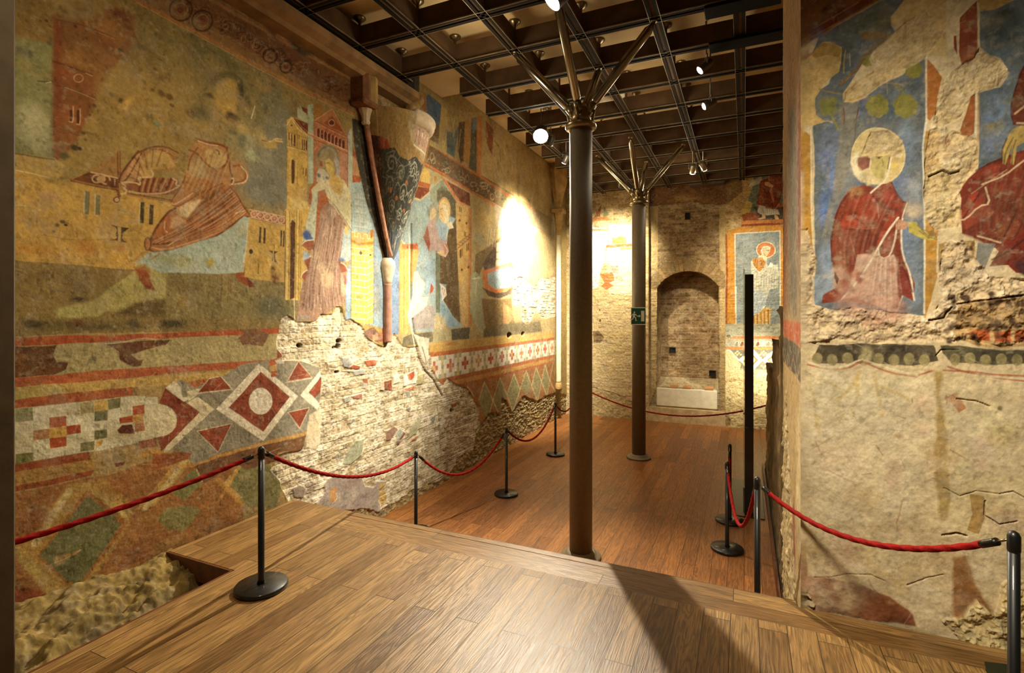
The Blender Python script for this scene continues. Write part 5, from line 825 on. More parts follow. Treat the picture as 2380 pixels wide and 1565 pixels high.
Q.rubble(T15, '225,1140 260,1190 300,1260 290,1290 200,1280', amp=.06, freq=14, tear=.03, deep=.0)
w_, m_ = Q.mask(T15, '235,1240 260,1225 280,1245 255,1262', .006); Q.col[w_] *= (1-.75*m_)[..., None]; Q.h[w_] -= .05*m_
p(T15, '225,1000 250,1010 260,1140 230,1200', '#9a6a48', wob=.01, soft=.004)
for i in range(40):
    rs = random.Random(i+300); b(G, rs.uniform(1880, 2360), rs.uniform(900, 1400), rs.uniform(20, 70), rs.uniform(15, 60), rs.choice(['#c39c80', '#dccdaa', '#b39a66', '#a98c5e', '#d8c4a0']), .45)
Q.finish(stain=.12, speck=.25, seed=500, scratch=120, relief=.006)
Q.h += .03*(fbm(Q.uu*3.2, Q.vv*3.2, 610, 5, .55)-.5)*np.clip((1.6-Q.vv)*.4+.6, .5, 1.1)
Q.h *= np.clip((Q.uu-SP)/.06, 0, 1)
Q.build('wall_right', lambda u, v, h: (u, TP-h, v), M_FRESCO)['kind'] = 'structure'
# narrow side face of the pier
Ta = np.linspace(TP, 4.96, 110); Q2 = Canvas(Ta, np.arange(-.02, 5.62, .011/RES), lambda x, y: on_s(x, y, SP), 700)
Q2.mpp = lambda P: depth(SP, P[:, 0].mean())/FPX
p, s, e, b = Q2.p, Q2.s, Q2.e, Q2.b
Q2.col[:] = lin('#a4895a')
p(None, [(3.3, 3.4), (5.1, 3.4), (5.1, 5.7), (3.3, 5.7)], '#94713f', soft=.1); p(None, [(3.3, 2.3), (5.1, 2.3), (5.1, 3.5), (3.3, 3.5)], '#826a48', soft=.15)
p(None, [(3.44, 2.75), (3.62, 2.75), (3.6, 3.7), (3.44, 3.75)], '#7d3c22', wob=.01, soft=.01); p(None, [(3.7, 2.35), (4.3, 2.4), (4.4, 3.9), (3.8, 3.7)], '#6d604a', wob=.02, soft=.06); p(None, [(4.45, 2.35), (5.0, 2.4), (5.0, 3.3), (4.5, 3.3)], '#8a5a34', wob=.02, soft=.06)
p(None, [(3.3, 2.16), (5.1, 2.16), (5.1, 2.3), (3.3, 2.3)], '#a5562f', wob=.006, wear=.2); p(None, [(3.3, 1.95), (5.1, 1.95), (5.1, 2.16), (3.3, 2.16)], '#4f4434', wob=.012, wear=.2)
for k in range(3): s(None, [(3.44+k*.5, 2.06), (3.69+k*.5, 1.93), (3.94+k*.5, 2.06)], 5, '#a88c64')
p(None, [(3.44, 1.0), (3.75, 1.05), (3.7, 1.7), (3.44, 1.9)], '#b9a478', soft=.08, wob=.03); p(None, [(3.75, .5), (3.95, .5), (4.0, 1.05), (3.85, 1.15)], '#86503a', soft=.03, wob=.03)
Q2.rubble(None and G or G, '1700,1000 1720,1000 1720,1010', amp=0)
Q2.rubble(None, '3.3,-.1 5.1,-.1 5.1,1.2 4.6,1.8 4.2,1.3 3.9,.7 3.6,.5 3.3,.55', amp=.06, freq=11, tear=.06, deep=0, a=.8, c1='#a89266')
for i in range(70):
    rs = random.Random(i+7); x = rs.uniform(3.44, 5); y = rs.uniform(2.3, 5.4); s(None, [(x, y), (x+rs.uniform(-.03, .03), y+rs.uniform(.2, .7))], 4, rs.choice(['#6a4c2a', '#a5854e', '#8d6438', '#75675a']), a=.5)
Q2.finish(stain=.14, speck=.4, seed=700, relief=.006)
Q2.h *= np.clip((Q2.uu-TP)/.05, 0, 1)
Q2.build('wall_right', lambda u, v, h: (SP-h, u, v), M_FRESCO)['kind'] = 'structure'
mb = MB(); mb.box((SP+.02, TP+.12, 0), (2.65, 4.96, 5.6)); mb.build('wall_right', plain('rough_plaster', '#9a8054', .9, bump=.01))['kind'] = 'structure'

# ---------------------------------------------------------------- back wall with its recess and arched niche
TB = 11.60
T16 = (1260, 400, .38335); F1 = (1680, 380, .21739); F2 = (1680, 680, .21097); F3 = (1370, 440, .35165)
sB = lambda x: on_t(x, 700, TB)[0]
zB = lambda x, y: on_t(x, y, TB)[1]
xs = np.arange(1286, 1850, 1.3/RES); U = np.array([sB(x) for x in xs]); U = np.concatenate([U, np.arange(U[-1]+.05, 2.7, .05)])
W = Canvas(U, np.arange(-.02, 5.62, .0115/RES), lambda x, y: on_t(x, y, TB), 900); W.mpp = lambda P: depth(P[:, 0].mean(), TB)/FPX
p, s, e, b, ring = W.p, W.s, W.e, W.b, W.ring
W.col[:] = lin('#b7a176')
W.brick(None, None, c1='#c2a878', c2='#a2824f', mortar='#c9b88c', lime=.5, deep=.004)
p(G, '1300,640 1475,650 1475,985 1300,985', '#b9a477', wob=.02, soft=.01, var=.2); b(F3, 150, 1050, 100, 160, '#b8a672', .6); p(F3, '20,940 60,940 100,980 70,1020 30,1010', '#7a6446', wob=.02, var=.4); b(F3, 60, 960, 30, 26, '#5a4630', .6)
for q in ('40,1100 120,1150 200,1100 240,1120','100,860 180,900 280,880','30,760 120,800'): s(F3, q, 1.4, '#d8ccaa', a=.8)
p(F3, '-60,240 120,260 125,330 100,400 100,480 70,560 60,640 -60,700', '#a5b3b8', wob=.012); b(F3, 60, 400, 50, 100, '#b9c4c6', .8); p(F3, '130,230 280,230 280,700 130,690 100,480 130,330', '#cabd98', wob=.02, soft=.004)
p(F3, '-40,195 120,180 130,205 -40,215', '#a8703c'); p(F3, '80,95 70,180 30,185', '#8a5a36'); p(F3, '95,110 130,170 90,185', '#7d7c54'); p(F3, '0,262 120,262 120,275 0,278', '#b08250', wob=.004)
p(F3, '150,315 185,320 190,310 240,315 245,360 150,360', '#c27f3c', wob=.008); p(F3, '110,368 280,358 280,378 110,388', '#a55a34', wob=.004); p(F3, '200,385 280,380 280,395 210,405', '#c2884a', wob=.008)
ring(F3, 108, 520, 30, 28, 2.5, '#c79a58'); e(F3, 108, 520, 16, 18, '#b58a5e'); p(F3, '65,560 150,545 160,570 170,600 130,620 160,640 110,665 75,640 100,620 75,580', '#bb6638', wob=.006); p(F3, '140,505 190,505 190,560 150,550', '#8f8474', wob=.006); p(F3, '160,570 215,570 225,610 180,620 170,650', '#aa9e88', wob=.01)
for x, y, r in ((70,868,6),(68,800,4)): e(F3, x, y, r, r*1.6, '#4c4028')
W.rubble(G, '1290,985 1290,890 1400,905 1475,935 1475,990', amp=.03, freq=18, tear=.05, a=.7, c1='#ab935e')
# right section: framed saint, upper scene, dado
p(F1, '-20,180 20,60 300,60 320,170 200,400 190,560 60,720 -20,760', '#ae9058', wob=.01); W.brick(F1, '20,440 200,480 200,620 70,690 20,720', c1='#c4a66c', c2='#b08448', mortar='#d2c196', deep=.004, tear=.02)
p(F1, '-20,60 200,60 210,300 60,430 -20,440', '#7e6238', wob=.02, soft=.01)
p(F1, '320,60 660,40 660,620 230,610 240,480 330,200', '#6f7460', wob=.006); p(F1, '300,190 370,150 410,100 420,180 380,220 270,260', '#b9b190', wob=.005); p(F1, '270,250 320,270 260,340 250,420 210,480 220,380', '#b08f50', wob=.006); p(F1, '200,500 260,400 320,420 310,460 280,540 200,555', '#c2a85a', wob=.006)
p(F1, '200,550 260,525 330,530 400,550 420,600 340,610 220,610', '#94502f', wob=.008); p(F1, '330,460 660,440 660,600 400,600', '#57483a', wob=.006); p(F1, '590,430 660,430 660,460 590,465', '#b85f34')
p(F1, '500,40 630,40 640,300 600,440 560,505 470,480 360,440 400,190 490,150', '#823a25', wob=.003, var=.25); p(F1, '370,430 420,200 440,200 430,430', '#9c4a2c', soft=.004); p(F1, '500,300 520,250 550,400 530,420', '#b4683f', soft=.005); s(F1, '490,40 495,180', 2, '#c9a070'); s(F1, '430,260 520,440 560,495', 1.6, '#55241a'); s(F1, '470,240 540,440', 1.4, '#55241a'); s(F1, '370,440 480,470 560,500 600,430', 1.4, '#d0a078')
p(F1, '445,200 490,195 540,240 530,260 450,235', '#c79a62', wob=.003); p(F1, '370,520 380,450 450,460 460,480 590,495 610,550 560,545 480,555 400,540', '#cfc8b0', wob=.004)
for x in (390, 410, 430, 480, 500, 520, 545, 570): s(F1, f'{x},470 {x},545', 1.3, '#8a8a78', a=.8)
p(F1, '420,530 450,530 460,590 390,600 370,590 420,575', '#d2b184', wob=.003); p(F1, '550,545 585,560 605,605 590,640 565,640', '#d2b184', wob=.003); b(F1, 600, 330, 24, 40, '#a89a7c', .7)
p(F1, '200,615 650,595 650,660 195,675', '#c27f3e', wob=.004); p(F1, '200,650 650,630 650,655 195,675', '#8d4428', wob=.004)
p(F1, '30,730 200,680 660,655 680,1600 30,1600', '#bd8636', wob=.004); p(F2, '30,-40 700,-40 700,345 30,345', '#bd8636', wob=.004)
s(F1, '35,760 45,1200 35,1600', 5, '#8a3f26', sm=0, wear=.2); s(F2, '35,-40 40,340', 5, '#8a3f26', sm=0, wear=.2); s(F1, '20,760 22,1560', 2, '#d9cfae', sm=0)
p(F1, '130,750 612,720 615,1600 135,1600', '#838c88', wob=.002, var=.2); p(F2, '145,-60 630,-60 630,345 145,345', '#858e8a', wob=.002, var=.2); b(F1, 240, 800, 90, 60, '#98a2a0', .7); b(F1, 560, 1300, 60, 120, '#8e938a', .6)
s(F1, '130,752 612,722 615,1600', 2.4, '#e2dcc4', sm=0); s(F1, '130,752 135,1600', 2.4, '#e2dcc4', sm=0); s(F2, '145,-60 145,345', 2.4, '#e2dcc4', sm=0); s(F2, '632,-60 632,200', 2.4, '#e2dcc4', sm=0); s(F1, '650,700 655,1600', 3, '#a5542e', sm=0)
e(F1, 460, 925, 104, 88, '#dcd0a8', wob=.002); e(F1, 460, 925, 95, 80, '#bd6f3c', wob=.002); b(F1, 430, 880, 40, 30, '#c98c50', .7)
p(F1, '410,930 430,890 480,880 510,910 505,950 480,980 460,1000 420,985', '#cbbd94', wob=.002); s(F1, '410,940 425,895 480,885 505,905', 3, '#e0dac4'); s(F1, '465,930 490,930', 1.2, '#6a5230'); s(F1, '415,940 425,985', 3, '#e0dac4'); s(F1, '440,960 450,990', 1.6, '#7a6238'); p(F1, '375,1000 420,975 470,1000 470,1040 420,1030', '#d2c7a4', wob=.003)
p(F1, '300,1060 320,1020 420,1010 470,1040 480,1100 590,1080 600,1160 590,1330 500,1350 430,1600 300,1600', '#bab9a4', wob=.004, var=.15); p(F1, '320,1020 420,1005 460,1060 430,1120 390,1165 340,1120 310,1070', '#b5803c', wob=.003)
for q in ('350,1030 340,1100','370,1030 365,1120','400,1020 420,1100','440,1040 400,1090'): s(F1, q, 2, '#7a4c20', a=.8)
p(F1, '485,1110 510,1060 535,1070 540,1115', '#e4dfcc', wob=.002); s(F1, '310,1050 330,1110 395,1170', 3, '#d8d6c2'); s(F1, '545,1090 580,1120 600,1200', 3, '#d0ccb4')
for i in range(14): x = 400+i*14; s(F1, f'{x},{1180+(i%3)*20} {x-6},{1300+(i%4)*14}', 1.2, '#8b8c7c' if i % 2 else '#dad8c8', a=.7)
p(F2, '315,-40 480,20 470,120 420,210 315,265', '#a9b4b4', wob=.004)
for q in ('330,240 370,150 380,60','360,250 400,150','400,215 440,100','330,180 345,80'): s(F2, q, 1.5, '#6f7f8a', a=.8)
s(F2, '320,265 410,215 470,140', 2.5, '#cfd4ca'); p(F2, '315,265 410,215 465,165 535,175 525,330 400,355 315,360', '#c49a50', wob=.003)
for x in (340, 380, 420, 460, 500): s(F2, f'{x},{260-(x-340)*.4:.0f} {x+4},345', 3, '#7d5226', a=.8); s(F2, f'{x+14},{250-(x-340)*.4:.0f} {x+16},345', 1.5, '#e0cb96', a=.7)
p(F2, '25,350 700,350 700,480 25,490', '#a5a48a', wob=.01); p(F2, '110,485 700,480 700,512 110,512', '#c07a44', wob=.005); p(F2, '45,600 220,595 700,600 700,628 25,628', '#c07a44', wob=.008); p(F2, '25,515 700,515 700,598 25,598', '#a9a48c', wob=.006)
for i in range(9):
    x = 130+i*58; c_ = ('#8a8470', '#7f4c34', '#c6c1aa')[i % 3]; p(F2, f'{x},{590} {x+24},{520} {x+50},{560} {x+26},{596}', c_, wob=.006); ring(F2, x+26, 560, 18, 22, 1.6, '#dcd6c0', 180, 380)
p(F2, '80,630 700,630 700,860 320,860 200,840 60,700', '#6e6a5a', wob=.008)
for x0 in (-90, 170, 430): 
    p(F2, f'{x0},745 {x0+140},630 {x0+170},630 {x0+272},745 {x0+170},855 {x0+140},855', '#d8d2bc', wob=.004); p(F2, f'{x0+50},745 {x0+150},670 {x0+220},745 {x0+150},820', '#8a6c48', wob=.004); p(F2, f'{x0+75},745 {x0+150},695 {x0+190},745 {x0+150},795', '#c3b592', wob=.004)
for x0 in (160, 450):
    for k, (dx, dy) in enumerate(((0,650),(-20,668),(20,668),(-38,688),(0,688),(38,688))): e(F2, x0+dx, dy, 11, 9, '#d9c684', wob=.002)
    for dx, dy in ((0,830),(-22,810),(22,810)): e(F2, x0+dx, dy, 11, 9, '#d9c684', wob=.002)
p(F2, '20,640 80,650 200,790 190,850 20,860', '#b9ab80', wob=.015); W.brick(F2, '10,860 200,850 700,865 700,1540 10,1540', c1='#cbb786', c2='#b8a068', mortar='#c9bb8c', deep=.004, lime=.7, tear=.02)
b(F2, 60, 480, 24, 14, '#5a4630', .9); b(F2, 60, 1420, 34, 50, '#5c3a26', .9); b(F2, 30, 1360, 14, 14, '#43281a', .9); b(F2, 120, 1300, 80, 60, '#a89456', .5)
# the tall recess (cut out here) and its jambs
RX0, RX1 = 1507, 1686
sr0, sr1 = sB(RX0), sB(RX1); RD = .16
zr = 5.6
W.hole = (W.uu > sr0) & (W.uu < sr1) & (W.vv > .30) & (W.vv < zr)
W.finish(stain=.12, speck=.35, seed=900, relief=.008)
W.h *= np.clip(np.abs(W.uu-sr0)/.05, 0, 1)*np.clip(np.abs(W.uu-sr1)/.05, 0, 1)
W.build('wall_back', lambda u, v, h: (u, TB-h, v), M_FRESCO)['kind'] = 'structure'
# inner face of the recess with the arch opening
TC = TB+RD
sC = lambda x: on_t(x, 700, TC)[0]
nx0, nx1 = sC(1527), sC(1671); z_sp = on_t(1600, 668, TC)[1]; z_ap = on_t(1600, 630, TC)[1]; z_sill = on_t(1600, 903, TC)[1]
C = Canvas(np.arange(sr0-.02, sr1+.03, .012/RES), np.arange(-.02, 5.62, .0115/RES), lambda x, y: on_t(x, y, TC), 950); C.mpp = lambda P: depth(P[:, 0].mean(), TC)/FPX
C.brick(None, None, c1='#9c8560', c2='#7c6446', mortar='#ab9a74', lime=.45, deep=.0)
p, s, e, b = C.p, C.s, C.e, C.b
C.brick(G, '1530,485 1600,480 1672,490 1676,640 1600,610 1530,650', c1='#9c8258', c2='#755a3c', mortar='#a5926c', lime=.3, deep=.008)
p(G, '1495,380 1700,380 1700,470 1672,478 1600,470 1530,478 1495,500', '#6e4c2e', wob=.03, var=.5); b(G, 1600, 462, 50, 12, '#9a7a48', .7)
p(G, '1490,480 1530,480 1524,900 1490,990', '#b09868', wob=.02, var=.2); p(G, '1672,480 1700,480 1700,990 1672,990', '#b6a070', wob=.02, var=.2)
mid = (nx0+nx1)/2; hw = (nx1-nx0)/2; rise = z_ap-z_sp; RA = (hw*hw+rise*rise)/(2*rise); zc = z_ap-RA
rr = np.hypot(C.uu-mid, C.vv-zc); an = np.arctan2(C.uu-mid, C.vv-zc)
vs = (rr > RA) & (rr < RA+.26) & (np.abs(an) < math.asin(min(1, (hw+.12)/(RA+.1))))
kk = np.floor(an*RA/.075); jn = np.abs(an*RA/.075-kk-.5) > .42
C.col[vs] = (lin('#967c52')[None]*(.7+.5*_hash(kk, kk*0, 4)[vs][:, None])); C.col[vs & jn] = lin('#7c6844')
C.hole = (np.abs(C.uu-mid) < hw) & (C.vv > z_sill) & ((C.vv < z_sp) | (rr < RA))
p(G, '1530,905 1672,905 1672,942 1560,940 1530,925', '#cfc9b4', wob=.01); p(G, '1490,940 1700,945 1700,1000 1490,1000', '#a98f66', wob=.01)
for i in range(12): s(G, f'{1512+i*15},948 {1514+i*15},985', 1.5, '#87704c', a=.6)
C.finish(stain=.1, speck=.3, seed=950, relief=.006)
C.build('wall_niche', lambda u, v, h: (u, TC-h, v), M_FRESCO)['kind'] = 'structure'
M_BRICK = M_FRESCO
def strip(name, U, V, pos, seed, **k):
    c = Canvas(U, V, None, seed); c.mpp = lambda P: .008; c.brick(None, None, **k); c.finish(stain=.1, speck=.25, seed=seed)
    o = c.build(name, pos, M_FRESCO); o['kind'] = 'structure'; return c, o
bk = dict(c1='#a98f66', c2='#86694a', mortar='#bda97c', lime=.4, deep=0)
strip('wall_niche', np.arange(TB-.004, TC+.02, .012), np.arange(.29, 5.6, .012), lambda u, v, h: (sr0+h*.5, u, v), 960, c1='#bba678', c2='#a58c5c', mortar='#c4b48c', lime=.6, deep=0)
strip('wall_niche', np.arange(TB-.004, TC+.02, .012), np.arange(.29, 5.6, .012), lambda u, v, h: (sr1-h*.5, u, v), 961, c1='#c9b68c', c2='#b39c6c', mortar='#d0c29c', lime=.6, deep=0)
mb = MB(); mb.box((sr0, TB-.003, .0), (sr1, TC+.02, .30)); mb.build('wall_niche', plain('recess_plinth', '#b09a72', .9, bump=.006))['kind'] = 'structure'
TN = TC+.62
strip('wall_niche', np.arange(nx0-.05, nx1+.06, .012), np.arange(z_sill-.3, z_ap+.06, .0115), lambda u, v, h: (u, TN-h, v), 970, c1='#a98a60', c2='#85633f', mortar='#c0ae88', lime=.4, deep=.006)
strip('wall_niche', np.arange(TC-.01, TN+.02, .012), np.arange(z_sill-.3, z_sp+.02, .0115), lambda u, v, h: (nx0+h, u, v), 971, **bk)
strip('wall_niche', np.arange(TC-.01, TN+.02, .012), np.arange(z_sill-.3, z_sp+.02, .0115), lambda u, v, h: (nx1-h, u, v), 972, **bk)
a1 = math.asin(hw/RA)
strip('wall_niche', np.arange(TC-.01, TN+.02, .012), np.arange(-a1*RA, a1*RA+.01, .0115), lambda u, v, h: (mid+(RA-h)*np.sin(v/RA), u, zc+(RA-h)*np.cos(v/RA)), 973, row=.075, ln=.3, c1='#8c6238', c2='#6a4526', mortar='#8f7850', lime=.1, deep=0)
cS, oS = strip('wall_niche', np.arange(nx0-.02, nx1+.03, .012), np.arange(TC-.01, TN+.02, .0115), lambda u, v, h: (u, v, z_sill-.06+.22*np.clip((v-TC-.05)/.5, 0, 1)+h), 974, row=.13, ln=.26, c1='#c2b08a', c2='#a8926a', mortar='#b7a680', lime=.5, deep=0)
mb = MB(); mb.bev((nx0-.01, TC-.035, z_sill-.42), (nx1-.02, TC+.06, z_sill-.015), .02); tag(mb.build('stone_sill', plain('pale_stone', '#c6bea6', .8, bump=.004, noise=.12)), 'pale plastered sill slab across the foot of the arched brick niche', 'sill')
for i, (x, w_) in enumerate(((1567, .16), (1597, .15), (1648, .19))):
    c0 = sC(x); mb = MB(); mb.bev((c0-w_/2, TC-.03, z_sill-.012), (c0+w_/2, TC+.09, z_sill+.055), .012)
    tag(mb.build('loose_brick', plain('sill_brick', '#b0804f', .85, bump=.006)), ('reddish brick lying at the left end of the niche sill', 'brick lying in the middle of the niche sill', 'longer brick lying at the right end of the niche sill')[i], 'brick', 'bricks on the niche sill')
M_HOLE = plain('dark_socket', '#120e0a', .9)
for nm, x, y, lab in (('socket_box', 1563, 814, 'small black square socket box low in the left of the niche brickwork'), ('socket_box', 1656, 868, 'small black square socket box low in the right corner of the niche'), ('putlog_socket', 1598, 503, 'small black upright hole lining high on the bricked-up recess')):
    tt = TC if y < 600 else TN-.012
    c0, z0 = on_t(x, y, tt); w_, h_ = (.05, .07) if y < 600 else (.07, .065)
    mb = MB(); mb.box((c0-w_, tt-.045, z0-h_), (c0+w_, tt+.03, z0-h_+.02)); mb.box((c0-w_, tt-.045, z0+h_-.02), (c0+w_, tt+.03, z0+h_)); mb.box((c0-w_, tt-.045, z0-h_+.02), (c0-w_+.015, tt+.03, z0+h_-.02)); mb.box((c0+w_-.015, tt-.045, z0-h_+.02), (c0+w_, tt+.03, z0+h_-.02)); mb.box((c0-w_+.015, tt-.02, z0-h_+.02), (c0+w_-.015, tt+.03, z0+h_-.02))
    tag(mb.build(nm, M_HOLE), lab, 'wall box')
# ---------------------------------------------------------------- floors, platform, ceiling
PZ = .65; PT = 3.49
M_OAK = wood_mat('oak_floor', '#85522a', '#aa6f39', .14, 1.7, .36)
M_DECK = wood_mat('oak_deck', '#7b582e', '#a9834e', .14, 1.6, .36, off=3.3)
M_DECK_X = wood_mat('oak_border', '#805c32', '#a57f4c', .16, 2.1, .36, along='x', off=.06)
M_EDGE = plain('oak_edge', '#5e331a', .5, bump=.002, noise=.3, scale=14)
mb = MB(); mb.box((-3.90, 3.40, -.12), (2.65, 12.5, 0)); mb.build('floor', M_OAK)['kind'] = 'structure'
pl = empty('platform', (-1.0, 2.4, 0)); tag(pl, 'raised oak boarded viewing platform with a border board, in the foreground', 'platform')
def part(mb, name, mat, root):
    o = mb.build(name, mat, root); o.matrix_parent_inverse = root.matrix_basis.inverted() if False else o.matrix_parent_inverse
    o.location = -root.location; return o
mb = MB(); mb.box((-3.08, -.9, PZ-.14), (2.6, 3.18, PZ)); part(mb, 'deck', M_DECK, pl)
mb = MB(); mb.box((-3.08, 3.18, PZ-.14), (2.6, 3.41, PZ)); mb.bev((-3.08, 3.41, PZ-.14), (.285, PT, PZ), .008); part(mb, 'border_board', M_DECK_X, pl)
mb = MB(); mb.bev((-3.76, 2.365, PZ-.14), (-3.08, PT, PZ), .002); part(mb, 'side_board', M_DECK, pl)
mb = MB(); mb.box((-3.0, PT-.05, 0), (.285, PT-.02, PZ-.14)); part(mb, 'riser', M_EDGE, pl)
mb = MB(); mb.box((-3.1, -.9, PZ-.14), (-3.08, 2.36, PZ-.001)); mb.box((-3.77, 2.35, PZ-.14), (-3.08, 2.364, PZ-.002)); part(mb, 'edging', M_EDGE, pl)
st = MB(); st.bev((-.35, PT+.0, 0), (.24, 3.82, .43), .01); tag(st.build('wooden_step', M_OAK), 'oak step below the far edge of the platform, beside the right pier', 'step')
mb = MB(); mb.box((.245, PT+.56, 0), (.27, 8.75, .07)); mb.build('baseboard_right', M_EDGE)['kind'] = 'structure'
M_CEIL = plain('ceiling_plaster', '#cdb383', .95, noise=.12, scale=3, bump=.004)
mb = MB(); mb.box((-3.9, -1.2, 5.34), (2.65, 6.1, 5.62)); mb.box((-3.9, 6.1, 5.58), (2.65, 12.5, 5.75)); mb.build('ceiling', M_CEIL)['kind'] = 'structure'
mb = MB(); mb.box((2.6, 4.9, 0), (2.7, 12.5, 5.6)); mb.build('wall_side', M_CEIL)['kind'] = 'structure'
# string course under the ceiling on the left wall
mb = MB(); mb.prism([(-3.82, 4.86), (-3.66, 4.86), (-3.64, 4.90), (-3.56, 4.93), (-3.55, 5.00), (-3.60, 5.03), (-3.82, 5.05)], 'y', -.6, 5.2)
mb.build('trim_1', plain('red_cornice', '#8c6a3e', .9, noise=.35, scale=6, bump=.012))['kind'] = 'structure'
# dark jamb at the left of the view
mb = MB(); mb.bev((-3.30, .95, .42), (-2.835, 1.14, 5.34), .006); mb.build('trim_2', plain('dark_jamb', '#4a3a22', .7, bump=.002))['kind'] = 'structure'
# rock ledge between wall and platform
R_ = Canvas(np.arange(.2, 2.42, .012/RES), np.arange(0, 1.0001, .0125/RES), None, 1200)
R_.rubble(None, None, c1='#86703e', c2='#43341f', hl='#a9915a', amp=0, freq=8, pit=.64)
R_.finish(stain=.2, speck=.3, seed=1200, relief=0)
g1 = fbm(R_.uu*2.1+R_.vv*.6, R_.vv*2.9, 1210, 6, .55)-.5; g2 = np.abs(fbm(R_.uu*1.8+R_.vv*.8, R_.vv*3.6, 1230, 5, .6)-.5); R_.h = .34*g1-.42*g2+.06+.10*(fbm(R_.uu*10, R_.vv*8, 1250, 6, .7)-.5)-.06*np.clip((fbm(R_.uu*3, R_.vv*7, 1270, 4, .6)-.58)*8, 0, 1)
def rock(u, v, h):
    top = .66+.02*np.sin(u*5); s_ = -3.86+.80*v; z_ = top-.34*v**1.3+h*(.35+1.2*v*(1-.55*v)); return s_+.25*h*v, u, np.minimum(z_, .62+.0*u+np.where(v < .5, .1, -.02))
tag(R_.build('rock_ledge', rock, M_FRESCO), 'rough rock ledge at the foot of the left wall, beside the platform', 'rock')
# ruined low wall behind the pier
def ruin():
    import bmesh
    bm = bmesh.new()
    def slab(a, bb):
        n = [max(1, int((bb[i]-a[i])/.045)) for i in range(3)]
        for ax in range(3):
            i1, i2 = [k for k in range(3) if k != ax]
            for sd in (0, 1):
                if ax == 2 and sd == 0: continue
                V = {}
                for i in range(n[i1]+1):
                    for j in range(n[i2]+1):
                        c = [0, 0, 0]; c[ax] = (a, bb)[sd][ax]; c[i1] = a[i1]+(bb[i1]-a[i1])*i/n[i1]; c[i2] = a[i2]+(bb[i2]-a[i2])*j/n[i2]; V[i, j] = bm.verts.new(c)
                for i in range(n[i1]):
                    for j in range(n[i2]): bm.faces.new((V[i, j], V[i+1, j], V[i+1, j+1], V[i, j+1]))
    slab((.28, 4.955, -.01), (.80, 5.5, 2.40)); slab((.28, 5.5, -.01), (.80, 6.86, 2.03)); slab((.28, 6.86, -.01), (.80, 8.70, 1.62))
    bmesh.ops.remove_doubles(bm, verts=bm.verts, dist=.002)
    co = np.array([v.co for v in bm.verts]); q = co[:, 0]*1.7+co[:, 1]; r = co[:, 2]+co[:, 0]*.9
    d1 = fbm(q*5, r*6, 1300, 5, .6)-.5; d2 = fbm(q*7+5, r*5, 1340, 5, .6)-.5
    k = np.clip(co[:, 2]/.1, 0, 1)*np.clip((co[:, 1]-4.95)/.12, 0, 1)
    for i, v in enumerate(bm.verts): v.co.x += (.10*d1[i]+.03)*k[i]; v.co.y += .07*d2[i]*k[i]; v.co.z += .09*d2[i]*k[i]*min(1, co[i, 2])
    me = bpy.data.meshes.new('ruined_wall'); bm.to_mesh(me); bm.free(); me.polygons.foreach_set('use_smooth', [True]*len(me.polygons))
    o = bpy.data.objects.new('ruined_wall', me); COL.objects.link(o); return o
o = ruin(); o.data.materials.append(plain('old_masonry', '#7a6542', .95, noise=.5, scale=5, bump=.03)); tag(o, 'low broken masonry wall stepping down behind the right painted pier', 'wall')

# ---------------------------------------------------------------- steel columns with branching struts
M_COL = plain('grey_bronze_paint', '#766850', .6, .1, noise=.10, scale=30)
M_RING = plain('worn_steel', '#8a7a5c', .32, .9, noise=.12, scale=20)
M_STRUT = plain('polished_steel', '#a09684', .22, 1.0, noise=.05)
M_BEAM = plain('dark_steel', '#57412a', .8, 0, noise=.2, scale=6, spec=.2)
M_FLAN = plain('black_flange', '#18120c', .8, 0, noise=.2, scale=6, spec=.12)
M_LIP = plain('bright_edge', '#8a7758', .5, .5, noise=.35, scale=8)  # lighter tone paints in the light caught on polished flange edges
BZ = 5.03
def column(x, y, label):
    r = empty('steel_column', (x, y, 0)); tag(r, label, 'column', 'columns carrying the ceiling lattice')
    mb = MB(); mb.lathe([(.195, 0), (.195, .018), (.185, .03), (.150, .035), (.146, .06), (.112, .07)]); mb.build('base', M_COL, r)
    mb = MB(); mb.lathe([(.109, .06), (.109, 4.14)], n=48); mb.build('shaft', M_COL, r)
    mb = MB(); mb.lathe([(.109, 4.12), (.146, 4.135), (.150, 4.15), (.150, 4.165), (.146, 4.18), (.105, 4.19)]); mb.build('collar', M_RING, r)
    mb = MB(); mb.lathe([(.104, 4.18), (.092, 4.25), (.070, 4.33), (.05, 4.37)])
    for dx, dy in ((1,0),(-1,0),(0,1),(0,-1)):
        mb.tube([(dx*.06, dy*.06, 4.27), (dx*.125, dy*.125, 4.36)], .040)
        mb.tube([(dx*.108, dy*.108, 4.17), (dx*.135, dy*.135, 4.30)], .012)
    mb.build('head', M_RING, r)
    for dx, dy in ((1,0),(-1,0),(0,1),(0,-1)):
        mb = MB(); mb.tube([(dx*.12, dy*.12, 4.355), (dx*.14, dy*.14, 4.385), (dx*.64, dy*.64, BZ-.085), (dx*.665, dy*.665, BZ-.055), (dx*.69, dy*.69, BZ-.015)], [.024, .042, .042, .024, .018]); stt = mb.build('strut', M_STRUT, r)
        mb = MB(); mb.lathe([(.03, -.02), (.03, -.004)], (dx*.69, dy*.69, BZ), 14); mb.build('foot_plate', M_RING, stt)
    return r
column(-1.44, 4.82, 'nearest round steel column with branching struts, just beyond the platform edge')
column(-1.57, 8.53, 'farther round steel column carrying the green exit sign')
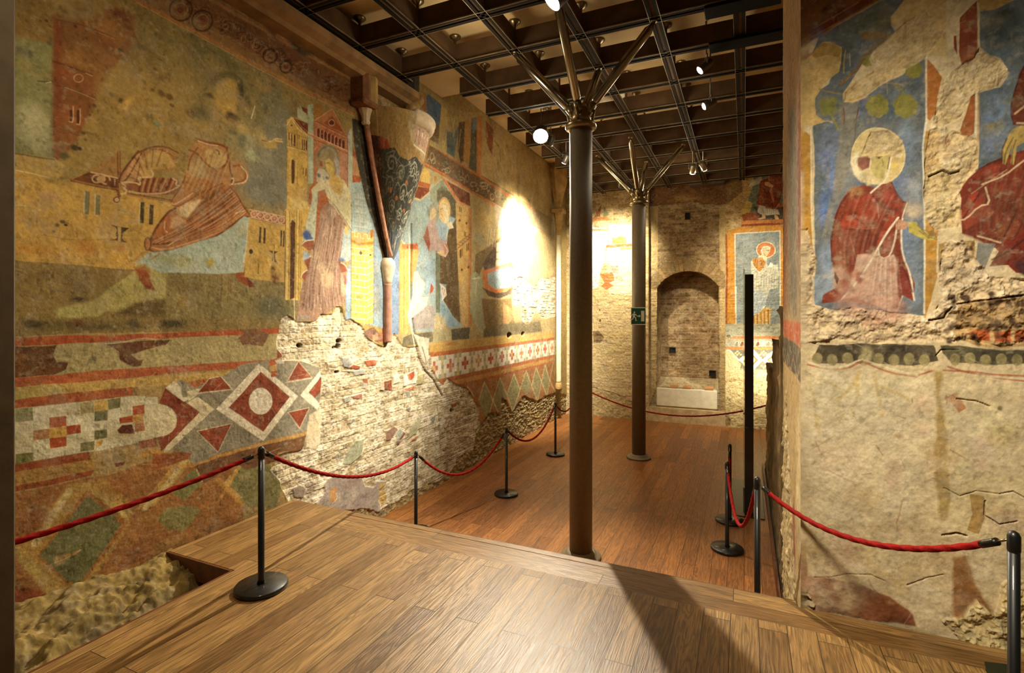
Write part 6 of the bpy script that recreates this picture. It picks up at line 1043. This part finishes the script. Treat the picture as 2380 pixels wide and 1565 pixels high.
# exit sign on the farther column
sg = empty('exit_sign', (-1.57, 8.53, 2.315)); tag(sg, 'green and white running figure exit sign fixed to the farther steel column', 'sign')
sg.rotation_euler = (0, 0, .12)
M_GRN = plain('sign_green', '#00523a', .45, noise=.05); M_WHT = plain('sign_white', '#e8e6d8', .5, noise=.03)
D = -.1125
mb = MB(); mb.box((-.116, D-.004, -.142), (.116, D, .142)); mb.build('backing_plate', M_WHT, sg)
mb = MB(); mb.box((-.109, D-.0055, -.128), (.109, D-.0041, .128)); mb.build('green_panel', M_GRN, sg)
def mark(name, polys):
    mb = MB()
    for q in polys: mb.prism(q, 'y', D-.0072, D-.0056)
    mb.build(name, M_WHT, sg)
mark('door_symbol', [[(.043, -.085), (.094, -.085), (.094, .085), (.043, .085)]])
mark('arrow_symbol', [[(-.02, -.008), (.01, -.008), (.01, -.024), (.036, 0), (.01, .024), (.01, .008), (-.02, .008)]])
hd = [(-.062+.013*math.cos(a), .062+.013*math.sin(a)) for a in np.linspace(0, 6.283, 13)[:-1]]
mark('running_figure', [hd, [(-.088, .04), (-.058, .046), (-.048, .02), (-.056, -.012), (-.084, -.006)], [(-.062, .044), (-.032, .03), (-.022, .006), (-.03, .002), (-.042, .02), (-.064, .028)], [(-.086, .04), (-.104, .026), (-.107, -.006), (-.099, -.006), (-.095, .018), (-.08, .028)],
     [(-.06, -.006), (-.036, -.022), (-.034, -.062), (-.02, -.07), (-.022, -.078), (-.046, -.076), (-.05, -.03), (-.072, -.016)], [(-.084, -.004), (-.066, -.012), (-.078, -.044), (-.104, -.066), (-.109, -.058), (-.092, -.04)]])

# ---------------------------------------------------------------- ceiling lattice of steel beams
LS = [-1.44+.7*k for k in range(-3, 4)]
LT = [4.82+.7*k for k in range(-3, 10)]
lword = ['nearest the left wall', 'second from the left wall', 'third from the left wall', 'running over both steel columns', 'first to the right of the steel columns', 'second to the right of the steel columns', 'farthest right, behind the pier']
def beam(name, a, bb, label, group):
    """steel section: a tall web over a split bottom flange with bright worn lips"""
    r = empty(name, (a[0], a[1], BZ)); tag(r, label, 'ceiling beam', group)
    Ln = math.hypot(bb[0]-a[0], bb[1]-a[1]); r.rotation_euler = (0, 0, math.atan2(bb[1]-a[1], bb[0]-a[0]))
    mb = MB(); mb.box((0, -.016, .012), (Ln, .016, .215)); mb.build('web', M_BEAM, r)
    for sd in (-1, 1):
        mb = MB(); y0, y1 = sorted((sd*.016, sd*.050)); mb.box((0.015, y0, 0), (Ln-.015, y1, .012)); fl = mb.build('flange', M_FLAN, r)
        mb = MB(); y0, y1 = sorted((sd*.049, sd*.053)); mb.box((.015, y0, -.002), (Ln-.015, y1, .010)); mb.build('lip', M_LIP, fl)
    return r
for k, s_ in enumerate(LS):
    t1 = 4.98 if k == 0 else (11.35 if k < 6 else 11.0); t0 = 2.4 if k < 6 else 5.1
    beam('long_beam', (s_, t0), (s_, t1), 'lengthwise dark steel ceiling beam ' + lword[k], 'lengthwise ceiling beams')
for j, t_ in enumerate(LT):
    x0 = -3.76 if t_ < 4.9 else -3.18
    x1 = .27 if t_ < 5.0 and t_ > 3.4 else 1.4
    beam('cross_beam', (x0, t_), (x1, t_), f'crosswise dark steel ceiling beam, {ORD[len(LT)-1-j]} one counted from the back wall', 'crosswise ceiling beams')
def hanger(x, y, ztop):
    r = empty('ceiling_hanger', (x, y, BZ+.205))
    mb = MB(); H = ztop-BZ-.205; mb.lathe([(.014, -.01), (.014, H-.028)], n=10); mb.build('rod', M_BEAM, r)
    mb = MB(); mb.lathe([(.02, H-.05), (.05, H-.022), (.062, H-.012), (.062, H)], n=18); mb.build('disc', M_RING, r)
    return r
hp = {}
for k, s_ in enumerate(LS):
    for j, t_ in enumerate(LT):
        if (k == 0 and t_ > 4.9) or (k == 6 and t_ < 5.2) or t_ < 3.3 or (k >= 4 and t_ < 4.0): continue
        zt = 5.34 if t_ < 6.1 else 5.58
        if zt not in hp: hp[zt] = hanger(s_, t_, zt); h = hp[zt]
        else: h = copy_tree(hp[zt]); h.location = (s_, t_, BZ+.205)
        tag(h, f'ceiling hanger on the {ORD[k]} lengthwise beam from the left, {ORD[len(LT)-1-j]} crosswise beam from back', 'hanger', 'ceiling hangers')
M_DARK = plain('black_steel', '#0e0c0a', .85, 0, spec=.1)
for t_, lab in ((4.86, 'broad dark steel bracket plate at the pier, nearest the camera'), (5.52, 'broad dark steel bracket plate just behind the pier top')):
    mb = MB(); mb.bev((-.32, t_-.10, BZ-.035), (.285 if t_ < 5 else .7, t_+.10, BZ-.008), .006); mb.box((-.30, t_-.01, BZ-.007), (.28, t_+.01, BZ+.0)) ; tag(mb.build('steel_bracket', M_DARK), lab, 'bracket', 'bracket plates by the pier')
# metal cover above the recess, pale emergency fitting, strip lamp
mb = MB(); mb.bev((-1.05, 11.28, 5.02), (-.36, 11.52, 5.24), .01); tag(mb.build('metal_cover', plain('grey_metal', '#6c675c', .35, .8)), 'grey metal cover box over the tall brick recess', 'cover box')
mb = MB(); mb.tube([(-1.98, 6.52, 5.14), (-1.93, 6.52, 5.14), (-1.43, 6.52, 5.14), (-1.38, 6.52, 5.14)], [.05, .07, .07, .05], 16); tag(mb.build('emergency_lamp', plain('pale_plastic', '#b8ad94', .5)), 'pale tubular emergency lamp lying above the lattice behind the nearest column', 'lamp')
r = empty('strip_lamp', (-1.93, 8.70, 5.22)); tag(r, 'short lit strip lamp up in the lattice between the two columns', 'lamp')
mb = MB(); mb.box((-.24, -.035, .01), (.24, .035, .05)); mb.build('casing', M_RING, r); mb = MB(); mb.box((-.22, -.025, -.012), (.22, .025, .012)); mb.build('tube', glow('strip_glow', (1, .86, .6), 5), r)
# ---------------------------------------------------------------- spotlights
M_HOUS = plain('spot_grey', '#5a564e', .4, .6); M_SILV = plain('spot_silver', '#b4ac98', .3, .9)
from mathutils import Vector
def spotlight(loc, aim, strength, label, mat=None, R=.05, top=None):
    top = top or (5.34 if loc[1] < 6.1 else 5.58)
    mat = mat or M_HOUS; l = Vector(loc); d = (Vector(aim)-l).normalized()
    r = empty('spotlight', loc); tag(r, label, 'spotlight', 'spotlights on the ceiling lattice')
    a = -d*.035; mb = MB(); pts = [a-d*.15, a-d*.14, a-d*.02, a]; mb.tube(pts, [R*.7, R, R, R*1.05], 18); mb.build('housing', mat, r)
    if strength:
        mb = MB(); mb.tube([a+d*.001, a+d*.010, a+d*.018], [R*1.0, R*.8, R*.3], 16); mb.build('lens', glow('lens_glow_%d' % strength, (1, .93, .78), strength), r)
    else:
        mb = MB(); mb.tube([a+d*.001, a+d*.006], [R*.95, R*.9], 16); mb.build('lens', M_RING, r)
    pv = a-d*.08; sd = d.cross(Vector((0,0,1))).normalized()*(R+.012)
    mb = MB(); mb.tube([pv+sd, pv+sd+Vector((0,0,.09)), pv-sd+Vector((0,0,.09)), pv-sd], .006, 6); mb.tube([pv+Vector((0,0,.09)), Vector((pv.x, pv.y, top-loc[2]))], .008, 8); mb.build('yoke', mat, r)
    return r
def LP(n): return next((l, t) for nm, l, t, *_ in LAMPS if nm == n)
spotlight(*LP('key'), 60, 'dazzling lit spotlight left of the nearest column, shining towards the platform', R=.105)
spotlight((-2.66, 7.28, 4.84), (-3.4, 8.2, 3.0), 0, 'dark spotlight head seen from behind, just right of the dazzling one', R=.05)
spotlight(*LP('hot'), 30, 'spotlight aimed close at the left wall, washing it white')
spotlight(*LP('back'), 30, 'spotlight near the far left corner, aimed at the back wall')
spotlight(*LP('right'), 30, 'silver spotlight before the recess, aimed at the framed figure', M_SILV)
spotlight((-.78, 9.06, 4.66), LP('niche')[1], 30, 'silver spotlight before the recess, aimed down into the niche', M_SILV)
spotlight(*LP('low'), 30, 'floor-standing spotlight behind the ruined wall, lighting the back wall low down', top=.005)
spotlight(*LP('beam1'), 45, 'small lit spotlight high at right, the upper of two', R=.042)
spotlight(*LP('beam2'), 45, 'small lit spotlight high at right, the lower of two', R=.042)
spotlight(*LP('near'), 10, 'pale glowing spotlight at the top edge, before the nearest column', R=.085)

# ---------------------------------------------------------------- rope barrier
M_BLK = plain('black_enamel', '#0d0c0c', .42, .2, noise=.1, coat=.4)
M_ROPE = plain('red_rope', '#840e08', .85, noise=.25, scale=60, bump=.003, spec=.15)
M_CLIP = plain('clip_metal', '#2a2620', .35, .7)
SH = .88
def make_post():
    r = empty('stanchion')
    mb = MB(); mb.lathe([(.150, 0), (.155, .006), (.155, .022), (.148, .030), (.03, .033)], n=40); mb.build('base', M_BLK, r)
    mb = MB(); mb.lathe([(.026, .032), (.019, .055), (.0185, .85)], n=20); mb.build('post', M_BLK, r)
    mb = MB(); mb.lathe([(.0195, .80), (.0205, .805), (.0205, .86), (.014, .874), (.004, SH)], n=20); mb.build('cap', M_BLK, r)
    return r
POSTS = {'a': (-2.73, 2.28, PZ, 'black rope barrier post standing on the platform near its left edge'), 'b': (-3.22, 4.637, 0, 'black barrier post hidden at its foot by the platform edge, by the brick'),
 'c': (-2.82, 6.09, 0, 'black barrier post on the lower floor, left of the nearest column'), 'd': (-2.87, 8.14, 0, 'distant black barrier post by the left wall, left of the nearest column'),
 'e': (-3.15, 10.42, 0, 'farthest black barrier post, behind the nearest column'), 'f': (-.15, 6.34, 0, 'black barrier post at right, standing right behind another one'),
 'g': (-.157, 5.57, 0, 'black barrier post at right with its round base in full view'), 'h': (.0756, 3.653, .43, 'black barrier post beside the right pier, its foot hidden by the platform'),
 'i': (.93, 2.56, PZ, 'black barrier post at the right edge of the photo, closest to the camera'), 'j': (.50, 9.86, 0, 'black barrier post out of sight behind the ruined wall')}
pp = None
for k, (x, y, z, lab) in POSTS.items():
    q = make_post() if pp is None else copy_tree(pp)
    pp = pp or q; q.location = (x, y, z); tag(q, lab, 'barrier post', 'rope barrier posts')
def rope(A, B, sag, label, r=.0135, a_free=False):
    A = np.array(A, float); B = np.array(B, float); d = B-A; d2 = d.copy(); d2[2] = 0; d2 /= np.linalg.norm(d2)
    if not a_free: A = A+d2*.025
    B = B-d2*.025; ts = np.linspace(0, 1, 61); n = max(40, int(np.linalg.norm(B-A)*70)); ts = np.linspace(0, 1, n)
    P = [A+(B-A)*t-np.array((0, 0, 4*sag*t*(1-t))) for t in ts]
    L_ = np.linalg.norm(B-A); k = max(2, int(.075/L_*n)); r0 = 0 if a_free else k
    mb = MB(); mb.tube(P[r0:-k], r, 15, 3, 26.0, .13); o = mb.build('barrier_rope', M_ROPE); tag(o, label, 'rope', 'red barrier ropes')
    for seg in ([] if a_free else [P[:k+2]])+[P[-k-2:][::-1]]:
        mb = MB(); mb.tube(seg[2:], [.015]*(len(seg)-2), 12); e_ = mb.build('rope_end', M_CLIP, o)
        mb = MB(); mb.tube([seg[0]-(seg[2]-seg[0])*.2, seg[1], seg[3]], .005, 8); mb.build('hook', M_RING, e_)
    return o
def top(k): x, y, z, _ = POSTS[k]; return (x, y, z+.835)
rope((-2.96, 1.165, 1.335), top('a'), .025, 'red twisted rope from the dark jamb to the post on the platform', a_free=True)
rope(top('a'), top('b'), .19, 'red rope between the platform post and the next post beyond its edge')
rope(top('b'), top('c'), .375, 'red rope sagging in front of the bare brick to the post left of the column')
rope(top('c'), top('d'), .33, 'red rope sagging deep between the two posts left of the nearest column')
rope(top('d'), top('e'), .28, 'red rope at the far left corner, disappearing behind the nearest column')
rope(top('e'), top('j'), .40, 'long red rope hanging across in front of the back wall and niche')
rope(top('f'), top('g'), .22, 'short red rope between the two posts standing one behind the other')
rope(top('g'), top('h'), .42, 'red rope dipping low between the full post and the pier post')
rope(top('h'), top('i'), .17, 'thick red rope swung in front of the right painted pier')

# ---------------------------------------------------------------- glass information panel on its steel plate
gp = empty('glass_panel', (.05, 6.62, 0)); tag(gp, 'tall glass information panel seen edge-on with a black upright, on a steel plate', 'panel')
mb = MB(); mb.bev((-.215, -.08, 0), (.165, 1.38, .012), .003); mb.build('base_plate', plain('dark_plate', '#2e2418', .35, .6), gp)
mb = MB(); mb.bev((-.047, -.03, .012), (.047, .03, 2.81), .006); mb.build('upright', M_BLK, gp)
m, nt, bs = nodes_of('tinted_glass'); bs.inputs['Base Color'].default_value = (.86, .80, .62, 1); bs.inputs['Transmission Weight'].default_value = .9; bs.inputs['Roughness'].default_value = .05; bs.inputs['IOR'].default_value = 1.3
gl = MB(); gl.box((-.062, .034, .012), (-.044, 1.30, 2.88)); gl.build('glass_pane', m, gp)
# dark green plate lying on the platform at lower right
q = [on_z(x, y, PZ) for x, y in ((2288, 1541), (2347, 1548), (2352, 1600), (2300, 1590))]
mb = MB(); mb.prism(q, 'z', PZ, PZ+.006); tag(mb.build('floor_plate', plain('green_plate', '#1f2a1c', .4, .2)), 'small dark green plate lying on the platform boards at lower right', 'plate')

# ---------------------------------------------------------------- painted corbel on the left wall
cb = empty('corbel', (-3.81, 4.95, 2.0)); tag(cb, 'cone-shaped painted corbel with dark scrollwork tapering down the left wall', 'corbel')
T0C, Z0C, Z1C = 4.95, 2.96, 4.60
rC = lambda z: .03+.465*np.clip((z-Z0C)/(Z1C-Z0C), 0, 1)**.78
K = Canvas(np.linspace(0, math.pi, 260), np.arange(Z0C, Z1C+.003, .0065/RES), None, 1400); K.mpp = lambda P: .005
K.fe[:] = .006; K.col[:] = lin('#46463c')
p, s, e, b = K.p, K.s, K.e, K.b
p(None, [(-.1, 2.9), (4, 2.9), (4, 3.35), (-.1, 3.3)], '#5c6468', soft=.08)
p(None, [(1.5, 2.9), (4, 2.9), (4, 3.9), (2.1, 3.75)], '#6b7068', soft=.1, a=.7)
rs = random.Random(5)
def scroll(cx, cz, R, sg, col):
    q = [(cx+sg*R*(1-k/26)*math.cos(k*.42)*1.5, cz+R*(1-k/26)*math.sin(k*.42)) for k in range(24)]
    K.s(None, q, 0, col, m0=.016, sm=1, a=.85)
    for k in range(0, 14, 3):
        x, z = q[k]; K.s(None, [(x, z), (x+rs.uniform(-.16, .16), z+rs.uniform(.0, .07)), (x+rs.uniform(-.2, .2), z+rs.uniform(-.06, .1))], 0, col, m0=.011, sm=1, a=.75)
for cx, cz, R, sg in ((.72, 4.02, .10, 1), (1.05, 3.93, .10, -1), (1.5, 3.99, .11, 1), (1.9, 3.9, .10, -1), (.68, 3.80, .10, -1), (1.2, 3.72, .12, 1), (1.65, 3.70, .10, -1), (2.05, 3.66, .10, 1), (.75, 3.56, .09, 1), (1.2, 3.48, .09, -1), (1.65, 3.46, .09, 1), (.9, 3.34, .07, -1), (1.4, 3.28, .07, 1), (2.1, 3.42, .08, -1), (1.9, 3.22, .06, 1), (1.2, 3.14, .05, -1)): scroll(cx, cz, R, sg, '#bdbca8' if cx > 1.1 else '#8f8c78')
for k in range(60):
    x = rs.uniform(.55, 2.3); z = rs.uniform(3.1, 4.05); K.s(None, [(x, z), (x+rs.uniform(-.12, .12), z+rs.uniform(.02, .06)), (x+rs.uniform(-.22, .22), z+rs.uniform(-.03, .08))], 0, '#c4c3b2' if x > 1.2 else '#85826e', m0=.008, sm=1, a=.7)
for x, z in ((.95, 3.66), (1.45, 3.54), (.7, 3.74), (1.8, 3.66), (1.3, 3.84)): e(None, x, z, .06, .028, '#a8643c')
p(None, [(-.1, 4.7), (4, 4.7), (4, 4.16), (2.2, 4.16), (1.9, 4.10), (1.5, 4.14), (1.2, 4.08), (.95, 4.12), (.8, 4.20), (.62, 4.18), (.5, 4.24), (.3, 4.26), (-.1, 4.26)], '#9c7f4c', wob=.03, var=.15)
p(None, [(1.15, 4.7), (4, 4.7), (4, 4.12), (1.9, 4.16), (1.5, 4.22), (1.25, 4.3), (1.1, 4.42)], '#b29c76', wob=.03, soft=.02)
p(None, [(1.3, 4.50), (3, 4.50), (3, 4.26), (1.55, 4.26), (1.32, 4.36)], '#ba9a82', wob=.02)
for k in range(7):
    x = 1.38+k*.17; K.s(None, [(x, 4.29), (x+.02, 4.38), (x+.06, 4.45), (x+.12, 4.42), (x+.10, 4.35), (x+.15, 4.29)], 0, '#84523f', m0=.012); e(None, x+.06, 4.40, .03, .03, '#d8c6ac')
s(None, [(1.35, 4.26), (1.7, 4.23), (2.4, 4.25)], 0, '#ddd2ba', m0=.018)
p(None, [(-.1, 4.3), (.42, 4.3), (.36, 2.9), (-.1, 2.9)], '#4a2c1e', wob=.012)
p(None, [(.40, 4.30), (.62, 4.27), (.66, 4.18), (.40, 4.16)], '#9a4a30', wob=.01)
K.h += .012*((K.uu > .05) & (K.uu < .38)); K.finish(stain=.12, speck=.25, seed=1400, relief=.004)
def kpos(u, v, h): r = rC(v)+h; return r*np.sin(u), -r*np.cos(u), v-2.0
K.build('cone', kpos, M_FRESCO, cb)
M_MOLD = plain('carved_stone', '#c9b798', .85, noise=.2, scale=12, bump=.01)
def arc_lathe(prof, a0, a1, n=40):
    mb = MB(); vs = []; fs = []; m = len(prof)
    for i in range(n+1):
        a = a0+(a1-a0)*i/n
        for r, z in prof: vs.append((r*math.sin(a), -r*math.cos(a), z-2.0))
    for i in range(n):
        for k in range(m): j = (k+1) % m; fs.append((i*m+k, i*m+j, (i+1)*m+j, (i+1)*m+k))
    fs.append(tuple(range(m))); fs.append(tuple(n*m+k for k in range(m))[::-1]); mb.add(vs, fs, True); return mb
arc_lathe([(.30, 4.635), (.52, 4.635), (.54, 4.61), (.54, 4.585), (.515, 4.57), (.525, 4.54), (.51, 4.51), (.47, 4.47), (.30, 4.47)], 1.25, 3.1).build('rim_moulding', M_MOLD, cb)
arc_lathe([(.02, 4.605), (.485, 4.605), (.48, 4.57), (.02, 4.57)], 0, math.pi).build('top_slab', plain('corbel_plaster', '#a08456', .9, noise=.2, bump=.01), cb)
M_REDP = plain('red_painted_stone', '#7c5230', .9, noise=.35, scale=14, bump=.008); M_BLKP = plain('dark_painted_stone', '#3c362a', .9, noise=.3, scale=10, bump=.008); M_OCHP = plain('ochre_stone', '#a1824c', .9, noise=.3, scale=9, bump=.012)
mb = MB(); mb.lathe([(.05, 0), (.055, .02), (.052, .66), (.06, .68)], (.012, -.06, .02), 20); mb.build('colonnette', plain('pink_stone', '#a87c68', .85, noise=.3, scale=12, bump=.006), cb)
mb = MB(); mb.lathe([(.055, .70), (.062, .74), (.075, .80), (.10, .90), (.095, .95), (.06, 1.0)], (.01, -.06, .0), 20); mb.build('small_capital', M_MOLD, cb)
# the red roll that runs down its edge, springers above
rp = [(.05+.03*k/20, -(rC(4.42-1.40*k/20)+.008), 2.42-1.40*k/20) for k in range(21)]
mb = MB(); mb.tube(rp, [.034-.012*k/20 for k in range(21)], 12); mb.build('edge_roll', plain('worn_red_stone', '#b98467', .85, noise=.4, scale=16, bump=.006), cb)
def bar(prof, z0, z1, mat, name):
    mb = MB(); mb.prism(prof, 'z', z0-2.0, z1-2.0); return mb.build(name, mat, cb)
bar([(0, -.66), (.15, -.64), (.18, -.58), (.17, -.54), (0, -.53)], 4.62, 5.34, M_REDP, 'left_springer')
bar([(0, -.53), (.16, -.53), (.19, -.48), (.17, -.42), (.13, -.40), (0, -.40)], 4.62, 5.34, M_OCHP, 'left_springer_roll')
mb = MB(); mb.bev((0, -.68, 2.56), (.20, -.39, 2.625), .02); mb.build('left_impost', M_REDP, cb)
mb = MB(); mb.lathe([(.035, 2.40), (.05, 2.42), (.042, 2.45), (.052, 2.50), (.075, 2.545), (.08, 2.565)], (.07, -.50, 0), 9, False); mb.build('left_capital', M_MOLD, cb)
bar([(0, .20), (.12, .20), (.18, .25), (.19, .33), (.14, .41), (0, .43)], 4.99, 5.34, M_BLKP, 'right_springer')
mb = MB()
for k in range(9):
    a = k*.7; z0 = 2.63+.13*(k % 3); c_ = (.10+.07*math.sin(a), .33+.09*math.cos(a)); mb.lathe([(.03, z0), (.065, z0+.04), (.07, z0+.09), (.05, z0+.13), (.02, z0+.145)], (c_[0], c_[1], 0), 8)
mb.lathe([(.08, 2.6), (.10, 2.8), (.14, 2.99)], (.08, .33, 0), 10); mb.build('leaf_capital', M_OCHP, cb)
# far-corner colonnette
cl = empty('colonnette', (-3.67, 10.62, 0)); tag(cl, 'slender stone colonnette with leaf capital in the far left corner', 'column')
mb = MB(); mb.lathe([(.052, .86), (.055, .90), (.05, 4.05)], n=20); mb.build('shaft', plain('pale_shaft', '#c8bb96', .85, noise=.2, bump=.006), cl)
mb = MB(); mb.lathe([(.056, 4.05), (.064, 4.08), (.056, 4.11), (.07, 4.25), (.085, 4.30), (.075, 4.36), (.105, 4.48), (.10, 4.53)], n=9, smooth=False); mb.build('capital', M_OCHP, cl)
mb = MB(); mb.bev((-.14, -.13, 4.53), (.13, .13, 4.62), .015); mb.build('abacus', M_OCHP, cl)
mb = MB(); mb.lathe([(.075, 4.62), (.09, 4.75), (.14, 4.95), (.20, 5.15), (.25, 5.40), (.27, 5.57)], (-.02, .03, 0), 8, False); mb.build('springer', M_OCHP, cl)
mb = MB(); mb.lathe([(.06, .70), (.075, .74), (.07, .80), (.052, .87)], n=16); mb.build('base', M_OCHP, cl)
